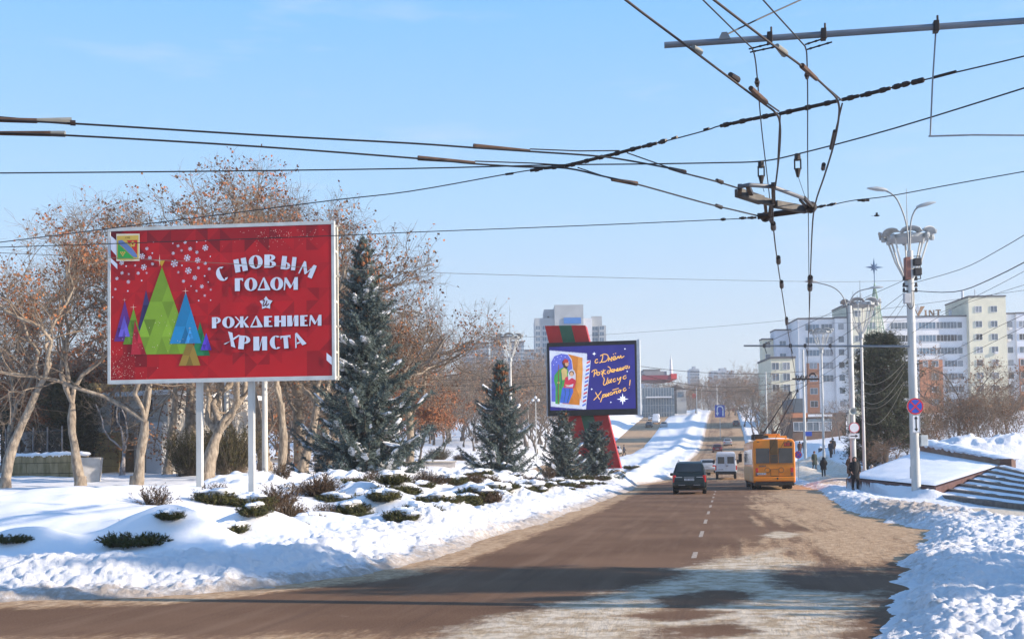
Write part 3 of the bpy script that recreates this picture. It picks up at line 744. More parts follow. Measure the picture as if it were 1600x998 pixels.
# the greeting, dark outline first, then the pale letters
TXT = [('С', 735, 340, 84, .42, .85), ('Н', 848, 288, 76, .17, 1), ('О', 937, 270, 78, .06, 1.05), ('В', 1022, 266, 76, -.02, 1.05), ('Ы', 1130, 279, 76, -.13, 1.0), ('М', 1240, 318, 78, -.40, .95),
       ('Г', 838, 402, 74, 0, 1.0), ('О', 908, 401, 76, 0, 1.0), ('Д', 985, 399, 74, 0, 1.0), ('О', 1060, 399, 76, 0, 1.0), ('М', 1142, 399, 72, 0, 1.0),
       ('Р', 704, 622, 64, 0, 1.0), ('О', 775, 621, 66, 0, 1.1), ('Ж', 853, 620, 64, 0, 1.2), ('Д', 940, 619, 66, 0, 1.1), ('Е', 1009, 619, 62, 0, 1.1), ('Н', 1079, 618, 62, 0, 1.1), ('И', 1153, 617, 62, 0, 1.1), ('Е', 1218, 617, 62, 0, 1.0), ('М', 1284, 616, 62, 0, 1.0),
       ('Х', 796, 722, 76, -.33, 1.05), ('Р', 869, 740, 78, -.10, 1.05), ('И', 962, 747, 80, 0, 1.05), ('С', 1050, 742, 78, .06, .95), ('Т', 1112, 740, 74, .08, 1.0), ('А', 1186, 727, 78, .36, .9)]
outl = []; fill = []; SH = []
for ch, x, y, h, rot, wf in TXT:
    cx, cz = pu(x, y); L_ = letter(ch, cx, cz, h*SC, rot, wf); fill += L_
    SH += [[(p[0]+.012, p[1]-.012) for p in q] for q in L_]
st_ = star(*pu(997, 512), 40*SC, 25*SC, 5)
ly.put('letter_shadow_print', SH+[[(p[0]+.012, p[1]-.012) for p in st_]], pm('ink_red', (.10, .01, .02)))
k0 = 0
for ln in (7, 5, 9, 6):
    f_ = []
    for ch, x, y, h, rot, wf in TXT[k0:k0+ln]:
        f_ += letter(ch, *pu(x, y), h*SC, rot, wf)
    k0 += ln; ly.put('greeting_lettering', f_, W_PR)
ly.put('printed_star', [st_], W_PR)
cxx = smooth_pts([(978, 500), (984, 494), (988, 498), (980, 522), (984, 528), (996, 515), (1003, 497), (997, 520), (1001, 528), (1014, 515)], 4)
ly.put('and_letter', ribbon([pu(*q) for q in cxx], 6*SC), pm('ink_red', (.10, .01, .02)))

# ================================================================== the blue screen on its striped pylon
BD = 91.0
bl, br, tl = at(856, 651, BD), at(996, 652, BD-1.2), at(856, 538, BD)
bl.z = at(856, 650, BD).z; tl.z = at(856, 535.5, BD).z
rz, W2, H2 = panel_frame(bl, br, tl)
M_SCR = mat('lit_screen_blue', (.028, .025, .22), .35, 0, .15, .6, emit=.25)
bb_ = thing('video_billboard', 'dark blue lit screen with stamp picture and yellow script on leaning striped pylon', 'billboard', (bl.x, bl.y, ground(bl.x, bl.y)), rz)
z0 = bl.z-bb_.location.z
def qu(x, y):                                   # tracing grid of the screen to metres
    u = (x-148)/690; yt = 352-12*u; yb = 912-0*u
    return (u*W2, z0+(yb-y)/(yb-yt)*H2)
S2 = W2/690
b = MB(); b.box((W2/2, .35, z0+H2/2), (W2, .6, H2)); b.build('screen_case', M_BLACKF, bb_, bevel=.03)
b = MB(); b.box((-.10, 1.0, z0+H2/2), (.16, .8, H2-.1)); b.box((W2+.14, .55, z0+H2/2+.03), (.24, .9, H2+.1)); b.build('side_casing_trim', mat('pale_casing', (.50, .55, .60), .5), bb_)
l2 = Layers(bb_); l2.y = .035
l2.put('lit_screen', [[qu(168, 868), qu(826, 866), qu(824, 372), qu(165, 384)]], M_SCR, step=.006)
def em(n, c, e=.4): return mat('screen_'+n, c, .4, 0, .12, 2.0, emit=e)
# postage stamp
P = [[qu(172, 835), qu(430, 862), qu(458, 440), qu(168, 412)]]
for k in range(26):
    t = (k+.5)/26; P.append(ngon(*qu(168+290*t, 411+28*t), 4.2*S2, 6)); P.append(ngon(*qu(172+258*t, 836+27*t), 4.2*S2, 6))
for k in range(34):
    t = (k+.5)/34; P.append(ngon(*qu(458-28*t, 440+422*t), 4.2*S2, 6))
l2.put('stamp_paper', P, em('paper', (.55, .58, .68)), step=.006)
l2.put('stamp_night', [[qu(178, 800), qu(300, 812), qu(345, 560), qu(338, 490), qu(310, 445), qu(260, 436), qu(205, 455), qu(180, 500)]], em('night', (.10, .12, .50)), step=.006)
l2.put('stamp_glow', [[qu(262, 818), qu(395, 832), qu(425, 470), qu(310, 440), qu(340, 480), qu(350, 560)]], em('amber', (.50, .17, .02)), step=.004)
l2.put('stamp_rays', [[qu(372, 700), qu(408, 800), qu(425, 560), qu(422, 470), qu(390, 462)]], em('orange', (.62, .26, .05)), step=.004)
l2.put('stamp_figure_robe', [[qu(208, 818), qu(240, 822), qu(262, 700), qu(300, 660), qu(316, 600), qu(308, 552), qu(275, 540), qu(236, 560), qu(205, 600), qu(200, 640), qu(212, 690)]], em('green', (.05, .28, .06)), step=.004)
l2.put('stamp_figure_shirt', [[qu(262, 640), qu(300, 630), qu(304, 560), qu(280, 545), qu(258, 562)]], em('straw', (.55, .40, .16)), step=.004)
l2.put('stamp_figure_gown', [[qu(245, 812), qu(310, 818), qu(348, 730), qu(345, 690), qu(262, 700)]], em('gown', (.05, .12, .50)), step=.004)
l2.put('stamp_figure_red', [[qu(274, 698), qu(358, 702), qu(372, 650), qu(360, 620), qu(318, 605), qu(288, 620)]], em('red', (.48, .03, .06)), step=.004)
l2.put('stamp_figure_veil_print', [[qu(312, 640), qu(308, 595), qu(320, 566), qu(340, 556), qu(360, 566), qu(370, 596), qu(368, 640), qu(340, 622)], [qu(285, 690), qu(345, 692), qu(352, 668), qu(312, 680)]], em('veil', (.50, .50, .58)), step=.004)
l2.put('stamp_figure_fold_print', ribbon([qu(228, 810), qu(226, 700), qu(236, 600)], 5*S2)+ribbon([qu(300, 812), qu(322, 740), qu(318, 705)], 5*S2)+ribbon([qu(275, 808), qu(288, 740), qu(284, 705)], 4*S2)+ribbon([qu(250, 700), qu(262, 640), qu(258, 580)], 5*S2), em('fold', (.02, .09, .12)), step=.004)
l2.put('stamp_figure_hair_print', [ngon(*qu(338, 588), 19*S2, 12), ngon(*qu(292, 506), 27*S2, 12), [qu(275, 540), qu(300, 552), qu(318, 520), qu(310, 500), qu(270, 500)]], em('hair', (.05, .025, .015)), step=.004)
l2.put('stamp_figure_face_print', [ngon(*qu(338, 594), 14*S2, 10, 0, 1.3), ngon(*qu(302, 515), 15*S2, 10, 0, 1.3), ngon(*qu(236, 658), 9*S2, 8), [qu(288, 682), qu(318, 686), qu(318, 676), qu(288, 672)]], em('skin', (.55, .33, .20)), step=.004)
l2.put('stamp_figure_cap', [[qu(270, 508), qu(318, 506), qu(308, 480), qu(285, 476)]], em('cap', (.40, .04, .03)), step=.004)
l2.put('stamp_figure_staff', ribbon([qu(232, 820), qu(239, 520)], 6*S2), em('staff', (.20, .08, .02)), step=.004)
l2.put('airmail_edge', [[qu(448, 490), qu(488, 490), qu(445, 866), qu(415, 862)]], em('paper', (.55, .58, .68)), step=.004)
P = []; I = []
for k in range(12):
    t = k/12; x = 470-42*t; y = 500+355*t; P.append([qu(x-14, y+18), qu(x+14, y+4), qu(x+14, y-9), qu(x-14, y+5)]); I.append(k % 2)
l2.put('airmail_stripe', P, [em('red', (.48, .03, .06)), em('gown', (.05, .12, .50))], mi=I, step=.004)
P = [star(*qu(728, 792), 46*S2, 9*S2, 4), star(*qu(728, 792), 30*S2, 10*S2, 4, math.pi/4+math.pi/2), star(*qu(515, 441), 17*S2, 4*S2, 4), star(*qu(492, 712), 10*S2, 3*S2, 4)]+[ngon(*qu(x, y), 4.5*S2, 6) for x, y in ((752, 407), (766, 580), (637, 815))]
P += [ngon(*qu(x, y), 2.6*S2, 5) for x, y in ((205, 480), (230, 462), (260, 455), (290, 462), (200, 520), (318, 500), (222, 500), (250, 480))]
l2.put('star_print', P, em('star', (.80, .82, .85), .7), step=.004)
# hand lettering
ST = [ # с Днём
 [(543, 486), (532, 484), (522, 496), (522, 508), (532, 512), (545, 502)],
 [(582, 452), (578, 480), (568, 505)], [(562, 458), (590, 445), (618, 452), (622, 478), (600, 502), (568, 505), (556, 512)],
 [(632, 470), (624, 500)], [(624, 488), (644, 482)], [(651, 465), (643, 497), (652, 494)],
 [(656, 484), (674, 478), (678, 466), (668, 464), (658, 476), (660, 490), (672, 490), (686, 478)],
 [(686, 486), (700, 462), (706, 480), (720, 456), (722, 476), (746, 462)],
 # Рождения,
 [(512, 570), (518, 590), (508, 618)], [(494, 582), (506, 568), (528, 564), (534, 578), (520, 592), (508, 592)],
 [(545, 582), (534, 590), (536, 604), (548, 604), (556, 592), (546, 582), (562, 586)],
 [(566, 572), (576, 586), (566, 602)], [(584, 562), (576, 620)], [(600, 566), (582, 586), (604, 598)],
 [(634, 572), (618, 574), (614, 590), (626, 592), (638, 572), (636, 552), (618, 540)],
 [(642, 582), (658, 574), (660, 562), (648, 566), (646, 582), (662, 582)],
 [(672, 558), (664, 586)], [(668, 574), (686, 566)], [(692, 553), (684, 580)],
 [(698, 554), (692, 574), (702, 572), (714, 548), (708, 572), (720, 566)],
 [(722, 550), (718, 570), (728, 566), (738, 544), (734, 566), (744, 560)],
 [(764, 538), (750, 542), (748, 554), (764, 552), (772, 534), (762, 562)], [(784, 540), (782, 552), (776, 558)],
 # Иисус
 [(584, 622), (590, 640), (582, 672), (590, 682), (606, 668), (618, 626), (608, 668), (618, 672)],
 [(628, 640), (620, 664), (630, 664), (646, 634), (638, 662), (648, 660)],
 [(676, 634), (662, 638), (656, 652), (666, 658), (680, 648)],
 [(692, 626), (692, 644), (704, 640), (718, 620), (706, 664), (694, 676)],
 [(758, 612), (742, 616), (734, 630), (744, 638), (760, 626)],
 # Христос!
 [(520, 736), (534, 760), (552, 792)], [(566, 728), (544, 758), (512, 790), (506, 796)],
 [(580, 752), (558, 812)], [(576, 764), (590, 752), (594, 766), (574, 778)],
 [(604, 746), (598, 770), (608, 766), (622, 742), (616, 766), (624, 762)],
 [(648, 738), (634, 742), (630, 756), (640, 758), (652, 750)],
 [(656, 740), (650, 758)], [(656, 744), (668, 732), (664, 752)], [(668, 738), (684, 728), (680, 748), (690, 744)], [(650, 722), (700, 708)],
 [(706, 722), (696, 732), (702, 742), (714, 732), (706, 722), (720, 724)],
 [(752, 706), (738, 712), (734, 726), (744, 730), (758, 718)],
 [(788, 646), (782, 690)], [(779, 704), (780, 708)]]
P = []
for s_ in ST: P += ribbon([qu(*q) for q in smooth_pts(s_, 3)], [6.2*S2]*999)
P += [ngon(*qu(664, 446), 4*S2, 6), ngon(*qu(680, 441), 4*S2, 6)]
l2.put('script_lettering', P, em('gold', (.85, .46, .09), .5), step=.004)
# the leaning pylon with the three stripes, through the screen
M_RED = mat('pylon_red', (.40, .012, .012), .5, 0, .1, 1.5); M_GRN = mat('pylon_green', (.02, .10, .055), .5, 0, .1, 1.5)
def pyl(x0, x1, nm, m):
    # traced at the top edge (y 212) and bottom (y 1290 on the tracing grid)
    f = lambda x, y: qu(x, y)
    top = [f(x0, 212), f(x1, 212)]; lean = 0.232
    bot = [f(x0+lean*1110, 1322), f(x1+lean*1110, 1322)]
    q = MB(); q.prism([bot[0], bot[1], top[1], top[0]], 1.3, Matrix.Translation((0, .75, 0))); q.build(nm, m, bb_)
pyl(123, 234, 'pylon_stripe', M_RED); pyl(234, 332, 'pylon_stripe', M_GRN); pyl(332, 442, 'pylon_stripe', M_RED)
# ================================================================== TREES AND SHRUBS
M_BARK = mat('pale_plane_bark', (.38, .325, .26), .9, 0, .35, 7.0, bump=.9, bscale=14, stretch=(1, 1, .40), col2=(.155, .125, .10))
M_LIMB = mat('plane_limb_bark', (.30, .25, .20), .85, 0, .3, 3, col2=(.20, .15, .11))
M_TWIG = mat('brown_twig', (.185, .145, .11), .9, 0, .3, 2)
M_GTWIG = mat('grey_twig', (.20, .17, .145), .9, 0, .25, 1)
M_GBARK = mat('grey_bark', (.13, .11, .095), .9, 0, .3, 3)
M_LEAFR = mat('russet_dead_leaf', (.26, .075, .028), .8, 0, .4, 3, col2=(.36, .14, .05))
M_LEAFB = mat('brown_dead_leaf', (.22, .12, .065), .8, 0, .35, 3)
M_NEED = mat('blue_spruce_needle', (.027, .045, .040), .7, 0, .4, 2.5, col2=(.12, .16, .152))
M_NEEDG = mat('pine_needle', (.026, .036, .020), .75, 0, .4, 1.2, col2=(.065, .075, .038))
M_JUN = mat('juniper_needle', (.045, .050, .014), .8, 0, .4, 5, col2=(.085, .080, .022))
M_JUNB = mat('winter_brown_juniper', (.085, .042, .020), .85, 0, .35, 5, col2=(.05, .035, .016))
M_CONE = mat('spruce_cone', (.22, .085, .035), .75, 0, .3, 10)
M_SNOWP = mat('clinging_snow', (.84, .86, .90), .6, 0, .04, 6, bump=.3, bscale=20, spec=.25)
def unit(v):
    n = math.sqrt(v[0]**2+v[1]**2+v[2]**2) or 1e-9; return (v[0]/n, v[1]/n, v[2]/n)
class Tubes:
    """many tapering branches gathered for one mesh"""
    def __init__(s): s.V = []; s.F = []; s.n = 0
    def add(s, P, r, n):
        P = np.asarray(P, float); k = len(P); T = np.empty_like(P); T[1:-1] = P[2:]-P[:-2]; T[0] = P[1]-P[0]; T[-1] = P[-1]-P[-2]
        T /= np.linalg.norm(T, axis=1)[:, None]+1e-9
        ref = np.array([0.31, .95, .05]) if abs(T[0][2]) > .7 else np.array([0.02, .05, 1.0])
        U = np.cross(T, ref); U /= np.linalg.norm(U, axis=1)[:, None]+1e-9; W = np.cross(T, U)
        a = np.arange(n)*2*math.pi/n
        r = np.asarray(r, float)
        s.V.append((P[:, None, :]+(U[:, None, :]*np.cos(a)[None, :, None]+W[:, None, :]*np.sin(a)[None, :, None])*r[:, None, None]).reshape(-1, 3))
        i = np.arange(k-1)[:, None]*n; j = np.arange(n)[None, :]; j2 = (j+1) % n
        s.F.append(np.stack([i+j, i+j2, i+n+j2, i+n+j], -1).reshape(-1, 4)+s.n); s.n += k*n
    def mesh(s, name, m, parent, smooth=True):
        return npmesh(name, np.concatenate(s.V), np.concatenate(s.F), m, parent, smooth=smooth)
def leaf_quads(P, size, rng, hang=.5):
    """little crumpled quads at the points P"""
    P = np.asarray(P); n = len(P); d = rng.normal(size=(n, 3)); d[:, 2] -= hang; d /= np.linalg.norm(d, axis=1)[:, None]
    q = rng.normal(size=(n, 3)); q -= d*(q*d).sum(1)[:, None]; q /= np.linalg.norm(q, axis=1)[:, None]
    L = size*rng.uniform(.6, 1.3, n)[:, None]; w = L*.42
    V = np.stack([P, P+d*L*.5+q*w, P+d*L, P+d*L*.5-q*w], 1).reshape(-1, 3)
    return V, np.arange(4*n).reshape(-1, 4)
def bare_tree(name, label, cat, seed, H, r0, trunk_h, forks, lean=(0, 0), spread=.75, leaves=(900, 200), leafsize=.15, twig=M_TWIG, bark=M_BARK, limb=M_LIMB, leaf=M_LEAFR, group=None,
              dens=1.0, droop=.0, dirs=None, twr=1.0, leaftop=0.0, kink=.30, loc=(0, 0, 0)):
    rng = np.random.default_rng(seed); rnd = random.Random(seed)
    root = thing(name, label, cat, loc, 0, group)
    tr, cr = Tubes(), Tubes(); tips = []
    def path(p, d, L, segs, wob, up):
        P = [p]; d = np.array(d, float)
        for i in range(segs):
            d = d+np.array([rnd.gauss(0, wob), rnd.gauss(0, wob), rnd.gauss(0, wob*.7)+up]); d /= np.linalg.norm(d)
            P.append(P[-1]+d*L/segs)
        return P, d
    def grow(p, d, L, r, lev):
        segs = (6, 9, 6, 4, 3)[lev]; wob = (kink*.3, kink, kink*1.15, .24, .26)[lev]; up = (0, .07, .05, .03, -droop)[lev]
        P, de = path(p, d, L, segs, wob, up)
        r1 = r*(.60, .42, .40, .45, .5)[lev]
        rr = np.linspace(r, r1, len(P)); rr = rr*(1+(rng.uniform(-.14, .16, len(P)) if lev < 2 else 0)); n = (10, 8, 5, 3, 3)[lev]
        (tr if lev <= 1 else cr).add(P, rr, n)
        if lev >= 3:
            for q in P[1:]: tips.append(q)
        if lev == 4: return
        if lev == 0: return P, de, r1
        nk = int(round((0, 7, 6, 5)[lev]*dens*rnd.uniform(.8, 1.2)))
        for k in range(nk):
            t = (.28+.72*(k+rnd.random())/nk) if lev < 3 else (.15+.85*(k+rnd.random())/nk)
            x = t*(len(P)-1); i = min(int(x), len(P)-2); q = P[i]+(P[i+1]-P[i])*(x-i)
            dd = P[i+1]-P[i]; dd = dd/np.linalg.norm(dd)
            sd = rng.normal(size=3); sd -= dd*sd.dot(dd); sd /= np.linalg.norm(sd)+1e-9
            a = rnd.uniform(.5, 1.15)
            nd = dd*math.cos(a)+sd*math.sin(a); nd[2] += .12
            rk = max((r+(r1-r)*t)*(.58, .52, .50, .55)[lev], .008*twr)
            grow(q, nd/np.linalg.norm(nd), L*(.46, .50, .50, .52)[lev]*rnd.uniform(.7, 1.25)*(1.1-.35*t), rk, lev+1)
    P, de, r1 = grow(np.array([0, 0, -.3]), np.array([lean[0], lean[1], 1.0]), trunk_h+.3, r0, 0)
    top = P[-1]
    # root flare
    tr.add([np.array([0, 0, -.3]), np.array([0, 0, .05]), np.array([lean[0]*.4, lean[1]*.4, .5])], [r0*1.25, r0*1.14, r0*1.0], 10)
    for k in range(forks):
        if dirs: d = np.array(dirs[k % len(dirs)], float)
        else:
            a = 2*math.pi*(k+rnd.uniform(-.25, .25))/forks; d = np.array([math.cos(a)*spread, math.sin(a)*spread, rnd.uniform(.8, 1.2)])
        d /= np.linalg.norm(d)
        grow(top-d*r1*.4, d, (H-trunk_h)*rnd.uniform(.62, .80)/max(.55, d[2]), r1*rnd.uniform(.62, .80), 1)
    tr.mesh('trunk', bark, root)
    c = cr.mesh('crown', twig, root)
    tips = np.array(tips)
    for nm, cnt, m in (('leaves', leaves[0], leaf), ('leaves', leaves[1], M_LEAFB)):
        if cnt:
            w = np.ones(len(tips))
            if leaftop: w = np.clip((tips[:, 2]/H-leaftop)*4, .02, 1)
            # dead leaves hang on in clumps
            w = w*(.03+np.clip(vnoise(tips[:, 0]*.55+seed, tips[:, 2]*.55+tips[:, 1]*.4, seed)-.40, 0, 1)**1.3*4)
            idx = rng.choice(len(tips), cnt, p=w/w.sum())
            V, Fq = leaf_quads(tips[idx]+rng.normal(size=(cnt, 3))*.10, leafsize, rng)
            npmesh(nm, V, Fq, m, root)
    return root
def place_at(o, px, D, rz=None, dz=0.0):
    p = gpt(px, D, dz); o.location = p
    if rz is not None: o.rotation_euler.z = rz
    return o
vr = YAW        # facing the camera axis
GP = 'plane trees in the park'
PL = [ # px, D, label, params
 (8, 52, 'crooked pale plane tree whose trunk is cut by the picture border', dict(seed=3, H=13.2, r0=.25, trunk_h=4.6, forks=3, dirs=[(.55, .1, .75), (-.6, .3, .9), (.1, -.3, 1.1)], leaves=(500, 600))),
 (126, 57, 'pale forked plane tree standing in front of the mossy stone wall', dict(seed=11, H=13.6, r0=.27, trunk_h=4.2, forks=3, dirs=[(-.42, .0, .9), (.38, .1, .9), (-.1, .5, 1.1)], leaves=(2000, 700), leaftop=.45)),
 (213, 55, 'pale plane tree with one long limb drooping towards the stone wall', dict(seed=23, H=12.6, r0=.29, trunk_h=3.2, forks=4, dirs=[(-.75, .0, .62), (.1, .1, 1.1), (-.05, -.4, 1.0), (.6, .2, .6)], leaves=(1100, 700), leaftop=.4)),
 (322, 60, 'thick plane tree seen between the two posts of the red billboard', dict(seed=31, H=14.3, r0=.44, trunk_h=2.6, forks=4, dirs=[(-.55, .1, .8), (.62, .0, .8), (-.05, .3, 1.1), (.12, -.3, 1.1)], leaves=(2400, 900), leaftop=.5)),
 (433, 62, 'slim plane tree beside the white lamp mast under the red billboard', dict(seed=43, H=16.4, r0=.28, trunk_h=5.0, forks=3, lean=(-.04, 0), dirs=[(.25, .1, 1.0), (-.3, .2, 1.0), (.05, -.3, 1.0)], leaves=(700, 1200))),
 (466, 66, 'straight plane tree just in front of the dark skirt of the tall spruce', dict(seed=57, H=16.0, r0=.34, trunk_h=5.2, forks=4, lean=(.02, 0), dirs=[(.3, .1, 1.0), (-.3, .2, 1.0), (.05, -.3, 1.0), (.4, .3, 1.0)], leaves=(600, 1000))),
 (585, 70, 'wide bare plane tree reaching out behind the tall spruce', dict(seed=61, H=14.2, r0=.32, trunk_h=5.0, forks=5, dirs=[(.45, .1, 1.0), (.3, -.2, 1.0), (-.3, .2, 1.0), (.1, .3, 1.1), (.55, .2, .85)], leaves=(500, 1600))),
]
for px, D, lab, kw in PL:
    t = bare_tree('plane_tree', lab, 'tree', group=GP, dens=1.5, **kw); place_at(t, px, D, vr)
PLO = [o for o in bpy.data.objects if o.name.startswith('plane_tree') and o.parent is None]
for i, (k, px, D, sc, lab) in enumerate([(4, 262, 70, .98, 'plane tree of the second row above the middle of the red billboard'),
        (5, 372, 74, 1.06, 'plane tree of the second row over the greeting on the red billboard'), (6, 505, 72, 1.04, 'plane tree of the second row beside the tip of the tall spruce'), (6, 640, 80, 1.12, 'plane tree whose russet crown shows right of the tall spruce'), (1, 20, 74, .92, 'plane tree of the second row at the picture edge'), (4, 500, 82, 1.30, 'plane tree of the second row above the corner of the red billboard'),
        (5, 300, 76, 1.30, 'tall plane tree of the second row over the paper trees of the red billboard'), (4, 345, 82, 1.42, 'tall plane tree of the second row over the middle of the greeting'), (5, 415, 84, 1.44, 'tall plane tree of the second row over the last letters of the greeting'), (6, 470, 78, 1.46, 'tall plane tree of the second row at the corner of the red billboard'), (4, 225, 80, 1.28, 'plane tree of the second row over the town badge')]):
    dup(PLO[k], gpt(px, D), vr+1.3+i*1.1, lab, scale=sc)
# small dark tree at the wall, whitewashed at the foot
t = bare_tree('fruit_tree', 'small dark bare tree with a whitewashed foot by the yellow wall', 'tree', 71, 5.6, .16, 1.6, 4, leaves=(0, 0), bark=mat('whitewashed_bark', (.16, .13, .12), .9, col2=(.42, .40, .40)), limb=M_GBARK, dens=.9); place_at(t, 191, 68, vr)
# trees further back: three kinds, each copied
fb = []
fb.append(bare_tree('russet_tree', 'russet leafy tree', 'tree', 81, 9.5, .18, 1.6, 5, leaves=(3000, 2600), leafsize=.20, twig=M_TWIG, bark=M_GBARK, limb=M_TWIG, group='russet trees behind the park', dens=1.2))
fb.append(bare_tree('bare_tree', 'bare grey tree', 'tree', 83, 11.0, .20, 2.4, 5, leaves=(0, 500), leafsize=.18, twig=M_GTWIG, bark=M_GBARK, limb=M_GTWIG, group='bare trees far behind', dens=1.05, twr=1.5))
fb.append(bare_tree('bare_tree', 'bare brown tree', 'tree', 89, 12.0, .22, 2.2, 6, leaves=(0, 900), leafsize=.2, twig=M_TWIG, bark=M_GBARK, limb=M_TWIG, group='bare trees far behind', dens=1.05, spread=.55, twr=1.6))
fb.append(bare_tree('winter_bush', 'brown winter bush', 'bush', 97, 5.0, .07, .35, 9, leaves=(60, 900), leafsize=.12, twig=M_TWIG, bark=M_TWIG, limb=M_TWIG, group='bushes behind the stairs', dens=.95, spread=.75, twr=.8))
rnd = random.Random(99)
FT_ = [ # proto, px, D, scale, label
 (0, 34, 82, .95, 'russet tree showing between the first two pale trunks'), (0, 84, 86, 1.0, 'broad russet tree above the black railing'), (0, 150, 84, .95, 'russet tree just behind the edge of the red billboard'),
 (0, 62, 76, .72, 'low russet tree over the stone wall'), (0, 118, 95, 1.2, 'tall russet tree reaching above the others behind the wall'), (0, 232, 88, .9, 'russet tree above the pale house'),
 (0, 655, 120, .95, 'russet tree on the park lawn beyond the tall spruce'), (0, 690, 135, .85, 'low russet tree at the edge of the grey thicket'), (0, 625, 110, .9, 'russet tree half hidden by the tall spruce'),
 (1, 5, 95, 1.25, 'grey bare tree at the picture edge'), (1, 270, 90, 1.0, 'bare tree behind the red billboard near the house'), (1, 375, 105, 1.1, 'bare tree between the billboard posts in the distance'), (1, 405, 95, 1.0, 'bare tree just past the second billboard post'), (1, 452, 110, 1.0, 'bare tree between the two slim plane trunks'), (2, 492, 120, 1.0, 'bare tree beside the skirt of the tall spruce'),
 (2, 700, 175, 1.15, 'bare tree below the far pale blocks'), (2, 722, 190, 1.3, 'brown bare tree under the flower lamp by the small spruce'), (1, 745, 180, 1.2, 'grey bare tree behind the brown topped spruce'), (2, 770, 200, 1.5, 'tall grey brown tree behind the flower lamp'), (1, 800, 195, 1.5, 'bare tree to the near side of the tower block'), (2, 822, 185, 1.5, 'spreading bare tree against the tower block foot'), (1, 842, 200, 1.3, 'bare tree next to the blue screen edge'), (2, 735, 230, 1.4, 'far grey tree in the thicket'), (1, 790, 240, 1.5, 'far tree closing the thicket'), (2, 675, 210, 1.3, 'grey tree behind the russet park trees'),
 (2, 1164, 275, .95, 'street tree nearest the far cars'), (1, 1178, 250, 1.15, 'street tree above the trolleybus trunk poles'), (2, 1190, 225, 1.15, 'tall street tree beside the trolley poles'), (1, 1203, 205, 1.0, 'street tree against the yellow block end'), (2, 1150, 330, 1.1, 'distant street tree by the shade bands'), (1, 1140, 380, 1.2, 'distant street tree on the hill'), (2, 1130, 450, 1.3, 'hazy tree at the top of the road'), (1, 1100, 470, 1.3, 'hazy tree over the far carriageway'), (2, 1075, 430, 1.2, 'hazy tree behind the glass shops'), (1, 1118, 520, 1.5, 'hazy tree at the road end'), (2, 1088, 540, 1.5, 'faint tree on the skyline'), (1, 1142, 560, 1.7, 'faint tree on the skyline by the tower'), (2, 1160, 480, 1.4, 'hazy tree above the street trees'),
 (2, 1212, 190, .8, 'thin tree by the shop corner'), (1, 1312, 175, .62, 'small bare tree beside the loudspeaker pole'), (1, 1300, 160, .5, 'low bare tree over the black parapet'),
 (2, 1500, 118, .85, 'brown bare tree standing above the bushes before the flats'), (0, 1530, 116, .5, 'russet tree rising out of the bushes'), (1, 1575, 122, .85, 'grey bare tree before the flats at the picture edge'),
]
used = set()
for k, px, D, sc, lab in FT_:
    src = fb[k]; p = gpt(px, D)
    if k not in used:
        used.add(k); o = src; o.location = p; o.rotation_euler = (0, 0, rnd.uniform(0, 6.28)); o.scale = (sc,)*3; o['label'] = lab
    else: o = dup(src, p, rnd.uniform(0, 6.28), lab, scale=(sc*rnd.uniform(.92, 1.08), sc*rnd.uniform(.92, 1.08), sc))
bl_ = [(1440, 84, .95), (1452, 92, 1.0), (1470, 86, 1.05), (1488, 96, 1.15), (1505, 88, 1.1), (1522, 95, 1.15), (1540, 87, 1.1), (1556, 94, 1.2), (1572, 86, 1.05), (1590, 92, 1.1), (1610, 90, 1.1), (1342, 104, .55), (1400, 84, .9), (1418, 90, 1.0), (1385, 80, .7)]
bl_ = [(a, b_, c*.72) for a, b_, c in bl_]
for i, (px, D, sc) in enumerate(bl_):
    lab = 'brown winter bush in the dense belt between the snow heap and the flats'
    if i == 0: o = fb[3]; place_at(o, px, D); o.scale = (sc,)*3; o['label'] = lab
    else: o = dup(fb[3], gpt(px, D), rnd.uniform(0, 6.28), lab, scale=(sc, sc, sc*rnd.uniform(.9, 1.2)))

# the far wood closing the park: one grey brown mass
def wood(name, label, spots, protos, seed):
    r_ = random.Random(seed); Vs = []; Fs = []; Ms = []; n = 0; mats_ = []
    src = []
    for rt in protos:
        L_ = []
        for ch in KIDS[rt.name]:
            me = ch.data; co = np.empty(len(me.vertices)*3, np.float32); me.vertices.foreach_get('co', co); li = np.empty(len(me.loops), np.int32); me.loops.foreach_get('vertex_index', li)
            mm = me.materials[0]
            if mm not in mats_: mats_.append(mm)
            L_.append((co.reshape(-1, 3), li.reshape(-1, 4), mats_.index(mm)))
        src.append(L_)
    for px, D, sc in spots:
        p = gpt(px, D); a = r_.uniform(0, 6.28); c, s_ = math.cos(a)*sc, math.sin(a)*sc
        for co, fq, mi_ in src[r_.randrange(len(src))]:
            q = np.stack([co[:, 0]*c-co[:, 1]*s_+p.x, co[:, 0]*s_+co[:, 1]*c+p.y, co[:, 2]*sc*r_.uniform(.98, 1.02)+p.z], 1)
            Vs.append(q); Fs.append(fq+n); Ms.append(np.full(len(fq), mi_)); n += len(co)
    o = npmesh(name, np.concatenate(Vs), np.concatenate(Fs), mats_, None, np.concatenate(Ms)); return tag(o, label, 'wood', None, 'stuff')
wp = [bare_tree('wood_tree', 'x', 'tree', 501+i, 9.5+i, .16, 1.2, 6, leaves=(0, 260), leafsize=.28, twig=(M_GTWIG, M_TWIG, M_GTWIG)[i], bark=M_GBARK, limb=M_GBARK, dens=.82, twr=2.6, spread=.6) for i in range(3)]
wq = [bare_tree('wood_tree', 'x', 'tree', 511+i, 8.5+i, .15, 1.0, 6, leaves=(500, 700), leafsize=.28, twig=M_TWIG, bark=M_GBARK, limb=M_GBARK, dens=.85, twr=2.0, spread=.6) for i in range(2)]
r2 = random.Random(17)
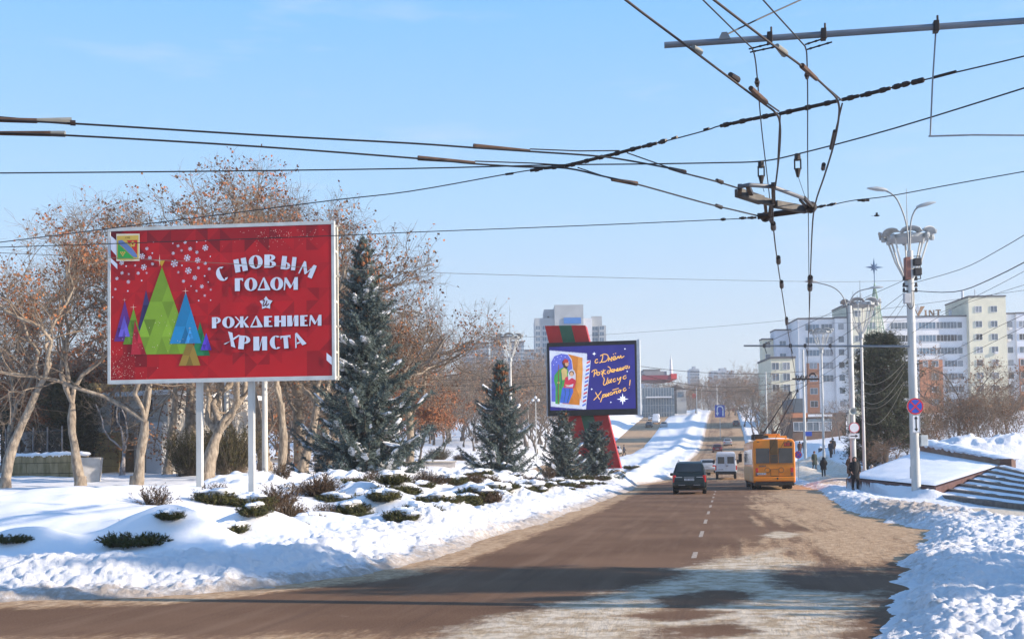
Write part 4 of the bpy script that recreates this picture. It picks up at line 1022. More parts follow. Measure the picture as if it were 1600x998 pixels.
wood('far_wood', 'grey brown bare wood closing the park between the spruces and the pale blocks', [(r2.uniform(440, 870), r2.uniform(150, 270), r2.uniform(.85, 1.35)) for _ in range(64)], wp, 3)
wood('near_wood', 'brown thicket behind the stone wall and the red billboard', [(r2.uniform(-60, 500), r2.uniform(88, 135), r2.uniform(.75, 1.15)) for _ in range(34)], wq+wp[:1], 5)
wood('hill_wood', 'hazy brown trees along the top of the hill road', [(r2.uniform(1040, 1185), r2.uniform(330, 620), r2.uniform(.9, 1.5)) for _ in range(30)]+[(r2.uniform(1120, 1640), r2.uniform(310, 420), r2.uniform(.9, 1.2)) for _ in range(16)], wp, 9)
for rt in wp+wq:
    for ch in KIDS.pop(rt.name): bpy.data.objects.remove(ch)
    bpy.data.objects.remove(rt)

# ------------------------------------------------------------------ conifers
def needles(P0, D0, L, rng, per, nl, nw):
    """needle blades round many shoots: P0 bases, D0 unit directions, L lengths (numpy); per blades each"""
    n = len(P0); t = rng.uniform(0.02, 1.0, (n, per)); base_ = P0[:, None]+D0[:, None]*L[:, None, None]*t[..., None]
    q = rng.normal(size=(n, per, 3)); q -= D0[:, None]*(q*D0[:, None]).sum(-1, keepdims=True); q /= np.linalg.norm(q, axis=-1, keepdims=True)
    d = q*.8+D0[:, None]*.75; d /= np.linalg.norm(d, axis=-1, keepdims=True)
    s = np.cross(d, D0[:, None]); s /= np.linalg.norm(s, axis=-1, keepdims=True)+1e-9
    ln = nl*rng.uniform(.7, 1.25, (n, per, 1)); tip = base_+d*ln
    V = np.stack([base_-s*nw/2, base_+s*nw/2, tip], 2).reshape(-1, 3)
    return V, np.arange(len(V)).reshape(-1, 3)
def spruce(name, label, seed, H, Rb, z0=.35, cones=0, needle=M_NEED, snow=.22, nb=9, loc=(0, 0, 0), taper=1.0, per=13, group='spruces along the median', step=.24, cat='tree', droop=1.0, topgap=0.0, shoot=.34, nl=.085, nw=.017):
    rng = np.random.default_rng(seed); rnd = random.Random(seed); root = thing(name, label, cat, loc, 0, group)
    tr = Tubes(); tr.add([np.array([0, 0, z]) for z in np.linspace(-.3, H, 8)], np.linspace(H*.016+.04, .012, 8), 8)
    br = Tubes(); P0 = []; D0 = []; LL = []; SN = MB(); CP = []
    z = z0; 
    while z < H-.12:
        f = (z-z0)/(H-z0); Rz = Rb*((1-f)**taper)*(.78+.20*math.sin(z*5.2+seed)+rnd.uniform(-.12, .12))+.06
        n = max(4, int(nb*(1-.5*f)))
        for k in range(n):
            a = 2*math.pi*(k+rnd.uniform(-.35, .35))/n+z*2.1; L = Rz*rnd.uniform(.60, 1.18)
            if rnd.random() < .10: L *= .55
            up = (.55*f-.05+rnd.uniform(-.07, .07)); c, s_ = math.cos(a), math.sin(a)
            P = []; zz = z+rnd.uniform(-.1, .1); m = 6
            for i in range(m+1):
                t = i/m; h = zz+L*(up*t-.42*droop*math.sin(t*math.pi*.8)*(1-f)+.20*t*t*(1-f))
                P.append(np.array([c*L*t, s_*L*t, h]))
            br.add(P, np.linspace(.012+.012*L, .006, m+1), 4)
            ns = max(3, int(L/.105))
            for i in range(ns):
                t = .12+.88*(i+.5)/ns; x = t*m; j = min(int(x), m-1); q = P[j]+(P[j+1]-P[j])*(x-j); d = P[j+1]-P[j]; d = d/np.linalg.norm(d)
                sw = np.array([-s_, c, 0.0])
                for sg in (-1, 1):
                    ang = rnd.uniform(.55, .95); dd = d*math.cos(ang)+sw*sg*math.sin(ang)+np.array([0, 0, -.22*droop+rnd.uniform(-.12, .2)]); dd /= np.linalg.norm(dd)
                    l = min(shoot, .12+.30*Rz)*(.55+.6*(1-t))*rnd.uniform(.7, 1.25)*(.55+.45*min(1, L))
                    P0.append(q); D0.append(dd); LL.append(l)
                    if rnd.random() < .45: P0.append(q+dd*l*.5); D0.append(unit(dd+np.array([rnd.uniform(-.5, .5), rnd.uniform(-.5, .5), -.4]))); LL.append(l*.7)
            P0.append(P[-1]-d*.05); D0.append(d); LL.append(.25)
            P0.append(P[1]); D0.append(d); LL.append(L*.5)
            # snow lying on the boughs
            if rnd.random() < snow*(1.25-f) and L > .35:
                for _ in range(rnd.choice((4, 6, 8))):
                    t = rnd.uniform(.35, .98); x = t*m; j = min(int(x), m-1); q = P[j]+(P[j+1]-P[j])*(x-j); d = P[j+1]-P[j]; off = rnd.gauss(0, .10)*(.4+L*.35)
                    w = rnd.uniform(.045, .135)*(.6+.45*min(1.4, L)); M_ = Matrix.Rotation(a, 3, 'Z') @ Matrix.Rotation(-math.atan2(d[2], math.hypot(d[0], d[1])), 3, 'Y')
                    b = len(SN.v); SN.blob((0, 0, 0), (w*1.7, w*1.0, w*.42), 7, 4, jit=.35, rnd=rnd)
                    for ii in range(b, len(SN.v)):
                        v = M_ @ Vector(SN.v[ii]); SN.v[ii] = (v.x+q[0]-s_*off, v.y+q[1]+c*off, v.z+q[2]+.045-abs(off)*.2)
            if cones and f > cones and rnd.random() < .9:
                for _ in range(7): CP.append(P[rnd.choice((2, 3, 4, 5))]+np.array([rnd.uniform(-.12, .12), rnd.uniform(-.12, .12), -.06]))
        z += step*(1-.35*f)*rnd.uniform(.8, 1.2)
    P0.append(np.array([0, 0, H-.5])); D0.append(np.array([0, 0, 1.0])); LL.append(.55)
    tr.mesh('trunk', M_GBARK, root)
    V1, F1 = needles(np.array(P0), np.array([unit(d) for d in D0]), np.array(LL), rng, per, nl, nw)
    bo = br.mesh('bough', M_GBARK, root); bo.name = 'branch'
    npmesh('foliage', V1, F1, needle, root)
    if SN.v: SN.build('clinging_snow', M_SNOWP, root, smooth=True, fix=False)
    if CP:
        cb = MB()
        for p in CP: cb.lathe([(.012, 0), (.042, -.04), (.044, -.12), (.015, -.20)], 5, p)
        cb.build('cone_cluster', M_CONE, root)
    return root
SPR = [(570, 47, 'tall blue spruce with brown cones at its tip, nearest the red billboard', dict(seed=5, H=9.75, Rb=3.45, cones=.80, nb=13, per=15, taper=1.0, snow=.45, step=.28, nl=.125, nw=.026, shoot=.46)),
       (783, 66, 'dark spruce with a cone covered tip standing left of the lit screen', dict(seed=8, H=6.6, Rb=2.9, cones=.68, nb=10, per=13, taper=1.0, snow=.35, step=.29, nl=.13, nw=.03, shoot=.44)),
       (880, 75, 'spruce hiding the lower corner of the lit screen', dict(seed=15, H=4.5, Rb=2.1, cones=.78, nb=11, per=13, taper=.8, snow=.3, nl=.13, nw=.03, shoot=.42)),
       (930, 80, 'small bluish spruce in front of the leaning striped pylon', dict(seed=19, H=4.0, Rb=1.75, nb=11, per=13, taper=.6, snow=.25, nl=.13, nw=.03, shoot=.42))]
for px, D, lab, kw in SPR:
    t = spruce('spruce', lab, **kw); place_at(t, px, D, .3)
def pine(name, label, seed, H, loc_px, D, Rw, needle=M_NEEDG, gaps=.3, count=260):
    rng = np.random.default_rng(seed); rnd = random.Random(seed); root = thing(name, label, 'tree'); place_at(root, loc_px, D)
    tr = Tubes(); tr.add([np.array([.25*math.sin(z*.4), .1*math.sin(z), z]) for z in np.linspace(-.3, H*.94, 9)], np.linspace(.24, .05, 9), 8)
    br = Tubes(); P0 = []; D0 = []; LL = []
    for k in range(count):
        f = rnd.random()**.85; z = H*(.10+.88*f); w = Rw*min(1, (1-f)*2.4+.25)*(.75+.5*vnoise(np.array([z*.6+seed]), np.array([k % 5*.7]), 4)[0])
        a = rnd.uniform(0, 6.283); L = w*rnd.uniform(.55, 1.1); c, s_ = math.cos(a), math.sin(a)
        if vnoise(np.array([z*.55]), np.array([a*1.1]), seed)[0] < gaps: continue
        e = np.array([c*L, s_*L, z+L*rnd.uniform(.0, .45)]); b0 = np.array([.25*math.sin(z*.4), 0, z-.1])
        br.add([b0, (b0+e)/2+np.array([0, 0, -.1]), e], [.05, .03, .012], 4)
        for _ in range(26):
            t = rnd.uniform(.45, 1.05); q = b0+(e-b0)*t+rng.normal(size=3)*.16*np.array([1.6, 1.6, .8])
            dd = np.array([c, s_, .25])+rng.normal(size=3)*.7; P0.append(q); D0.append(unit(dd)); LL.append(rnd.uniform(.2, .42))
    tr.mesh('trunk', M_GBARK, root); br.mesh('branch', M_GBARK, root)
    V, Fq = needles(np.array(P0), np.array(D0), np.array(LL), rng, 12, .16, .026)
    npmesh('foliage', V, Fq, needle, root)
    return root
pine('pine_tree', 'big dark pine between the loudspeaker pole and the sign pole', 33, 9.6, 1382, 84, 2.4, gaps=.31, count=560)
pine('pine_tree', 'low dark conifer at the foot of the big pine', 35, 4.2, 1352, 88, 1.3, gaps=.2, count=150)
pine('pine_tree', 'dark shaggy conifer behind the black railing', 37, 6.0, 106, 74, 2.0, needle=mat('dark_conifer_needle', (.022, .030, .016), .8, 0, .4, 1.5, col2=(.07, .06, .025)), gaps=.2, count=240)
pine('pine_tree', 'dark conifer behind the first pale trunk', 39, 5.2, 40, 78, 1.8, needle=MATS['dark_conifer_needle'], gaps=.2, count=200)

# ------------------------------------------------------------------ evergreen shrubs
def shrub(name, label, seed, size, m=M_JUN, group=None, upright=.5, n=170, snow=0, nl=.055, nw=.013, per=10):
    rng = np.random.default_rng(seed); rnd = random.Random(seed); root = thing(name, label, 'shrub', (0, 0, 0), 0, group)
    br = Tubes(); P0 = []; D0 = []; LL = []
    for k in range(n):
        a = rnd.uniform(0, 6.283); r = math.sqrt(rnd.random())*.6; b0 = np.array([math.cos(a)*r*size[0], math.sin(a)*r*size[1], -.05])
        d = np.array(unit((math.cos(a)*(1-upright)+rnd.gauss(0, .35), math.sin(a)*(1-upright)+rnd.gauss(0, .35), upright+rnd.uniform(.0, .5)))); L = size[2]*rnd.uniform(.55, 1.15)
        br.add([b0, b0+d*L*.5, b0+d*L], [.008, .006, .003], 3)
        for t in (.25, .4, .55, .7, .82, .94):
            P0.append(b0+d*L*t); D0.append(unit(d+rng.normal(size=3)*.45)); LL.append(L*.26)
    br.mesh('stem', M_TWIG, root)
    V, Fq = needles(np.array(P0), np.array(D0), np.array(LL), rng, per, nl, nw); npmesh('foliage', V, Fq, m, root)
    if snow:
        sb = MB()
        for _ in range(snow):
            a = rnd.uniform(0, 6.28); r = rnd.uniform(.1, .7)
            sb.blob((math.cos(a)*r*size[0], math.sin(a)*r*size[1], size[2]*rnd.uniform(.6, .95)), (rnd.uniform(.10, .26), rnd.uniform(.1, .2), rnd.uniform(.05, .10)), 8, 4, jit=.25, rnd=rnd)
        sb.build('clinging_snow', M_SNOWP, root, smooth=True, fix=False)
    return root
SG = 'juniper shrubs half buried in the snow of the median'
sh = [shrub('juniper_shrub', 'j', 201, (.66, .30, .22), group=SG, n=260, upright=.35), shrub('juniper_shrub', 'j', 203, (.44, .30, .30), group=SG, snow=7, n=240, upright=.4), shrub('juniper_shrub', 'j', 205, (.7, .5, .5), M_JUNB, SG, .6, n=200), shrub('juniper_shrub', 'j', 207, (.3, .3, .5), M_JUNB, SG, .75, n=50)]
used = set()
for px, py, k, sc, lab in SH_:
    p = jun_at(px, py)
    p.z = ground(p.x, p.y)-.02
    if k not in used:
        used.add(k); o = sh[k]; o.location = p; o['label'] = lab
    else: o = dup(sh[k], p, rnd.uniform(0, 6.28), lab)
    o.scale = (sc, sc, sc*.9)
    if k == 0: o.rotation_euler.z = YAW+rnd.uniform(-.2, .2)
# the close band of low junipers between the bank and the spruces
r3 = random.Random(77); nb_ = 0
while nb_ < 80:
    y = 24+53*r3.random()**1.3; x = float(XL(y))-r3.uniform(2.0, 6.5 if y < 62 else 4.0)
    if float(left_s(np.array([x]), np.array([y]))[0]) < 1.9: continue
    k = r3.choice((0, 1, 1, 1, 2, 3)); sc = r3.uniform(.7, 1.35)*(.8 if k == 2 else 1); nb_ += 1
    o = dup(sh[k], (x, y, ground(x, y, True)-.03), r3.uniform(0, 6.28), 'low juniper tuft in the snowy planting band between the bank and the spruces', 'juniper tufts of the planting band', scale=(sc, sc, sc*.85))
cl = [shrub('clipped_shrub', 'rounded dark evergreen bush left of the thick plane trunk', 301, (1.5, 1.2, 2.3), mat('dark_evergreen', (.03, .035, .015), .8, 0, .4, 3, col2=(.09, .075, .03)), 'dark bushes by the thick plane tree', .8, n=420, nl=.1, nw=.03, per=12)]
place_at(cl[0], 300, 66); o = dup(cl[0], gpt(362, 66), 1, 'rounded dark evergreen bush right of the thick plane trunk', scale=(1.0, 1.0, 1.1))
o = dup(cl[0], gpt(686, 128), 2, 'round dark bush on the white lawn between the spruces', scale=(.9, .9, .5))

# a spruce added out of view on the right to throw the foreground shadow band
big = [o for o in bpy.data.objects if o.name.startswith('spruce') and o.parent is None]
for x, y, sc, lab in ((17.0, 13.0, 1.3, 'tall spruce added outside the picture to shade the foreground'),):
    p = at(800+FPX*x/y, 700, y); dup(big[0], (p.x, p.y, .1), x, lab, scale=sc)
# ================================================================== BUILDINGS
M_BWHITE = mat('white_render', (.64, .65, .68), .85, 0, .06, .5)
M_BBLUE = mat('bluish_white_render', (.58, .61, .68), .85, 0, .06, .5)
M_BYEL = mat('pale_yellow_render', (.62, .595, .47), .85, 0, .06, .5)
M_BORA = mat('orange_brick_render', (.42, .17, .085), .85, 0, .12, 1.5)
M_GLASS = glass('window_glass', (.09, .12, .15)); M_GLASSB = glass('blue_window_glass', (.10, .16, .22))
M_GLASSD = glass('dark_window_glass', (.018, .022, .028)); M_CURT = mat('curtained_window', (.22, .24, .27), .25, 0, .3, 2.5, spec=.6)
M_FRAMEW = mat('white_window_frame', (.66, .67, .70), .6, 0, .05, 3)
M_ROOFD = mat('dark_roof_edge', (.08, .08, .09), .8)
M_CONC = mat('grey_concrete', (.36, .38, .40), .85, 0, .10, .4)
M_CONCB = mat('bluish_concrete', (.30, .34, .40), .85, 0, .10, .4)
M_GREYB = mat('grey_panel', (.25, .27, .30), .8, 0, .1, .4)
class Facade:
    """a wall plane facing the street; x metres along it, z metres above its foot"""
    def __init__(s, root): s.r = root; s.win = {}; s.rn = random.Random(len(root.name)*7)
    def window(s, x, y, z, w, h, kind='w'):
        if kind == 'w': kind = s.rn.choice('wwwdc')
        key = (kind, round(w, 2), round(h, 2))
        if key not in s.win:
            f = MB()
            f.box((0, -.02, h/2-.03), (w, .12, .06)); f.box((0, -.02, -h/2+.03), (w, .12, .06))
            f.box((-w/2+.03, -.02, 0), (.06, .12, h-.12)); f.box((w/2-.03, -.02, 0), (.06, .12, h-.12))
            n = max(1, int(w/.75))
            for i in range(1, n): f.box((-w/2+w*i/n, -.022, 0), (.06, .10, h-.13))
            g = MB(); g.box((0, .0, 0), (w-.10, .04, h-.10))
            fr = f.build('window', M_FRAMEW, s.r); gl = g.build('pane', {'b': M_GLASSB, 'w': M_GLASS, 'd': M_GLASSD, 'c': M_CURT}[kind], fr)
            s.win[key] = fr; fr.location = (x, y, z); return fr
        a = s.win[key]; b = a.copy(); link(b); b.parent = s.r; b.location = (x, y, z); KIDS[b.name] = []; KIDS[s.r.name].append(b)
        for c in KIDS[a.name]:
            d = c.copy(); link(d); d.parent = b; KIDS[b.name].append(d); KIDS[d.name] = []
        return b
def column_box(root, nm, m, x0, x1, y0, y1, z0, z1):
    b = MB(); b.box(((x0+x1)/2, (y0+y1)/2, (z0+z1)/2), (x1-x0, y1-y0, z1-z0)); return b.build(nm, m, root)
# ---- the long block of flats on the right
FD = 270.0
c0 = at(1400, 690, FD)
flats = thing('apartment_block', 'long white and pale yellow apartment block with orange panels and rooftop letters', 'apartment block', (c0.x, c0.y, 5.0), YAW)
FP = FPX/FD
def fx(px, py=560): 
    p = at(px, py, FD); v = Vector((p.x-c0.x, p.y-c0.y, 0)); return v.x*math.cos(YAW)+v.y*math.sin(YAW)
def fz(py, px=1400): return at(px, py, FD).z-5.0
fa = Facade(flats)
rows = [509, 529, 549, 569, 589, 609, 629, 649]
SEG = [ # name, x0, x1, setback, top, material
 (1206, 1224, 10, 521, M_BYEL), (1224, 1250, 8, 508, M_BBLUE), (1250, 1306, 1.2, 496, M_BWHITE), (1306, 1326, 0, 496, M_BWHITE), (1326, 1376, -1.2, 474, M_BYEL), (1376, 1512, 0, 496, M_BWHITE),
 (1512, 1570, -1.4, 467, M_BYEL), (1570, 1588, 0, 493, M_BWHITE), (1588, 1690, -.6, 493, M_BBLUE)]
for x0, x1, sb, tp, m in SEG:
    a, b_ = fx(x0), fx(x1); zt = fz(tp)
    column_box(flats, 'wall', m, a, b_, sb, 13, -3, zt)
    column_box(flats, 'parapet', M_ROOFD, a-.1, b_+.1, sb-.15, 13.1, zt+.004, zt+.34)
for x0, x1, sb, y0, y1 in ((1436, 1472, -.25, 563, 660), (1262, 1281, .9, 565, 645), (1590, 1604, -.9, 563, 640)):
    column_box(flats, 'orange_panel', M_BORA, fx(x0), fx(x1), sb, 1.5, fz(y1)-6, fz(y0))
def band(x0, x1, sb, zc, h=1.55, kind='w'):            # a glazed loggia
    a, b_ = fx(x0), fx(x1); w = b_-a
    fa.window((a+b_)/2, sb-.05, zc, w, h, kind)
for i, y in enumerate(rows):
    z = fz(y)
    for px in (1311, 1316.5): pass
    if i < 7:
        fa.window(fx(1315), -.05, z, 1.4, 1.5)
        for px in (1339, 1362): fa.window(fx(px), -1.25, z, 1.5, 1.5)
        for px in (1500,): fa.window(fx(px), -.05, z, 1.4, 1.5)
        for px in (1527, 1551): fa.window(fx(px), -1.45, z, 1.6, 1.5)
        fa.window(fx(1579), -.05, z, 1.4, 1.5)
        for px in (1597,): fa.window(fx(px), -.95 if i > 2 else -.65, z, 1.7, 1.5)
    if i < 5: band(1286, 1304, 1.15, z, 1.6)
    if i < 3: band(1261, 1283, 1.15, z, 1.5, 'b')
    if i < 3:
        band(1392, 1421, -.05, z, 1.6); band(1436, 1463, -.05, z, 1.6, 'b'); band(1464, 1497, -.05, z, 1.6)
    elif i < 7:
        fa.window(fx(1460), -.3, z, 1.7, 1.5); fa.window(fx(1445), -.3, z, 1.2, 1.5) if i == 3 else None
        band(1475, 1496, -.05, z, 1.5); fa.window(fx(1272), .85, z, 1.8, 1.5); band(1396, 1420, -.05, z, 1.5)
    if 1 <= i < 7: fa.window(fx(1236), 7.95, z, 1.6, 1.4, 'b'); fa.window(fx(1215), 9.95, z, 1.3, 1.4)
fa.window(fx(1527), -1.45, fz(486), 1.6, 1.5); fa.window(fx(1551), -1.45, fz(486), 1.6, 1.5); fa.window(fx(1339), -1.25, fz(490), 1.5, 1.5); fa.window(fx(1362), -1.25, fz(490), 1.5, 1.5)
M_AC = mat('ac_unit', (.55, .56, .58), .5)
for px, py in ((1503, 560), (1552, 554), (1579, 516), (1577, 534), (1507, 540), (1318, 575), (1527, 598), (1580, 580)):
    b = MB(); b.box((0, -.25, 0), (.85, .32, .6)); b.lathe([(.24, -.425), (.24, -.40)], 12, (0, 0, 0), 'Y'); o = b.build('air_conditioner', M_AC, flats); o.location = (fx(px), -.05 if px not in (1552, 1527) else -1.45, fz(py))
rm = MB()
for px, h, r in ((1517, 2.4, .32), (1537, 2.6, .10), (1343, 3.6, .07), (1350, 2.6, .07), (1356, 3.0, .07), (1497, 2.2, .4)):
    zt = fz(467 if px > 1510 else 474 if px < 1400 else 496); o = MB(); o.cyl((fx(px), 4, zt), (fx(px), 4, zt+h), r, n=8); o.build('roof_antenna' if r < .2 else 'roof_flue', M_CONC if r < .2 else M_BWHITE, flats)
# rooftop letters: V I N T
M_SIGNO = mat('bronze_letters', (.30, .17, .09), .5, .2, .1, 3)
zt = fz(496)+.34; b = MB()
X0 = fx(1433); s_ = 1/FP
sign = lambda x: fx(1431+x*40/1426*5.0) if 0 else None
def sg(x, y): return (fx(1400+x/7.13), fz(360+y/7.13))       # tracing grid of the roof sign
V_ = [[sg(345, 845), sg(300, 845), sg(262, 930), sg(270, 965)], [sg(236, 880), sg(270, 965), sg(262, 930), sg(246, 880)]]
I_ = [[sg(338, 888), sg(370, 888), sg(362, 896), sg(362, 940), sg(370, 948), sg(338, 948), sg(346, 940), sg(346, 896)]]
N_ = [[sg(390, 888), sg(400, 888), sg(400, 948), sg(390, 948)], [sg(400, 888), sg(408, 888), sg(440, 935), sg(440, 948), sg(432, 948), sg(400, 902)], [sg(440, 888), sg(450, 888), sg(450, 948), sg(440, 948)]]
T_ = [[sg(468, 884), sg(522, 884), sg(522, 900), sg(503, 892), sg(503, 940), sg(508, 948), sg(482, 948), sg(487, 940), sg(487, 892), sg(468, 900)]]
for ch in (V_, I_, N_, T_):
    b = MB()
    for P in ch: b.prism(P, .3, Matrix.Translation((0, .4, 0)))
    for P in ch[:1]:
        lo = min(P, key=lambda q: q[1]); b.bar((lo[0], .6, fz(496)+.2), (lo[0], .6, lo[1]+.1), .08)
    b.build('roof_letter', M_SIGNO, flats)
cx_, cz_ = sg(262, 875); b = MB(); b.prism([(cx_, cz_+.95), (cx_+.45, cz_+.1), (cx_+.42, cz_-.35), (cx_, cz_-.6), (cx_-.42, cz_-.35), (cx_-.45, cz_+.1)], .25, Matrix.Translation((0, .3, 0)))
b.build('roof_drop_emblem', mat('silver_emblem', (.45, .47, .52), .4, .3), flats)

# ---- the tower block behind the screen
def far_block(name, label, cat, D, xl, xr, ytop, depth, m, zbase=None):
    p = at((xl+xr)/2, 650, D); zb = (base(p.y)+1.0) if zbase is None else zbase
    t = thing(name, label, cat, (p.x, p.y, zb), YAW)
    f = lambda px, py: (lambda q: ((q.x-p.x)*math.cos(YAW)+(q.y-p.y)*math.sin(YAW), q.z-zb))(at(px, py, D))
    return t, f
tw, f = far_block('tower_block', 'tall pale concrete tower block rising behind the lit screen', 'tower block', 360, 835, 945, 477, 14, M_CONC)
ta = Facade(tw)
for x0, x1, yt, sb, m in ((835, 866, 497, 0, M_CONC), (850, 866.5, 482, 2, M_CONC), (866, 911, 477, -1, M_CONC), (911, 925, 497, 0, M_BWHITE), (925, 941, 493, 1.5, M_CONC), (936, 947, 508, .5, M_CONC)):
    a, zt = f(x0, yt); b_, _ = f(x1, yt); column_box(tw, 'wall', m, a, b_, sb, 15, -6, zt)
for y in range(512, 650, 9):
    for px, sb in ((840.5, 0), (851, 0), (930, 1.5), (858, 0), (940.5, .5)):
        x, z = f(px, y); ta.window(x, sb-.05, z, 1.5 if px != 930 else 2.0, 1.35, 'b')
a, z1 = f(880.5, 497); b_, z0_ = f(907.5, 506); column_box(tw, 'rooftop_banner', mat('blue_banner', (.03, .17, .48), .5), a, b_, -1.3, -1.05, z0_, z1)
x, z = f(857, 494); column_box(tw, 'roof_hatch', M_ROOFD, x-.3, x+.3, 1.9, 2.1, z-.5, z+.3)
for i, (xl, xr, yt, D, m, lab) in enumerate([(722, 741, 538.5, 520, M_CONC, 'pale far block at the end of the row above the thicket'), (744, 763, 537.5, 520, M_CONC, 'pale far block in the middle of the row above the thicket'), (767, 786, 531, 530, M_CONCB, 'bluish far block standing up behind the flower lamp'),
                                            (798, 818, 536, 510, M_CONCB, 'far block between flower lamp and tower block'), (816, 838, 549, 540, M_GREYB, 'low grey far block touching the tower block'), (676, 694, 533, 560, M_CONC, 'far block with reddish roof behind the russet trees'), (640, 676, 548, 560, M_CONCB, 'low far block behind the tall spruce'), (1006, 1030, 580, 520, M_CONCB, 'flat roofed far block above the red fascia')]):
    t, f = far_block('far_block', lab, 'apartment block', D, xl, xr, yt, 12, m)
    a, zt = f(xl, yt); b_, _ = f(xr, yt); column_box(t, 'wall', m, a, b_, 0, 12, -8, zt); column_box(t, 'roof', M_ROOFD if i != 5 else mat('red_roof', (.28, .09, .07), .8), a-.3, b_+.3, -.3, 12.3, zt+.003, zt+.9)
    fw = Facade(t); n = 3
    for y in range(int(yt)+5, int(yt)+34, 6):
        for k in range(n):
            x, z = f(xl+(xr-xl)*(k+.5)/n, y); fw.window(x, -.05, z, 2.4, 1.4, 'b')
for xl, xr, yt, D, lab in ((1113, 1147, 579, 620, 'hazy far tower at the top of the road'), (1079, 1092, 576, 640, 'narrow hazy tower left of the road end')):
    t, f = far_block('far_block', lab, 'apartment block', D, xl, xr, yt, 12, M_CONCB)
    a, zt = f(xl, yt); b_, _ = f(xr, yt); column_box(t, 'wall', M_CONCB, a, b_, 0, 12, -12, zt); column_box(t, 'lift_house', M_CONCB, a+(b_-a)*.4, a+(b_-a)*.7, 3, 8, zt+.003, zt+1.6)
    fw = Facade(t)
    for y in range(yt+4, yt+26, 5):
        for k in range(3): x, z = f(xl+(xr-xl)*(k+.5)/3, y); fw.window(x, -.05, z, 2.2, 1.5, 'b')
# ---- glass shop building with the red fascia, far left of the road
sd = 335
t, f = far_block('shop_building', 'glass fronted shop building with a long dark red fascia and a white mast', 'shop', sd, 1003, 1058, 585, 15, M_GREYB)
a, zt = f(1003, 594); b_, z0_ = f(1054, 648); column_box(t, 'glass_front', glass('shop_glass', (.13, .18, .22), .15), a, b_, 0, 15, -4, zt-2.2)
column_box(t, 'fascia', mat('dark_red_fascia', (.22, .03, .05), .5), f(1003, 590)[0], f(1048, 590)[0], -.6, 15, f(1003, 593.5)[1], f(1003, 586.5)[1])
column_box(t, 'fascia_end', mat('bright_red_fascia', (.55, .03, .03), .5), f(1048.2, 590)[0], f(1057, 590)[0], -.8, 15, f(1003, 592.5)[1], f(1003, 584.5)[1])
column_box(t, 'roof_storey', M_GREYB, f(1008, 590)[0], f(1044, 590)[0], 3, 13, f(1003, 586)[1], f(1003, 579)[1])
b = MB(); x, z = f(1051, 586); b.cyl((x, 3, z), (x, 3, z+5), .5, .3); b.cyl((x, 3, z+5), (x, 3, f(1051, 553)[1]), .14, .08); b.build('mast', M_BWHITE, t)
b = MB()
for i in range(1, 12):
    x = a+(b_-a)*i/12; b.bar((x, -.05, -3), (x, -.05, zt-2.3), .12)
for k in range(1, 4): z = -2+(zt-1)*k/4; b.bar((a, -.08, z), (b_, -.08, z), .12)
b.build('glazing_frame', M_CONC, t)
column_box(t, 'canopy', M_BWHITE, a+1, b_-1, -2, -.1, f(1003, 622)[1], f(1003, 620)[1])
t, f = far_block('shop_building', 'small shop with a blue upper window beside the red fascia', 'shop', 345, 1057, 1078, 605, 10, M_CONC)
column_box(t, 'wall', M_CONC, f(1057, 600)[0], f(1072, 600)[0], 0, 9, -3, f(1060, 609)[1]); column_box(t, 'shop_window', M_GLASSB, f(1059, 600)[0], f(1068, 600)[0], -.12, .1, f(1060, 620)[1], f(1060, 612)[1])
b = MB(); a, z = f(1057, 609); c_, _ = f(1072, 609); b.prism([(a, z), (c_, z), (a, z+1.6)], 9); b.build('roof', M_ROOFD, t)
column_box(t, 'red_sign', mat('bright_red_fascia', (.55, .03, .03)), f(1082, 620)[0], f(1087, 620)[0], -.2, .1, f(1060, 622)[1], f(1060, 615)[1])
# ---- the low shops on the right, under the flats
t, f = far_block('shop_building', 'low brown shop with orange band under the apartment block', 'shop', 200, 1238, 1325, 645, 10, M_BORA)
z_ = lambda y: f(1270, y)[1]; x_ = lambda q: f(q, 660)[0]
column_box(t, 'wall', mat('brown_cladding', (.14, .085, .06), .8, 0, .2, 1), x_(1238), x_(1322), 0, 9, -2, z_(645)); column_box(t, 'orange_band', M_BORA, x_(1237), x_(1262), -.25, 9, z_(652), z_(644.6))
column_box(t, 'white_band', M_BWHITE, x_(1262.3), x_(1300), -.3, 9, z_(651), z_(647)); column_box(t, 'upper_panel', mat('slate_panel', (.07, .09, .11), .6), x_(1240), x_(1257), -.2, 8, z_(644), z_(622))
fw = Facade(t)
for px, w in ((1248, 1.9), (1270, 2.2), (1289, 2.2)): fw.window(x_(px), -.07, z_(666), w, 1.6)
column_box(t, 'shopfront', glass('shop_glass'), x_(1262), x_(1300), -.06, .1, z_(672), z_(654))
t, f = far_block('end_wall_house', 'pale yellow house end with few windows behind the street trees', 'house', 235, 1180, 1240, 560, 10, M_BYEL)
x_ = lambda q: f(q, 640)[0]; z_ = lambda y: f(1210, y)[1]
column_box(t, 'wall', M_BYEL, x_(1206), x_(1244), 0, 12, -3, z_(560)); column_box(t, 'roof', M_ROOFD, x_(1205), x_(1245), -.3, 12.3, z_(560), z_(557))
fw = Facade(t)
for y in (572, 589, 606, 623):
    for px in (1213, 1230): fw.window(x_(px), -.06, z_(y), 1.5, 1.5)
column_box(t, 'shop_awning', mat('grey_awning', (.16, .15, .13), .8), x_(1215), x_(1236), -1.2, -.1, z_(622), z_(612))

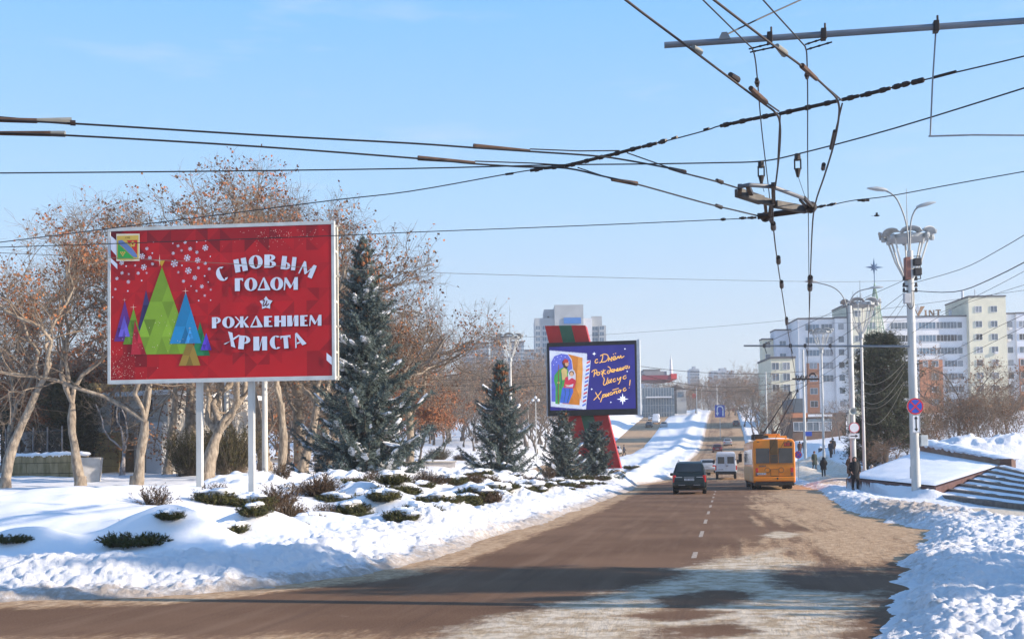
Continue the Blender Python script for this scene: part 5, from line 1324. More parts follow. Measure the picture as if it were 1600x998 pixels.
# ---- on the left: the house, the stone wall, the iron railing
M_STONE = mat('mossy_limestone', (.33, .25, .14), .9, 0, .4, 1.2, bump=.6, bscale=6, col2=(.16, .125, .055), stretch=(1.6, 1.6, .7))
M_STONEY = mat('yellow_limestone', (.46, .34, .16), .9, 0, .3, 1.5, bump=.5, bscale=6, col2=(.34, .24, .11))
def run(px0, D0, px1, D1):
    a, b_ = at(px0, 720, D0), at(px1, 720, D1); v = Vector((b_.x-a.x, b_.y-a.y, 0)); return Vector((a.x, a.y, 0)), math.atan2(v.y, v.x), v.length
def stone_courses(b, L, z0, z1, th, ch=.62, bw=1.15, seed=1):
    r = random.Random(seed); z = z0; k = 0
    while z < z1-.05:
        h = min(ch, z1-z); x = 0.0
        while x < L-.01:
            w = min(bw*r.uniform(.8, 1.2) if k % 2 or x > 0 else bw*.5, L-x)
            b.box((x+w/2, th/2+r.uniform(-.012, .012), z+h/2), (w-.025, th, h-.025)); x += w
        z += h; k += 1
o_, rz, L = run(10, 71, 127, 66); zg = at(60, 748, 68).z
zt = at(60, 711, 68).z
t = thing('stone_wall', 'mossy limestone retaining wall with snow on top at the park edge', 'wall', (o_.x, o_.y, zg), rz)
b = MB(); stone_courses(b, L, -.3, zt-zg, .5, seed=4); b.build('stone_course', M_STONE, t, bevel=.02)
b = MB(); b.box((L/2, .28, (zt-zg-.3)/2-.02), (L-.05, .42, zt-zg+.2)); b.build('core', mat('dark_joint', (.05, .045, .03), .9), t)
b = MB(); rnd = random.Random(5)
for i in range(26): b.blob((i*L/25, .25+rnd.uniform(-.05, .05), zt-zg+.02), (L/22, .34, rnd.uniform(.10, .20)), 8, 4)
b.build('snow_cap', M_SNOWP, t, smooth=True, fix=False)
o2, rz2, L2 = run(9, 73, 97, 69.5); zt2 = at(50, 672, 71).z; zb2 = at(50, 709, 71).z
t = thing('iron_railing', 'black iron railing with pointed bars above the stone wall', 'railing', (o2.x, o2.y, zb2), rz2); h = zt2-zb2
for i in range(5):
    b = MB(); b.bar((i*L2/4, 0, -.8), (i*L2/4, 0, h+.18), .07); b.build('post', mat('grey_iron', (.16, .16, .17), .6, .2), t)
b = MB()
for z in (.16, h-.08): b.bar((0, .05, z), (L2, .05, z), .045)
n = int(L2/.13)
for i in range(n): b.bar((i*L2/n+.06, .05, .05), (i*L2/n+.06, .05, h-.02), .022)
for i in range(n): b.lathe([(.028, 0), (.012, .05), (.002, .10)], 5, (i*L2/n+.06, .05, h-.03))
b.build('bar_lattice', M_BLACKF, t)
t = thing('stone_urn', 'pale stone urn behind the iron railing', 'urn', at(44, 706, 76)); b = MB(); b.lathe([(.42, -.6), (.42, 0), (.2, .1), (.18, .45), (.42, .85), (.55, 1.25), (.46, 1.3), (.44, 1.2)], 14); b.build('bowl', mat('pale_stone', (.45, .42, .40), .8), t, smooth=True)
# house
o3, rz3, L3 = run(118, 82, 262, 78); zg3 = ground(*at(190, 720, 80).xy)-.2; zh = lambda y: at(190, y, 80).z-zg3
t = thing('park_house', 'pale house with yellow stone base half hidden by the plane trees', 'house', (o3.x, o3.y, zg3), rz3)
k = L3/144.0; hx = lambda px: (px-118)*k
column_box(t, 'wall', mat('pale_render', (.54, .51, .47), .85, 0, .12, .8), 0, L3, 0, 9, -1, zh(620))
column_box(t, 'roof', M_SNOWP, -.4, L3+.4, -.4, 9.4, zh(620)+.003, zh(613)); column_box(t, 'gable', mat('ochre_render', (.48, .34, .15), .85), hx(112), hx(152), -.3, 8, zh(628), zh(596))
b = MB(); stone_courses(b, hx(152)-0, -.8, zh(676), .25, .5, .9, 8); o = b.build('base_course', mat('brown_stone', (.22, .15, .09), .9, 0, .3, 1.5, bump=.5, bscale=6), t); o.location = (0, -.45, 0)
b = MB(); stone_courses(b, hx(212)-hx(174), -.8, zh(676), .25, .5, .9, 9); o = b.build('base_course', M_STONEY, t); o.location = (hx(174), -1.4, 0)
column_box(t, 'porch_block', mat('brown_stone', (.22, .15, .09)), hx(174)+.05, hx(212)-.05, -1.1, -.02, -.8, zh(677))
column_box(t, 'pier', mat('white_render', (.5, .5, .5)), hx(238), hx(261), -.5, .2, -1, zh(662))
fw = Facade(t)
for px, y, w, hh in ((228, 686, 1.2, 2.2), (190, 650, 1.6, 1.5), (232, 640, 1.3, 1.3), (140, 650, 1.4, 1.4)): fw.window(hx(px), -.06, zh(y), w, hh)
t = thing('litter_bin', 'grey concrete litter bin with slanted sides beside the stone wall', 'litter bin', gpt(142, 62, -.05), YAW+.2)
b = MB(); b.loft([[(-.45, -.35, 0), (.45, -.35, 0), (.45, .35, 0), (-.45, .35, 0)], [(-.58, -.45, 1.35), (.58, -.45, 1.35), (.58, .45, 1.35), (-.58, .45, 1.35)]]); b.build('shell', mat('bin_concrete', (.42, .41, .40), .85, 0, .15, 3), t, bevel=.02)
b = MB(); b.box((0, 0, 1.37), (.9, .7, .03)); b.build('lid', M_DARK, t)
for px, D, L_, lab in ((684, 112, 3.4, 'low pale parapet on the white lawn right of the tall spruce'), (440, 118, 4.5, 'low pale parapet behind the slim plane trunk')):
    t = thing('parapet', lab, 'parapet', gpt(px, D, -.1), YAW); b = MB(); b.box((0, 0, .25), (L_, .5, .5)); b.build('base', mat('pale_stone', (.45, .42, .40)), t); b = MB(); b.box((0, 0, .57), (L_+.25, .75, .12)); b.build('coping', mat('beige_stone', (.50, .45, .36), .8), t, bevel=.02)
    b = MB(); b.blob((0, 0, .62), (L_*.5, .36, .13), 12, 4); b.build('snow_cap', M_SNOWP, t, smooth=True)

# ================================================================== STAIRS, RAMP AND LOW WALL ON THE RIGHT
A_, B_, C_, D_ = RAMP
M_GRAN = mat('red_granite_edge', (.10, .050, .048), .6, 0, .3, 4); M_STEP = mat('dark_step_stone', (.13, .115, .10), .8, 0, .35, 3, bump=.3, bscale=8)
t = thing('sloping_slab', 'sloping snow covered slab with dark red stone edge beside the stairs', 'slab', (A_.x, A_.y, 0))
lc = lambda p, dz=0: Vector((p.x-A_.x, p.y-A_.y, p.z+dz))
fr2 = at(1462, 760, 46.8)
A2, B2, C2, D2 = lc(fr2), lc(B_), lc(C_), lc(D_)
def patch(n, ins, dz):
    V = []
    for i in range(n+1):
        for j in range(n+1):
            u, v = ins+(1-2*ins)*i/n, ins+(1-2*ins)*j/n; p = D2.lerp(A2, u).lerp(C2.lerp(B2, u), v); V.append(p+Vector((0, 0, dz(u, v, p))))
    return V, [(i*(n+1)+j, (i+1)*(n+1)+j, (i+1)*(n+1)+j+1, i*(n+1)+j+1) for i in range(n) for j in range(n)]
b = MB(); n = 14; V, Fq = patch(n, 0, lambda u, v, p: -.03); b.add(V, Fq)
edge = [i*(n+1) for i in range(n+1)]+[n*(n+1)+j for j in range(1, n+1)]+[i*(n+1)+n for i in range(n-1, -1, -1)]+[j for j in range(n-1, 0, -1)]
m_ = len(edge); b.add([V[k] for k in edge]+[V[k]+Vector((0, 0, -.95)) for k in edge], [(k, (k+1) % m_, (k+1) % m_+m_, k+m_) for k in range(m_)])
b.build('slab', M_GRAN, t)
b = MB(); n = 40; b.add(*patch(n, .012, lambda u, v, p: .012+.07*min(1, min(u, 1-u, v, 1-v)*14)+.03*float(fbm(np.array([p.x]), np.array([p.y]), .9, 3, 7)[0])*min(1, min(u, 1-u, v, 1-v)*8)))
b.build('snow_layer', M_SNOWP, t, smooth=True)
t = thing('staircase', 'broad dark stone staircase with snow left on its treads', 'staircase', (A_.x, A_.y, 0))
NS = 7; L_ = []; Rr_ = []
for i in range(NS+1):
    u = i/NS; l = Vector(fr2).lerp(Vector(B_), u); l = Vector((l.x+.03, l.y-.05, .10+1.22*u))
    yr = 797-56*u; Dr = 36.5+9.0*u; r_ = at(1612, yr, Dr); r_.z = .02+1.05*u
    d = (r_-l); r_ = r_+d*.35
    L_.append(l-Vector((A_.x, A_.y, 0))); Rr_.append(r_-Vector((A_.x, A_.y, 0)))
for i in range(NS):
    b = MB(); l0, r0_, l1, r1_ = L_[i], Rr_[i], L_[i+1], Rr_[i+1]; zl, zr = L_[i+1].z, Rr_[i+1].z
    dn = Vector((0, 0, -1.3)); f0, f1 = Vector((l0.x, l0.y, zl)), Vector((r0_.x, r0_.y, zr)); lx = (l1-l0)*1.25; rx = (r1_-r0_)*1.25
    g0, g1 = Vector((l0.x+lx.x, l0.y+lx.y, zl)), Vector((r0_.x+rx.x, r0_.y+rx.y, zr))
    b.add([f0, f1, g1, g0, f0+dn, f1+dn, g1+dn, g0+dn], [(0, 1, 2, 3), (4, 7, 6, 5), (0, 4, 5, 1), (1, 5, 6, 2), (2, 6, 7, 3), (3, 7, 4, 0)])
    st = b.build('step', M_STEP, t, bevel=.015)
    sb = MB(); rr_ = random.Random(60+i); K = 44; V = []
    for k in range(K+1):
        u = k/K; p0 = f0.lerp(f1, u); p1 = g0.lerp(g1, u); w0 = .04+.50*vnoise(np.array([u*14.0+i*7]), np.array([i*3.3]), 3)[0]
        V += [p0.lerp(p1, w0)+Vector((0, 0, .003)), p0.lerp(p1, .5)+Vector((0, 0, .035)), p0.lerp(p1, .80)+Vector((0, 0, .07))]
    sb.add(V, [(3*k+j, 3*k+3+j, 3*k+4+j, 3*k+1+j) for k in range(K) for j in (0, 1)]); sb.build('snow_on_step', M_SNOWP, st, smooth=True)
t = thing('low_wall', 'low brown stained wall rising behind the sloping slab', 'wall', (C_.x, C_.y, 0))
wa, wb = at(1437, 692, 66.5), at(1567, 717, 57.5); wa2, wb2 = at(1437, 703, 66.5), at(1566, 726, 57.5)
dv = Vector((wb.x-wa.x, wb.y-wa.y, 0)).normalized(); nv = Vector((-dv.y, dv.x, 0))*.55
b = MB(); cl_ = lambda p, dz=0: Vector((p.x-C_.x, p.y-C_.y, p.z+dz))
fa_, fb_ = cl_(wa), cl_(wb); fa2, fb2 = cl_(wa2, -.5), cl_(wb2, -.5)
b.add([fa_, fb_, fb_+nv, fa_+nv, fa2, fb2, fb2+nv, fa2+nv], [(0, 1, 2, 3), (4, 7, 6, 5), (0, 4, 5, 1), (1, 5, 6, 2), (2, 6, 7, 3), (3, 7, 4, 0)])
b.build('wall', mat('stained_wall', (.30, .215, .16), .85, 0, .35, 1.4, bump=.3, bscale=6, col2=(.17, .115, .085), stretch=(1, 1, .5)), t, bevel=.02)
e0, e1 = cl_(at(1567, 717.5, 57.4)), cl_(at(1586, 717.5, 57.0)); b = MB(); b.bar(e0+Vector((.0, .28, -.28)), e1+Vector((0, .28, -.28)), .60, .62); b.build('end_block', mat('dark_end_stone', (.10, .055, .045), .7, 0, .2, 4), t, bevel=.02)
b = MB(); rnd = random.Random(8)
for i in range(30):
    u = i/29; p = fa_.lerp(fb_, u)+nv*.6; b.blob((p.x, p.y, p.z+.03), (.55, .34, rnd.uniform(.10, .24)*(1.2-.5*u)), 8, 4, jit=.15, rnd=rnd)
b.build('snow_cap', M_SNOWP, t, smooth=True, fix=False)
# black parapet further along the pavement
bp_ = at(1303, 705, 137); t = thing('dark_parapet', 'long dark parapet with snow on top beyond the pavement', 'parapet', (bp_.x, bp_.y, 0), YAW)
z0_, z1_ = at(1303, 711, 137).z, at(1303, 699.5, 137).z; w_ = (1327-1281)/(FPX/137)
b = MB(); b.box((0, 0, (z0_+z1_)/2-.5), (w_, .8, z1_-z0_+1)); b.build('wall', mat('dark_parapet', (.02, .025, .03), .7), t)
b = MB()
for i in range(16): b.blob((-w_/2+w_*(i+.5)/16, 0, z1_+.02), (w_/28, .4, random.Random(i).uniform(.12, .3)), 8, 4)
b.build('snow_cap', M_SNOWP, t, smooth=True, fix=False)
# ================================================================== LAMP MASTS AND OVERHEAD SUPPORTS
M_LAMPG = mat('lamp_shell', (.35, .38, .40), .45, .1, .1, 3); M_ARM = mat('lamp_arm_steel', (.20, .22, .24), .5, .2, .15, 4)
def flower_lamp(label, px, D, h, mast=.13, spire=0.0, R_=1.25, petals=8):
    g = gpt(px, D, -.2); t = thing('flower_lamp', label, 'street lamp', g, random.Random(px).uniform(0, 1), 'flower shaped street lamps')
    b = MB(); b.cyl((0, 0, 0), (0, 0, h-2.2), mast, mast*.8, 12); b.cyl((0, 0, 0), (0, 0, 1.1), mast*1.25, mast*1.2, 12); b.build('mast', M_WPAINT, t, smooth=True)
    b = MB(); b.cyl((0, 0, h-2.25), (0, 0, h-1.85), mast*1.5, mast*1.35, 12); b.cyl((0, 0, h-.12), (0, 0, h+.05), R_*.75, R_*.78, 24)
    b.build('hub', M_LAMPG, t, smooth=True)
    for k in range(petals):
        a = 2*math.pi*k/petals; c, s = math.cos(a), math.sin(a)
        st = MB(); st.tube([(c*mast, s*mast, h-2.0), (c*R_*.45, s*R_*.45, h-1.15), (c*R_*.72, s*R_*.72, h-.1)], .045, 6); st.build('stem', M_WPAINT, t, smooth=True)
        p = MB(); V = []; n = 8                    # a curved shell opening outwards
        for i in range(5):
            u = i/4
            for j in range(n+1):
                w = (j/n-.5)*2; r = R_*(.70+.34*u); hh = h+.02+.25*math.sqrt(max(0, 1-w*w))*(.55+.45*u)+.02*u
                aa = a+w*math.pi/petals*.98; V.append((math.cos(aa)*r, math.sin(aa)*r, hh))
        Fq = [(i*(n+1)+j, i*(n+1)+j+1, (i+1)*(n+1)+j+1, (i+1)*(n+1)+j) for i in range(4) for j in range(n)]
        p.add(V, Fq); o = p.build('lamp_shade', M_LAMPG, t, smooth=True, fix=False)
        sd = o.modifiers.new('thick', 'SOLIDIFY'); sd.thickness = .03
    b = MB()
    for k in range(petals):
        a = 2*math.pi*k/petals; b.lathe([(.10, h-.16), (.13, h-.05), (.10, h+.06)], 8, (math.cos(a)*R_*.85, math.sin(a)*R_*.85, 0))
    b.build('tray_rim', M_LAMPG, t)
    if spire:
        b = MB(); b.cyl((0, 0, h), (0, 0, h+spire), .03, .012, 6); b.build('spire', M_ARM, t)
    return t
def hfor(px, py, D): return at(px, py, D).z-gpt(px, D).z+.2
flower_lamp('flower lamp right behind the pole with the no stopping sign', 1427, 53, hfor(1421, 372, 53), .15, 2.3)
flower_lamp('flower lamp above the dark pine in front of the flats', 1350, 76, hfor(1347, 475, 76), .11, 1.6)
flower_lamp('flower lamp before the orange panel of the flats', 1287, 122, hfor(1282, 521, 122), .13, 0)
flower_lamp('spired flower lamp over the cone tipped spruce', 799, 108, hfor(796, 527, 108), .14, 3.0)
flower_lamp('flower lamp at the edge of the tall spruce crown', 642, 122, hfor(642, 492, 122), .13, 0)
flower_lamp('flower lamp whose white mast stands under the red billboard', 414, 61, 11.2, .17, 0)
for px, D, lab in ((354, 68, 'white lamp mast behind the first billboard post'),): flower_lamp(lab, px, D, 11.0, .14)
def support_pole(label, px, D, h, r=.17, lean=0.0):
    t = thing('overhead_line_pole', label, 'pole', gpt(px, D, -.3), YAW, 'poles that carry the trolley wires')
    b = MB(); b.cyl((0, 0, 0), (lean*h, 0, h), r*1.12, r*.82, 16); b.cyl((0, 0, .2), (0, 0, .9), r*1.25, r*1.2, 16); b.build('mast', M_WPAINT, t, smooth=True); return t
def lamp_arm(t, pts, m=M_ARM, r=.034, head=.8, tilt=.15):
    P = [Vector(p) for p in pts]; b = MB(); b.tube(smooth3(P, 6), r, 8); a = b.build('lamp_arm', m, t, smooth=True)
    d = P[-1]-P[-2]; d = Vector((d.x, d.y, d.z*.25)).normalized(); e = P[-1]; h = MB()
    h.loft([[e+d*u+Vector((0, w*yy, v*zz)) for yy, zz in ((-1, 0), (-.7, 1), (.7, 1), (1, 0), (.6, -.5), (-.6, -.5))] for u, w, v in ((-.12, .05, .05), (.05, .11, .09), (.35, .15, .10), (.62, .10, .05), (.75, .03, .02))])
    h.build('lamp_head', M_LAMPG, a, smooth=True); return a
def smooth3(P, k=5):
    out = []; n = len(P)
    for i in range(n-1):
        p0, p1, p2, p3 = P[max(i-1, 0)], P[i], P[i+1], P[min(i+2, n-1)]
        for j in range(k):
            t = j/k; out.append(.5*((2*p1)+(p2-p0)*t+(2*p0-5*p1+4*p2-p3)*t*t+(3*p1-p0-3*p2+p3)*t**3))
    out.append(P[-1]); return out
def local(t, p):                               # world point to a thing's own axes
    d = Vector(p)-t.location; c, s = math.cos(-t.rotation_euler.z), math.sin(-t.rotation_euler.z); return Vector((d.x*c-d.y*s, d.x*s+d.y*c, d.z))
# ---- sign shapes
M_SWHITE = mat('sign_white', (.72, .73, .75), .4, 0, .03, 4); M_SRED = mat('sign_red', (.50, .02, .03), .4, 0, .05, 4); M_SBLUE = mat('sign_blue', (.02, .07, .42), .4, 0, .05, 4); M_SBLACK = mat('sign_black', (.01, .01, .012), .4)
def disc_poly(r, n=28): return [(r*math.cos(2*math.pi*i/n), r*math.sin(2*math.pi*i/n)) for i in range(n)]
def sign_disc(t, c, r, kind):
    b = MB(); b.lathe([(r, .0), (r, .02)], 28, (0, 0, 0), 'Y', 0)
    L_ = [(disc_poly(r*.985), M_SRED if kind != 'none' else M_SRED)]
    ms = [M_STEEL, M_SRED, M_SBLUE, M_SWHITE]
    put = lambda P, mi, y: b.add([(x, y, z) for x, z in P], [tuple(range(len(P)))], mi)
    put(disc_poly(r*.985), 1, -.003)
    if kind == 'stop':
        put(disc_poly(r*.80), 2, -.006)
        for k, a in enumerate((math.pi/4, -math.pi/4)):
            c_, s_ = math.cos(a), math.sin(a); w = r*.085; l = r*.82
            put([(c_*l-s_*w, s_*l+c_*w), (-c_*l-s_*w, -s_*l+c_*w), (-c_*l+s_*w, -s_*l-c_*w), (c_*l+s_*w, s_*l-c_*w)], 1, -.009-.003*k)
    else: put(disc_poly(r*.84), 3, -.006)
    o = b.build('sign_disc', ms, t, fix=False); o.location = c; return o
def sign_plate(t, c, w, h, polys, nm='sign_plate', m=M_SWHITE, m2=M_SBLACK, border=True):
    b = MB(); b.box((0, .012, 0), (w, .02, h), mi=0)
    put = lambda P, y, mi=1: b.add([(x, y, z) for x, z in P], [tuple(range(len(P)))], mi)
    if border:
        e = .016
        for P in (rect(-w/2+e, h/2-2*e, w/2-e, h/2-e), rect(-w/2+e, -h/2+e, w/2-e, -h/2+2*e), rect(-w/2+e, -h/2+2*e, -w/2+2*e, h/2-2*e), rect(w/2-2*e, -h/2+2*e, w/2-e, h/2-2*e)): put(P, -.002)
    for P in polys: put(P, -.0025)
    o = b.build(nm, [m, m2], t, fix=False); o.location = c; return o
# ---- first pole on the right, with the no-stopping sign
D1 = 48.6; top1 = at(1419, 392, D1)
p1 = support_pole('white pole with a no stopping sign and two curved lamp arms', 1430, D1, top1.z-gpt(1430, D1).z+.3, .155)
lp = lambda px, py, D=D1: local(p1, at(px, py, D))
lamp_arm(p1, [lp(1419, 470), lp(1420, 400), lp(1416, 350), lp(1404, 316), lp(1393, 303), lp(1382, 297.5)])
lamp_arm(p1, [lp(1421, 470), lp(1421.5, 400), lp(1423, 350), lp(1429, 330), lp(1436, 323)])
sd1 = sign_disc(p1, lp(1427, 635)+Vector((0, -.24, 0)), .355, 'stop')
w, h = .34, .78; sh_ = rect(-.028, -.2, .028, .2); up = [(-.085, .2), (.085, .2), (0, .33)]; dn = [(.085, -.2), (-.085, -.2), (0, -.33)]
sign_plate(p1, lp(1428.5, 662)+Vector((0, -.23, 0)), w, h, [sh_, up[::1], dn])
b = MB(); q = lp(1431.5, 410); 
for dz in (0.0, -.42): b = MB(); b.box((q.x, q.y-.1, q.z+dz), (.30, .34, .30)); b.build('loudspeaker', M_DARK, p1, bevel=.02)
b = MB(); q2 = lp(1432, 413); b.bar(q+Vector((-.22, 0, .28)), q+Vector((-.22, 0, -.75)), .03); b.bar(q+Vector((.17, 0, .28)), q+Vector((.17, 0, -.7)), .03); b.bar(q+Vector((-.22, 0, .26)), q+Vector((.17, 0, .26)), .03); b.bar(q+Vector((-.22, 0, -.7)), q+Vector((.17, 0, -.7)), .03); b.build('bracket_frame', M_DARK, p1)
b = MB(); q = lp(1417, 420); b.box((q.x, q.y-.05, q.z), (.22, .3, .95)); b.build('shroud', mat('red_brown_box', (.22, .10, .08), .6), p1, bevel=.02)
b = MB(); q = lp(1415, 467); b.box((q.x, q.y-.15, q.z), (.26, .22, .42)); b.build('junction_box', mat('grey_box', (.45, .46, .48), .5), p1, bevel=.015)
b = MB(); b.tube(smooth3([lp(1414, 474)+Vector((0, -.2, 0)), lp(1419, 483)+Vector((0, -.22, 0)), lp(1425, 478)+Vector((0, -.2, 0)), lp(1425.5, 455)+Vector((0, -.18, 0))], 5), .018, 6); b.build('cable', M_DARK, p1)
b = MB(); q = lp(1443, 688); b.box((q.x, q.y, q.z), (.30, .26, .46)); b.bar(q+Vector((-.3, 0, .1)), q+Vector((-.14, 0, .1)), .04); b.build('meter_box', M_STEEL, p1, bevel=.015)
b = MB()
for py in (447, 455, 437): q = lp(1422, py); b.box((q.x, q.y, q.z), (.62, .07, .07)); b.lathe([(.05, 0), (.06, .06), (.03, .12)], 8, q+Vector((.26, 0, .03))); b.lathe([(.05, 0), (.06, .06), (.03, .12)], 8, q+Vector((-.26, 0, .03)))
b.build('insulator_rib', M_DARK, p1)
for py in (518, 537, 548, 552, 573): pass
# bracket arm that holds the wires
b = MB(); b.tube([lp(1421, 541), lp(1300, 540.5, D1+.6), lp(1162, 540, D1+1.3)], [.05, .045, .04], 10); ar = b.build('bracket_arm', M_ARM, p1, smooth=True)
b = MB()
for px in (1194, 1235, 1258, 1297): q = lp(px, 540, D1+1.1*(1430-px)/270); b.box((q.x, q.y, q.z), (.1, .1, .16)); b.bar(q, q+Vector((.1, 0, -.35)), .025)
b.build('clamp_bolt', M_DARK, ar)
# ---- second pole, with the white round sign and loudspeakers
D2_ = 72.0; top2 = at(1322, 478, D2_)
p2_ = support_pole('white pole with an empty red rimmed sign, an arrow plate and horn loudspeakers', 1333, D2_, top2.z-gpt(1333, D2_).z+.3, .17)
lp2 = lambda px, py, D=D2_: local(p2_, at(px, py, D))
lamp_arm(p2_, [lp2(1325, 560), lp2(1323.5, 490), lp2(1318, 465), lp2(1302, 449), lp2(1275, 441)])
lamp_arm(p2_, [lp2(1326, 560), lp2(1325.5, 490), lp2(1330, 467), lp2(1342, 455), lp2(1362, 450)])
sign_disc(p2_, lp2(1333, 668)+Vector((0, -.24, 0)), .34, 'none')
w, h = .68, .34; sign_plate(p2_, lp2(1333, 681)+Vector((0, -.23, 0)), w, h, [rect(-.24, -.03, .08, .03), [(.08, -.10), (.26, 0), (.08, .10)]])
for py in (643,):
    q = lp2(1328, py); b = MB(); b.lathe([(.07, .30), (.09, .05), (.20, -.18), (.24, -.22), (.17, -.20), (.05, -.02)], 14, q+Vector((0, -.35, 0)), 'Y'); b.build('horn_loudspeaker', mat('pale_horn', (.40, .42, .40), .5), p2_, smooth=True)
b = MB(); q = lp2(1325, 655); b.box((q.x, q.y-.1, q.z), (.14, .14, .7)); b.build('speaker_column', mat('pale_horn', (.40, .42, .40)), p2_, bevel=.01)
# further poles
p3_ = support_pole('thin white pole left of the flower lamp by the orange panel', 1258, 128, hfor(1258, 545, 128), .15)
p4_ = support_pole('far white pole among the street trees', 1199, 190, hfor(1199, 580, 190), .13)
for px, D, py, lab in ((1090, 330, 605, 'far white pole in the middle of the hill'), (1122, 350, 600, 'far white pole near the top of the road'), (1098, 390, 607, 'distant thin pole left of the turn sign')): support_pole(lab, px, D, hfor(px, py, D), .14)
# street signs of their own
def sign_post(label, px, D, zc, r, kind, post=True):
    g = gpt(px, D, -.2); t = thing('road_sign', label, 'road sign', g, YAW)
    b = MB(); b.cyl((0, .04, 0), (0, .04, zc+r), .03, n=8); b.build('post', M_STEEL, t)
    sign_disc(t, Vector((0, -.01, zc)), r, kind); return t
sign_post('small no stopping sign just beyond the trolleybus', 1247, 92, at(1247, 710, 92).z-gpt(1247, 92).z+.2, .30, 'stop')
g = gpt(1126, 245, -.2); zc = at(1126, 642, 245).z-g.z; t = thing('turn_sign', 'blue sign with a white U turn arrow in the snowy median', 'road sign', g, YAW)
b = MB(); b.cyl((0, .06, 0), (0, .06, zc), .06, n=8); b.build('post', M_STEEL, t)
s_ = 245/FPX; uw = 15.5*s_; uh = 19*s_
ar_ = smooth_pts([(.30*uw, -.40*uh), (.30*uw, .18*uh), (.18*uw, .36*uh), (0, .40*uh), (-.18*uw, .36*uh), (-.26*uw, .18*uh), (-.26*uw, -.12*uh)], 4)
sign_plate(t, Vector((0, 0, zc)), uw, uh, ribbon(ar_, uw*.12)+[[(-.42*uw, -.12*uh), (-.10*uw, -.12*uh), (-.26*uw, -.40*uh)]], 'sign_plate', M_SBLUE, M_SWHITE, border=False)
t = thing('street_banner', 'small blue banner hanging on the thin white pole', 'banner', at(1263.5, 677.5, 127.4), YAW); b = MB(); b.box((0, 0, 0), (.72, .05, .48)); b.build('cloth', M_SBLUE, t); b = MB(); b.bar((-.42, 0, .25), (.36, 0, .25), .03); b.build('rod', M_ARM, t)
# park lanterns
for px, py, D in ((838, 625, 150), (826, 630, 165)):
    g = gpt(px, D, -.1); h = at(px, py, D).z-g.z; t = thing('park_lantern', 'three globed park lantern near the blue screen edge' if px == 838 else 'further three globed park lantern', 'street lamp', g)
    b = MB(); b.cyl((0, 0, 0), (0, 0, h), .07, .045, 8); b.build('post', M_WPAINT, t)
    for dx, dz in ((-.35, 0), (.35, 0), (0, .35)):
        b = MB(); b.blob((dx, 0, h+dz), .2, 10, 6); b.build('globe', M_SWHITE, t, smooth=True)
# ---- the wire cone of a Christmas tree with its star
g = gpt(1373, 150, -.3); zt = at(1373, 440, 150).z-g.z; t = thing('wire_christmas_tree', 'tall green wire cone Christmas tree with a many pointed star above the pine', 'Christmas tree', g, .3)
M_GW = mat('green_wire_frame', (.16, .26, .22), .6, .2)
b = MB(); Rb_ = (1415-1330)/(FPX/150)/2
for k in range(10):
    a = 2*math.pi*k/10; b.cyl((math.cos(a)*Rb_, math.sin(a)*Rb_, 0), (0, 0, zt), .05, .04, 5)
b.build('leg_lattice', M_GW, t)
b = MB(); n = 16
for i in range(n):
    u = (i+.3)/n; r = Rb_*(1-u); z = zt*u; P = [(math.cos(2*math.pi*k/16)*r, math.sin(2*math.pi*k/16)*r, z) for k in range(17)]; b.tube(P, .04, 4, caps=False)
b.build('ring_lattice', M_GW, t)
b = MB(); b.cyl((0, 0, zt-.2), (0, 0, zt+1.2), .06, n=6); cs = Vector((0, 0, zt+1.9))
for k in range(8):
    a = math.pi*k/4; l = 1.3 if k % 2 == 0 else .7; d = Vector((math.cos(a), 0, math.sin(a)))*l; w = Vector((-math.sin(a), 0, math.cos(a)))*.22
    b.add([cs+d, cs+w, cs-w, cs+Vector((0, .22, 0)), cs-Vector((0, .22, 0))], [(0, 1, 3), (0, 3, 2), (0, 2, 4), (0, 4, 1)])
o = b.build('star', mat('star_metal', (.12, .19, .30), .4, .4), t)
# ================================================================== VEHICLES
M_TYRE = mat('tyre_rubber', (.018, .018, .02), .85); M_RIM = mat('wheel_rim', (.30, .31, .33), .4, .6); M_CGLASS = glass('car_glass', (.022, .028, .032), .06)
M_LAMPR = mat('tail_lamp_red', (.62, .012, .012), .25, 0, .1, 8, coat=.5); M_LAMPW = mat('clear_lamp', (.55, .55, .55), .2); M_PLATE = mat('number_plate_white', (.62, .64, .68), .5); M_INK = mat('plate_ink', (.05, .05, .06), .6)
M_PLAST = mat('black_plastic', (.022, .022, .024), .6)
def paint(n, c): return mat('car_paint_'+n, c, .38, .0, .05, 1.0, coat=.25, spec=.3)
def wheel(root, x, y, r, w):
    s = 1 if x > 0 else -1; b = MB()
    b.lathe([(r*.62, -w/2), (r*.93, -w/2), (r, -w*.32), (r, w*.32), (r*.93, w/2), (r*.62, w/2)], 20, (0, 0, 0), 'X'); t = b.build('wheel', M_TYRE, root, smooth=30); t.location = (x, y, r)
    q = MB(); q.lathe([(.05, s*w*.36), (r*.58, s*w*.44), (r*.63, s*w*.5), (r*.63, -s*w*.3)], 16, (0, 0, 0), 'X'); q.build('rim', M_RIM, t, smooth=30)
def ring5(y, zs, zb, zt, wb, wt):
    H_ = [(wb*.90, zs), (wb*.99, zs+.12), (wb, (zs+zb)/2), (wb*.985, zb), (wt+(wb-wt)*.12, zt-(zt-zb)*.16), (wt, zt-.035), (wt*.82, zt)]
    return [(x, y, z) for x, z in H_]+[(-x, y, z) for x, z in H_[::-1]]
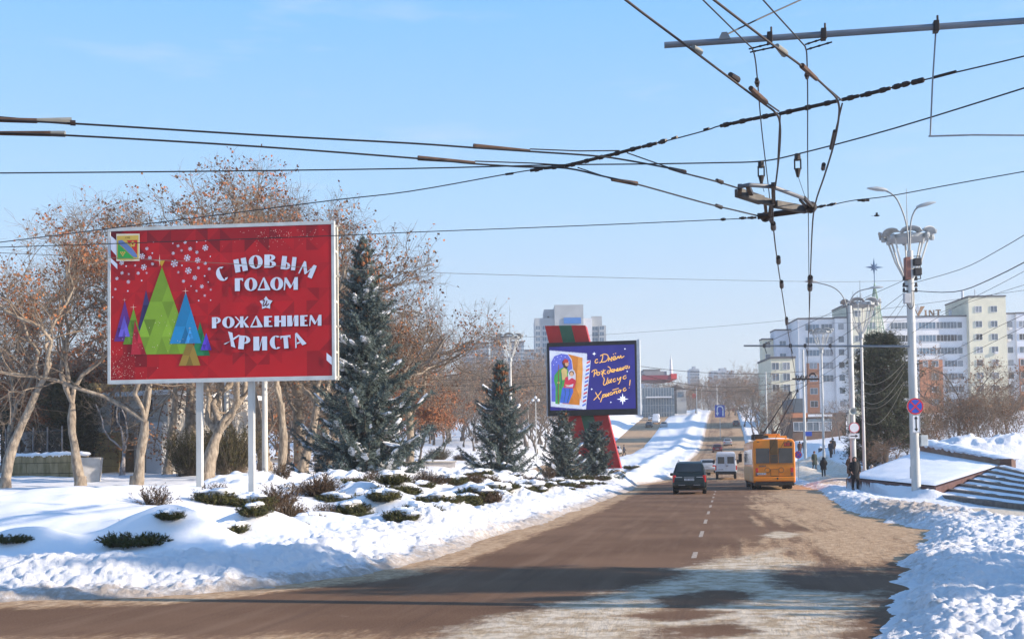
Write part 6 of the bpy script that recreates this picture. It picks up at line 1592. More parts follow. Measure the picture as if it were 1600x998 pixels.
def quadpanel(b, A, B, C_, D_, off=.008, ins=(0, 1, 0, 1), th=.012, mi=None):
    """a pane on the bilinear patch A B C D, inset and lifted off it"""
    A, B, C_, D_ = map(Vector, (A, B, C_, D_)); f = lambda u, v: A.lerp(B, u).lerp(D_.lerp(C_, u), v)
    u0, u1, v0, v1 = ins; P = [f(u0, v0), f(u1, v0), f(u1, v1), f(u0, v1)]
    n = (P[1]-P[0]).cross(P[3]-P[0]).normalized()
    b.add([p+n*off for p in P]+[p+n*(off-th) for p in P], [(0, 1, 2, 3), (7, 6, 5, 4), (0, 4, 5, 1), (1, 5, 6, 2), (2, 6, 7, 3), (3, 7, 4, 0)], mi)
def car(name, label, cat, paintm, st, wheels, kind='van', group=None, r=.31, ground_clear=True, plate=True, details=True):
    root = thing(name, label, cat, (0, 0, 0), 0, group)
    b = MB(); b.loft([ring5(*s) for s in st]); b.build('body', paintm, root, smooth=35)
    R_ = [ring5(*s) for s in st]
    def rear(i, ins, nm='rear_window', m=M_CGLASS):       # between two stations, across the car (top surface)
        a, c = R_[i], R_[i+1]; w = .93
        q = MB(); A = Vector(a[6]); B = Vector(a[7]); C_ = Vector(c[7]); D_ = Vector(c[6])
        A, B = Vector((a[5][0]*w, a[6][1], a[6][2])), Vector((-a[5][0]*w, a[6][1], a[6][2])); D_, C_ = Vector((c[5][0]*w, c[6][1], c[6][2])), Vector((-c[5][0]*w, c[6][1], c[6][2]))
        quadpanel(q, B, A, D_, C_, .014, ins); return q.build(nm, m, root)
    def side(i, ins, nm='side_window'):
        for s in (1, -1):
            a, c = R_[i], R_[i+1]; k = (3, 4) if s > 0 else (10, 9)
            q = MB()
            if s > 0: quadpanel(q, a[k[0]], c[k[0]], c[5], a[5], .012, ins)
            else: quadpanel(q, c[10], a[10], a[8], c[8], .012, (1-ins[1], 1-ins[0], ins[2], ins[3]))
            q.build(nm, M_CGLASS, root)
    for x, y in wheels: wheel(root, x, y, r, .21)
    return root, rear, side, R_
def small_box(root, nm, m, c, d, bev=.015):
    b = MB(); b.box((0, 0, 0), d); o = b.build(nm, m, root, bevel=bev); o.location = c; return o
def number_plate(root, c, seed=1, w=.52):
    b = MB(); b.box((0, 0, 0), (w, .02, .112), mi=0); r = random.Random(seed); x = -w*.40
    while x < w*.42:
        ww = r.uniform(.022, .036); b.add([(x, -.0125, -.034), (x+ww, -.0125, -.034), (x+ww, -.0125, .034), (x, -.0125, .034)], [(0, 1, 2, 3)], 1); x += ww+(.02 if r.random() < .7 else .05)
    o = b.build('number_plate', [M_PLATE, M_INK], root, fix=False); o.location = c; return o
# ---- the dark green people carrier
MV = [(-2.36, .42, .72, .90, .80, .76), (-2.30, .30, .92, 1.06, .895, .80), (-2.20, .26, 1.0, 1.16, .91, .80), (-1.98, .24, 1.02, 1.64, .915, .70), (-1.80, .22, 1.03, 1.73, .92, .66), (-.2, .20, 1.02, 1.77, .925, .67), (.55, .20, 1.0, 1.70, .92, .66), (1.35, .20, .98, 1.10, .915, .78), (2.05, .24, .82, .92, .88, .74), (2.30, .32, .60, .70, .78, .64)]
mv, rear, side, Rg = car('people_carrier', 'dark green people carrier driving away with lit red tail lamps', 'car', paint('dark_green', (.006, .014, .014)), MV, [(.79, -1.42), (-.79, -1.42), (.79, 1.42), (-.79, 1.42)], r=.32)
rear(2, (.03, .97, .08, .98)); side(4, (.04, .96, .08, .80)); side(5, (.05, .96, .08, .8))
q = MB(); quadpanel(q, (-.70, -2.33, 1.0), (.70, -2.33, 1.0), (.68, -2.30, 1.06), (-.68, -2.30, 1.06), .02); 
for s in (1, -1):
    small_box(mv, 'tail_light', M_LAMPR, (s*.80, -2.29, .83), (.17, .13, .38), .03); small_box(mv, 'reflector_trim', M_LAMPW, (s*.55, -2.335, .915), (.34, .05, .035), .01)
    small_box(mv, 'mirror', M_PLAST, (s*1.03, .75, 1.05), (.20, .12, .16), .03)
    b = MB(); b.tube([(s*.60, -1.75, 1.76), (s*.60, -1.6, 1.82), (s*.61, .2, 1.84), (s*.60, .35, 1.78)], .018, 6); b.build('roof_rail', M_RIM, mv, smooth=True)
small_box(mv, 'bumper', paint('dark_green', 0), (0, -2.36, .52), (1.66, .18, .24), .05); small_box(mv, 'bumper_insert', M_RIM, (.40, -2.455, .50), (.36, .02, .03), .005); small_box(mv, 'bumper_insert', M_RIM, (-.40, -2.455, .50), (.36, .02, .03), .005)
number_plate(mv, (0, -2.365, .79), 3); small_box(mv, 'handle_strip', M_RIM, (0, -2.345, .92), (.55, .03, .03), .008)
b = MB(); b.cyl((.05, -2.42, .36), (.05, -2.52, .38), .025); b.blob((.05, -2.53, .40), .035); b.build('tow_bar', M_PLAST, mv)
b = MB(); b.bar((-.05, -2.24, 1.17), (.32, -2.22, 1.22), .02); b.build('wiper', M_PLAST, mv)
for s in (-.38, .38): b = MB(); b.box((s, -.95, .98), (.42, .12, .62)); b.blob((s, -.95, 1.38), (.13, .06, .11)); o = b.build('seat', mat('dark_upholstery', (.03, .035, .04), .8), mv, bevel=.03)
mv.location = (-1.90, 65.0, 0); mv.rotation_euler.z = R(.5)
# ---- the white delivery van
WV = [(-2.72, .55, 1.15, 1.30, .90, .86), (-2.68, .45, 1.20, 2.30, .955, .80), (-2.55, .42, 1.22, 2.44, .965, .76), (.9, .38, 1.20, 2.46, .965, .76), (1.35, .38, 1.20, 2.20, .955, .78), (1.9, .40, 1.12, 1.30, .94, .86), (2.6, .45, .95, 1.02, .90, .78), (2.75, .5, .7, .85, .82, .72)]
wv, rear, side, Rg = car('delivery_van', 'white high roofed delivery van seen from behind between two lanes', 'van', paint('white', (.60, .62, .66)), WV, [(.80, -1.7), (-.80, -1.7), (.80, 1.85), (-.80, 1.85)], r=.34)
M_VW = paint('white', 0)
for s in (1, -1):
    d = small_box(wv, 'rear_door', M_VW, (s*.425, -2.73, 1.38), (.835, .06, 1.72), .03)
    o = small_box(wv, 'door_window', M_CGLASS, (s*.42-s*.425+ (0), -.04, .30), (.58, .02, .60), .03); o.parent = d; KIDS[wv.name].remove(o)
    small_box(wv, 'tail_light', M_LAMPR, (s*.90, -2.70, 1.0), (.11, .09, .42), .02); small_box(wv, 'hinge', M_PLAST, (s*.86, -2.745, 1.75), (.05, .05, .12), .01)
    small_box(wv, 'mirror', M_PLAST, (s*1.10, 1.35, 1.55), (.20, .14, .36), .03)
small_box(wv, 'bumper', M_PLAST, (0, -2.78, .55), (1.86, .16, .28), .04); small_box(wv, 'door_handle', M_PLAST, (.10, -2.785, 1.18), (.22, .04, .05), .01); number_plate(wv, (-.46, -2.775, .86), 5)
side(3, (.12, .92, .05, .8))
wv.location = (.12, 107.2, base(107.2)); wv.rotation_euler.z = R(0)
# ---- saloon cars
SD = [(-2.18, .42, .68, .82, .76, .70), (-2.12, .30, .80, .95, .83, .74), (-1.55, .24, .86, 1.00, .85, .72), (-1.05, .22, .88, 1.36, .855, .60), (-.2, .22, .88, 1.42, .86, .60), (.35, .22, .87, 1.38, .86, .60), (1.0, .22, .86, .98, .855, .72), (1.9, .28, .72, .82, .82, .70), (2.15, .34, .55, .66, .74, .62)]
HB = [(-1.88, .42, .70, .86, .76, .70), (-1.82, .30, .82, .95, .82, .74), (-1.45, .24, .88, 1.36, .835, .62), (-1.2, .22, .90, 1.44, .84, .58), (-.2, .22, .90, 1.47, .845, .60), (.35, .22, .90, 1.42, .845, .60), (.95, .22, .88, 1.0, .84, .70), (1.65, .28, .74, .84, .80, .68), (1.85, .34, .55, .66, .72, .60)]
def saloon(name, label, pm_, st, rw, group=None):
    c, rear, side, Rg = car(name, label, 'car', pm_, st, [(.72, st[0][0]+.75), (-.72, st[0][0]+.75), (.72, st[-1][0]-.78), (-.72, st[-1][0]-.78)], r=.29, group=group)
    rear(rw, (.05, .95, .10, .94)); side(3, (.05, .96, .08, .86)); side(4, (.04, .9, .08, .86)); rear(5, (.05, .95, .06, .92), 'windscreen')
    yb = st[0][0]
    for s in (1, -1):
        small_box(c, 'tail_light', M_LAMPR, (s*.64, yb+.03, .74), (.26, .09, .15), .02); small_box(c, 'headlight', M_LAMPW, (s*.58, st[-1][0]-.04, .58), (.26, .08, .13), .02); small_box(c, 'mirror', M_PLAST, (s*.95, .62, .95), (.16, .09, .12), .02)
    small_box(c, 'bumper', pm_, (0, yb-.01, .46), (1.54, .14, .20), .04); number_plate(c, (0, yb-.035, .66), 7)
    small_box(c, 'front_bumper', pm_, (0, st[-1][0]+.02, .42), (1.42, .12, .2), .04)
    return c
s1 = saloon('saloon_car', 'white saloon car half hidden between the dark people carrier and the van', paint('pearl', (.45, .47, .50)), SD, 2); s1.location = (-1.72, 121.5, base(121.5))
s2 = saloon('hatchback_car', 'dark red hatchback just ahead of the white van', paint('dark_red', (.13, .012, .014)), HB, 1); s2.location = (-1.15, 199.5, base(199.5)-.02); s2.rotation_euler.x = R(2.4)
s3 = saloon('saloon_car', 'silver saloon car climbing the hill ahead of the dark red hatchback', paint('silver', (.36, .37, .39)), SD, 2); s3.location = (.70, 229.5, base(229.5)); s3.rotation_euler.x = R(4)
s4 = saloon('saloon_car', 'dark saloon car at the right of the far lanes', paint('charcoal', (.03, .035, .04)), SD, 2); s4.location = (4.0-1.0, 288, base(288)); s4.rotation_euler.x = R(5.6)
def far_car(src, label, px, D, facing=0.0, dx=0):
    p = at(px, 650, D); z = base(p.y); o = dup(src, (p.x, p.y, z), facing, label, 'distant cars on the hill'); sl_ = (base(p.y+3)-base(p.y-3))/6; o.rotation_euler.x = math.atan(sl_)*(1 if abs(facing) < 1 else -1); return o
far_car(s4, 'dark car heading towards the viewer on the far carriageway', 1014, 288, math.pi); far_car(s3, 'silver car on the inner lane of the far carriageway', 1037, 285, math.pi)
far_car(s2, 'dark red car near the crest of the road', 1149, 372); far_car(s4, 'dark car near the crest beside a red one', 1158, 372); far_car(s3, 'pale car at the very top of the road', 1145, 440); far_car(s1, 'white car at the crest beside the kerb', 1156, 430); far_car(s2, 'red car at the top of the road', 1139, 430); far_car(s4, 'dark car at the crest of the far carriageway', 1066, 400, math.pi); far_car(s1, 'white car parked before the glass shops', 1018, 318, math.pi)
far_car(s3, 'silver car half hidden by the foot of the striped pylon', 962, 196, math.pi)
def far_van(label, px, D, facing=0.0):
    p = at(px, 650, D); o = dup(wv, (p.x, p.y, base(p.y)), facing, label, 'distant vans on the hill'); o.rotation_euler.x = math.atan((base(p.y+3)-base(p.y-3))/6)*(1 if abs(facing) < 1 else -1)
far_van('white van coming down the far carriageway', 1025, 302, math.pi); far_van('second white van high on the far carriageway', 1067, 372, math.pi); far_van('white van at the crest of the road', 1162, 410)
# ---- the orange trolleybus
M_ORG = mat('trolleybus_orange', (.80, .225, .008), .42, 0, .10, 1.2, coat=.2, col2=(.86, .28, .014)); M_ORGS = mat('salt_streaked_orange', (.66, .30, .06), .6, 0, .25, 2.0, col2=(.50, .38, .24)); M_SKIRT = mat('dirty_skirt', (.05, .042, .035), .8, 0, .3, 4); M_HATCH = mat('brown_hatch', (.15, .085, .03), .6, 0, .2, 3)
M_BGL = glass('bus_glass', (.06, .055, .05), .12)
tb = thing('trolleybus', 'orange trolleybus pulling away from the stop with its two booms on the wires', 'trolleybus', (0, 0, 0), 0)
def brect(y, w, z0, z1, rt=.28, rb=.08, n=5):
    P = []
    for (cx, cz, r, a0) in ((w-rt, z1-rt, rt, 0), (-w+rt, z1-rt, rt, 90), (-w+rb, z0+rb, rb, 180), (w-rb, z0+rb, rb, 270)):
        for i in range(n+1):
            a = R(a0+90*i/n); P.append((cx+r*math.cos(a), y, cz+r*math.sin(a)))
    return P
b = MB(); b.loft([brect(-6.0, 1.19, .50, 2.98, .22), brect(-5.94, 1.235, .44, 3.04), brect(-5.7, 1.25, .42, 3.06), brect(5.7, 1.25, .42, 3.06), brect(5.95, 1.22, .46, 3.0), brect(6.02, 1.15, .52, 2.9)])
b.build('body', M_ORG, tb, smooth=30)
b = MB(); b.loft([brect(-5.85, 1.17, .26, .46, .05, .03), brect(5.85, 1.17, .26, .46, .05, .03)]); b.build('skirt', M_SKIRT, tb)
Y0 = -6.0; fxb = lambda u: -1.24+2.48*u; fzb = lambda y: 3.06-(y-405)/435*2.58
def rp(nm, m, u0, u1, y0, y1, th=.04, off=.0, bev=.012, parent=None):
    x0, x1, z1, z0 = fxb(u0), fxb(u1), fzb(y0), fzb(y1); o = small_box(tb, nm, m, ((x0+x1)/2, Y0-off, (z0+z1)/2), (x1-x0, th, z1-z0), bev); return o
rp('rear_window', M_BGL, .07, .395, 499, 652); rp('rear_window', M_BGL, .605, .94, 499, 652); rp('ladder_hatch', M_HATCH, .405, .595, 412, 560, .05); rp('ladder_hatch', mat('dim_hatch_glass', (.075, .06, .045), .3), .405, .595, 562, 652, .05)
b = MB()
for s in (.43, .57): b.bar((fxb(s), Y0-.06, fzb(640)), (fxb(s), Y0-.06, fzb(412)), .03)
for k in range(6): b.bar((fxb(.43), Y0-.06, fzb(630-k*38)), (fxb(.57), Y0-.06, fzb(630-k*38)), .025)
b.build('ladder_frame', M_HATCH, tb)
d = rp('route_box', mat('dark_display', (.05, .03, .025), .4), .74, .93, 440, 482)
for u0, u1 in ((.745, .80), (.815, .88)): rp('route_panel', mat('route_red', (.50, .06, .04), .5), u0, u1, 446, 476, .02, .025, .004)
for u0, u1, nm in ((.055, .115, 'tail_light'), (.885, .945, 'tail_light')):
    rp(nm, M_LAMPR, u0, u1, 698, 742, .05); rp('lamp_cluster', mat('dull_lamp', (.20, .10, .08), .4), u0, u1, 745, 778, .05)
rp('engine_cover', M_ORG, .42, .60, 715, 778, .05); 
b = MB()
for P_ in ((fxb(.415), fxb(.605), fzb(712), fzb(781)),):
    x0, x1, z1, z0 = P_
    for a, c in (((x0, z0), (x1, z0)), ((x0, z1), (x1, z1)), ((x0, z0), (x0, z1)), ((x1, z0), (x1, z1))): b.bar((a[0], Y0-.035, a[1]), (c[0], Y0-.035, c[1]), .022)
for u in (.34, .665):
    P_ = [(fxb(u)+.15*math.cos(2*math.pi*k/14), Y0-.03, fzb(720)+.15*math.sin(2*math.pi*k/14)) for k in range(15)]; b.tube(P_, .02, 5, caps=False)
b.bar((-1.12, Y0-.015, fzb(785)), (1.15, Y0-.015, fzb(785)), .018); b.bar((-1.12, Y0-.015, fzb(660)), (1.15, Y0-.015, fzb(660)), .014)
b.build('seam_trim', M_HATCH, tb)
number_plate(tb, (fxb(.20), Y0-.03, fzb(757)), 11, .50)
b = MB(); r_ = random.Random(4)
for k in range(5): b.box((fxb(.15)+k*.085, Y0-.022, fzb(680)), (.055, .012, .10))
b.build('fleet_number_print', mat('grey_ink', (.18, .13, .10), .6), tb)
rp('bumper', M_ORG, .01, .985, 790, 832, .14, .02, .04); rp('under_bumper', M_SKIRT, .05, .95, 836, 868, .3, -.12, .02)
rp('vent_grille', M_HATCH, .10, .16, 428, 438, .03); rp('vent_grille', M_HATCH, .82, .88, 426, 436, .03)
small_box(tb, 'tow_eye', M_PLAST, (.18, Y0-.08, fzb(805)), (.09, .1, .12), .02)
for k in range(7):                                 # side windows and doors
    y = -5.0+k*1.55
    for s in (-1, 1): small_box(tb, 'side_window', M_BGL, (s*1.25, y+.35, 2.0), (.03, 1.28, .95), .02)
for s, y in ((1, -3.6), (1, .2), (1, 4.7)): small_box(tb, 'door', M_ORGS, (s*1.262, y, 1.5), (.03, 1.2, 2.0), .02)
small_box(tb, 'side_panel', M_ORGS, (-1.255, 0, .95), (.03, 11.2, .9), .01)
for x, y in ((1.08, -3.4), (-1.08, -3.4), (1.08, 3.6), (-1.08, 3.6)): wheel(tb, x, y, .48, .30)
for x in (.78, -.78): wheel(tb, x, -3.4, .48, .28)
for z, y_ in ((2.35, 6.0),): small_box(tb, 'mirror', M_PLAST, (-1.50, 6.05, 2.0), (.24, .12, .62), .03); small_box(tb, 'mirror', M_PLAST, (1.48, 6.05, 2.0), (.22, .12, .5), .03)
b = MB(); b.bar((-1.2, 6.0, 2.45), (-1.5, 6.05, 2.42), .04); b.bar((-1.5, 6.05, 2.42), (-1.5, 6.05, 2.2), .035); b.build('mirror_arm', M_PLAST, tb)
b = MB(); b.box((.1, -3.2, 3.16), (1.5, 3.6, .20)); b.box((.05, -3.8, 3.32), (.9, 1.2, .16)); b.build('roof_platform', M_ORG, tb, bevel=.03)
b = MB(); b.box((-.65, -4.6, 3.18), (.8, 1.2, .22)); b.box((-.75, -2.2, 3.25), (.7, 1.4, .34)); b.box((.75, .6, 3.2), (1.0, 2.4, .26)); b.build('roof_box', M_SKIRT, tb, bevel=.03)
b = MB(); b.blob((.1, -5.2, 3.07), (.75, .5, .07), 10, 4); b.blob((.95, -2.6, 3.08), (.25, 2.0, .06), 10, 4); b.build('roof_snow', M_SNOWP, tb, smooth=True)
bx_, by_, ryaw = at(1210.5, 763, 69.2).x, at(1210.5, 763, 69.2).y, R(1.6)
tb.rotation_euler.z = ryaw; tb.location = (bx_-6.0*math.sin(ryaw), by_+6.0*math.cos(ryaw), 0)
def tloc(p): return local(tb, p)
for s, (px, py) in ((-.42, (1234, 614)), (.30, (1246, 611))):
    e = tloc(gz(px, py, 5.62)); base_p = Vector((s, -2.6, 3.45))
    b = MB(); b.box((s, -2.6, 3.36), (.42, .5, .22)); b.cyl((s, -2.6, 3.4), (s, -2.6, 3.62), .12, .1, 10); 
    for k in (-1, 1): b.tube([(s+k*.13, -2.2, 3.5), (s+k*.13, -3.3, 3.72)], .04, 8)
    hb = b.build('boom_base', M_RUST, tb, bevel=.01)
    b = MB(); b.tube([base_p, base_p.lerp(e, .5)+Vector((0, 0, .02)), e], [.045, .035, .024], 8); bo = b.build('trolley_boom', M_DARK, tb, smooth=True)
    b = MB(); b.box(e+Vector((0, 0, .05)), (.07, .18, .12)); b.blob(e, .07); b.build('collector_shoe', M_DARK, bo)
    b = MB(); b.tube(smooth3([e+Vector((0, .1, -.1)), e.lerp(Vector((s, -6.1, 1.9)), .5)+Vector((0, -.25, -.3)), Vector((s*.8, -6.1, 2.2))], 5), .010, 5); b.build('trolley_rope', M_DARK, bo)
b = MB(); P_ = [Vector((.55+.22*math.cos(a), -3.6, 3.5+.22*math.sin(a))) for a in np.linspace(-.3, math.pi+.2, 10)]; b.tube(P_, .03, 6); b.build('boom_hook', M_DARK, tb, smooth=True)
# ================================================================== PEOPLE
M_SKIN = mat('skin', (.48, .28, .20), .6, 0, .08, 8); M_HAIRD = mat('dark_hair', (.03, .022, .018), .7)
def skin_mesh(name, verts, edges, radii, m, parent=None, root_i=0, sub=1):
    me = bpy.data.meshes.new(name); me.from_pydata([Vector(v) for v in verts], edges, []); me.materials.append(m)
    o = bpy.data.objects.new(name, me); link(o)
    md = o.modifiers.new('skin', 'SKIN'); md.use_smooth_shade = True; md.branch_smoothing = .3
    if not me.skin_vertices: me.attributes.new('skin', 'FLOAT', 'POINT')
    return o
def body_mesh(J, E, Rr, m, name, parent):
    """grow one continuous skin over a skeleton: the Skin modifier, applied here"""
    me = bpy.data.meshes.new(name); o = bpy.data.objects.new(name, me); link(o)
    bm = bmesh.new(); lay = bm.verts.layers.skin.verify(); V = [bm.verts.new(p) for p in J]
    for v, r in zip(V, Rr): v[lay].radius = (r, r) if not hasattr(r, '__len__') else r
    V[0][lay].use_root = True
    for a, b_ in E: bm.edges.new((V[a], V[b_]))
    bm.to_mesh(me); bm.free(); me.materials.append(m)
    md = o.modifiers.new('skin', 'SKIN'); md.use_smooth_shade = True; md.branch_smoothing = .2
    sb = o.modifiers.new('sub', 'SUBSURF'); sb.levels = 1; sb.render_levels = 1
    if parent is not None: o.parent = parent; KIDS.setdefault(parent.name, []).append(o)
    KIDS.setdefault(o.name, []); return o
def person(label, px, D, coat, trousers, rz=0.0, h=1.74, stride=.12, arms='side', long=.55, hat=None, bag=None, stoop=0.0, group='people walking on the pavement', dz=0.0, wide=1.0, X=None):
    s = h/1.74; t = thing('person', label, 'person', gpt(px, D, dz), rz, group); t.scale = (s, s, s)
    f = -1  # the figure faces -y before rotation
    lean = stoop; P = Vector
    pel = P((0, 0, .93)); wai = P((0, -.10*lean, 1.10)); ch = P((0, -.35*lean, 1.33)); nk = P((0, -.45*lean, 1.49)); hd = P((0, -.50*lean-.01, 1.60)); tp = P((0, -.48*lean, 1.69))
    J = [pel, wai, ch, nk, hd, tp]; E = [(0, 1), (1, 2), (2, 3), (3, 4), (4, 5)]; Rr = [(.15, .11), (.14, .10), (.16, .11), .055, (.082, .098), (.065, .08)]
    hands = []
    for sd in (-1, 1):
        i = len(J); sh = ch+P((sd*.19, 0, .08)); J.append(sh); Rr.append(.062); E.append((2, i))
        if arms == 'pocket': el, wr = sh+P((sd*.10, .06, -.27)), sh+P((sd*.03, -.10, -.46))
        elif arms == 'swing': el, wr = sh+P((sd*.06, -sd*stride*.5, -.28)), sh+P((sd*.07, -sd*stride*1.1-.06, -.53))
        else: el, wr = sh+P((sd*.06, .02, -.28)), sh+P((sd*.07, -.04, -.54))
        J += [el, wr]; Rr += [.046, .032]; E += [(i, i+1), (i+1, i+2)]
        pm_ = wr+(wr-el).normalized()*.07; J.append(pm_); Rr.append((.036, .018)); E.append((i+2, i+3)); k = i+3; d = (wr-el).normalized(); hands.append((wr, el))
        for q in range(4):
            a = pm_+P((0, (q-1.5)*.019, 0))+d*.03; l = (.062, .072, .068, .052)[q]; J += [a, a+d*l*.55+P((-sd*.006, 0, 0)), a+d*l+P((-sd*.022, 0, 0))]; Rr += [.0095, .009, .0075]; n = len(J); E += [(k, n-3), (n-3, n-2), (n-2, n-1)]
        a = wr+d*.035+P((0, -.035, 0)); J += [a, a+d*.045+P((-sd*.005, -.012, 0))]; Rr += [.011, .009]; n = len(J); E += [(k, n-2), (n-2, n-1)]
        i = len(J); st = sd*stride; hp = pel+P((sd*.09, 0, -.06)); kn = P((sd*.10, -.5*st-.03, .49)); an = P((sd*.10, -st*1.0+.02, .09 if st >= 0 else .12)); to = an+P((sd*.02, -.16, -.055))
        J += [hp, kn, an, to]; Rr += [.085, .056, .042, (.038, .03)]; E += [(0, i), (i, i+1), (i+1, i+2), (i+2, i+3)]
    body_mesh(J, E, Rr, M_SKIN, 'body', t)
    # coat: torso and skirt, sleeves
    c = MB(); z0 = long
    prof = [(z0, .235, .17), (z0+.03, .24, .175), (.85, .225, .16), (1.02, .205, .145), (1.25, .225, .15), (1.40, .225, .135), (1.475, .15, .11), (1.52, .085, .08)]
    rings = []
    for z, rx, ry in prof:
        u = min(1, max(0, (z-.93)/.56)); oy = -.45*lean*u; rings.append([(rx*wide*math.cos(a)*(1+.03*math.sin(5*a)), oy+ry*wide*math.sin(a), z) for a in np.linspace(0, 2*math.pi, 16, endpoint=False)])
    c.loft(rings)
    for wr, el in hands:
        sd = 1 if wr.x > 0 else -1; sh = ch+P((sd*.185, 0, .09)); c.tube([sh+P((-sd*.05, 0, .03)), sh, sh.lerp(el, .5), el, el.lerp(wr, .6), wr.lerp(el, .06)], [.05, .085, .078, .068, .060, .055], 10)
    c.build('coat', coat, t, smooth=50)
    q = MB()
    for sd in (-1, 1):
        st = sd*stride; hp = P((sd*.085, 0, .90)); kn = P((sd*.10, -.5*st-.03, .49)); an = P((sd*.10, -st+.02, .13))
        q.tube([hp, hp.lerp(kn, .5), kn, kn.lerp(an, .5), an], [.105, .09, .075, .066, .062], 10)
    q.build('trousers', trousers, t, smooth=50)
    for sd in (-1, 1):
        st = sd*stride; an = P((sd*.10, -st+.02, .10)); z_ = 0 if st >= 0 else .02
        b = MB(); b.loft([[(an.x+.055*math.cos(a)*w, an.y+y+0*a, z_+.005+hh*(.5+.5*math.sin(a))) for a in np.linspace(0, 2*math.pi, 10, endpoint=False)] for y, w, hh in ((.09, .6, .07), (.06, .9, .16), (-.02, 1.0, .16), (-.10, .95, .09), (-.18, .8, .07), (-.21, .4, .05))]); b.build('boot', M_PLAST, t, smooth=50)
    hb = MB()
    if hat == 'hood': hb.loft([[(r*math.cos(a), hd.y+.03+r*1.05*math.sin(a)*(1 if math.sin(a) > 0 else .35), z) for a in np.linspace(0, 2*math.pi, 14, endpoint=False)] for z, r in ((1.49, .12), (1.55, .135), (1.64, .13), (1.71, .10), (1.755, .04))])
    elif hat: hb.lathe([(.098, 1.635), (.112, 1.65), (.112, 1.70), (.10, 1.75), (.05, 1.785)], 14, (0, hd.y, 0))
    else: hb.loft([[(r*math.cos(a), hd.y+.022+r*1.1*math.sin(a)*(1 if math.sin(a) > 0 else .45), z) for a in np.linspace(0, 2*math.pi, 14, endpoint=False)] for z, r in ((1.56, .088), (1.62, .097), (1.68, .094), (1.73, .07), (1.75, .03))])
    hm = M_HAIRD if not hat else (coat if hat == 'hood' else hat); hb.build('hood' if hat == 'hood' else ('hat' if hat else 'hair'), hm, t, smooth=60)
    fb_ = MB(); y_ = hd.y-.088
    fb_.add([(-.012, y_+.004, 1.575), (.012, y_+.004, 1.575), (0, y_-.022, 1.578), (0, y_+.0, 1.618)], [(0, 1, 2), (0, 2, 3), (1, 3, 2), (0, 3, 1)]); fb_.build('nose', M_SKIN, t)
    for sd in (-1, 1): e = MB(); e.blob((sd*.032, y_+.006, 1.612), (.012, .008, .008), 8, 5); e.build('eye', M_HAIRD, t); e = MB(); e.blob((sd*.084, hd.y+.01, 1.60), (.012, .025, .035), 8, 5); e.build('ear', M_SKIN, t)
    e = MB(); e.blob((0, y_+.008, 1.55), (.024, .008, .006), 8, 5); e.build('mouth', mat('lips', (.30, .10, .08), .6), t)
    if bag:
        wr = hands[1][0]; b = MB(); p = wr+P((.02, 0, -.10)); b.loft([[(p.x+x*w, p.y+y*w, p.z+z) for x, y in ((-.05, -.15), (.05, -.15), (.05, .15), (-.05, .15))] for z, w in ((-.34, .9), (-.30, 1.05), (-.12, 1.0), (-.04, .5))]); o = b.build('handbag', bag, None, smooth=30)
        tag(o, 'pale bag in the hand of the walker in the long dark coat' if bag is M_BAGW else 'dark bag held by a walker', 'bag'); o.parent = None; o.matrix_world = Matrix.Translation(t.location) @ Matrix.Rotation(rz, 4, 'Z') @ Matrix.Scale(s, 4)
    return t
M_BAGW = mat('pale_bag', (.55, .56, .58), .6)
K = lambda n, c: mat('cloth_'+n, c, .85, 0, .15, 12)
BLK, NAV, BRN, GRY, GRN, RST = K('black', (.012, .012, .014)), K('navy', (.02, .025, .045)), K('brown', (.06, .035, .022)), K('grey', (.07, .07, .075)), K('dark_green', (.035, .05, .04)), K('rust', (.12, .045, .025))
FURB, FURG = mat('brown_fur', (.09, .06, .035), .95, 0, .3, 30, bump=.5), mat('grey_fur', (.40, .37, .33), .95, 0, .3, 30, bump=.5)
fc = YAW
person('person in a long black coat walking towards the viewer on the snow bank', 1335, 59.0, BLK, BLK, fc, 1.72, .09, 'pocket', .62, 'hood', dz=-.03)
person('hooded person in black walking away down the pavement', 1286, 92, BLK, BLK, fc+math.pi, 1.55, .06, 'pocket', .60, 'hood', wide=1.15)
person('person in a long dark green coat carrying a pale bag', 1272, 111, GRN, GRY, fc+.3, 1.72, .12, 'side', .45, RST, M_BAGW)
person('taller person in navy walking with a companion beside the dark parapet', 1298, 121, NAV, BLK, fc+math.pi*.8, 1.76, .16, 'swing', .75, BLK)
person('person in brown walking arm to arm with the one in navy', 1302, 122, BRN, GRY, fc+math.pi*.9, 1.66, .10, 'side', .6, BRN)
person('person in a dark red brown coat standing by the thin white pole', 1249.5, 150, RST, BLK, fc, 1.70, .08, 'side', .55, BLK, group='people far down the pavement')
person('person in black walking past the one by the thin white pole', 1256.5, 149, BLK, NAV, fc+2.6, 1.72, .16, 'swing', .7, BLK, group='people far down the pavement')
person('stooped person in a brown coat and pale fur hat behind the snow bank', 1357, 78, BRN, BLK, fc+1.2, 1.62, .05, 'pocket', .5, FURG, stoop=.35, wide=1.2, dz=-.45)
person('person in a brown fur hat half hidden behind the pole with the arrow plate', 1328, 76, BRN, BLK, fc+.4, 1.70, .05, 'pocket', .5, FURB, wide=1.1)
person('person crossing the far carriageway alone', 975, 181, NAV, BLK, fc+1.4, 1.74, .22, 'swing', .8, BLK, group='people crossing the far road')
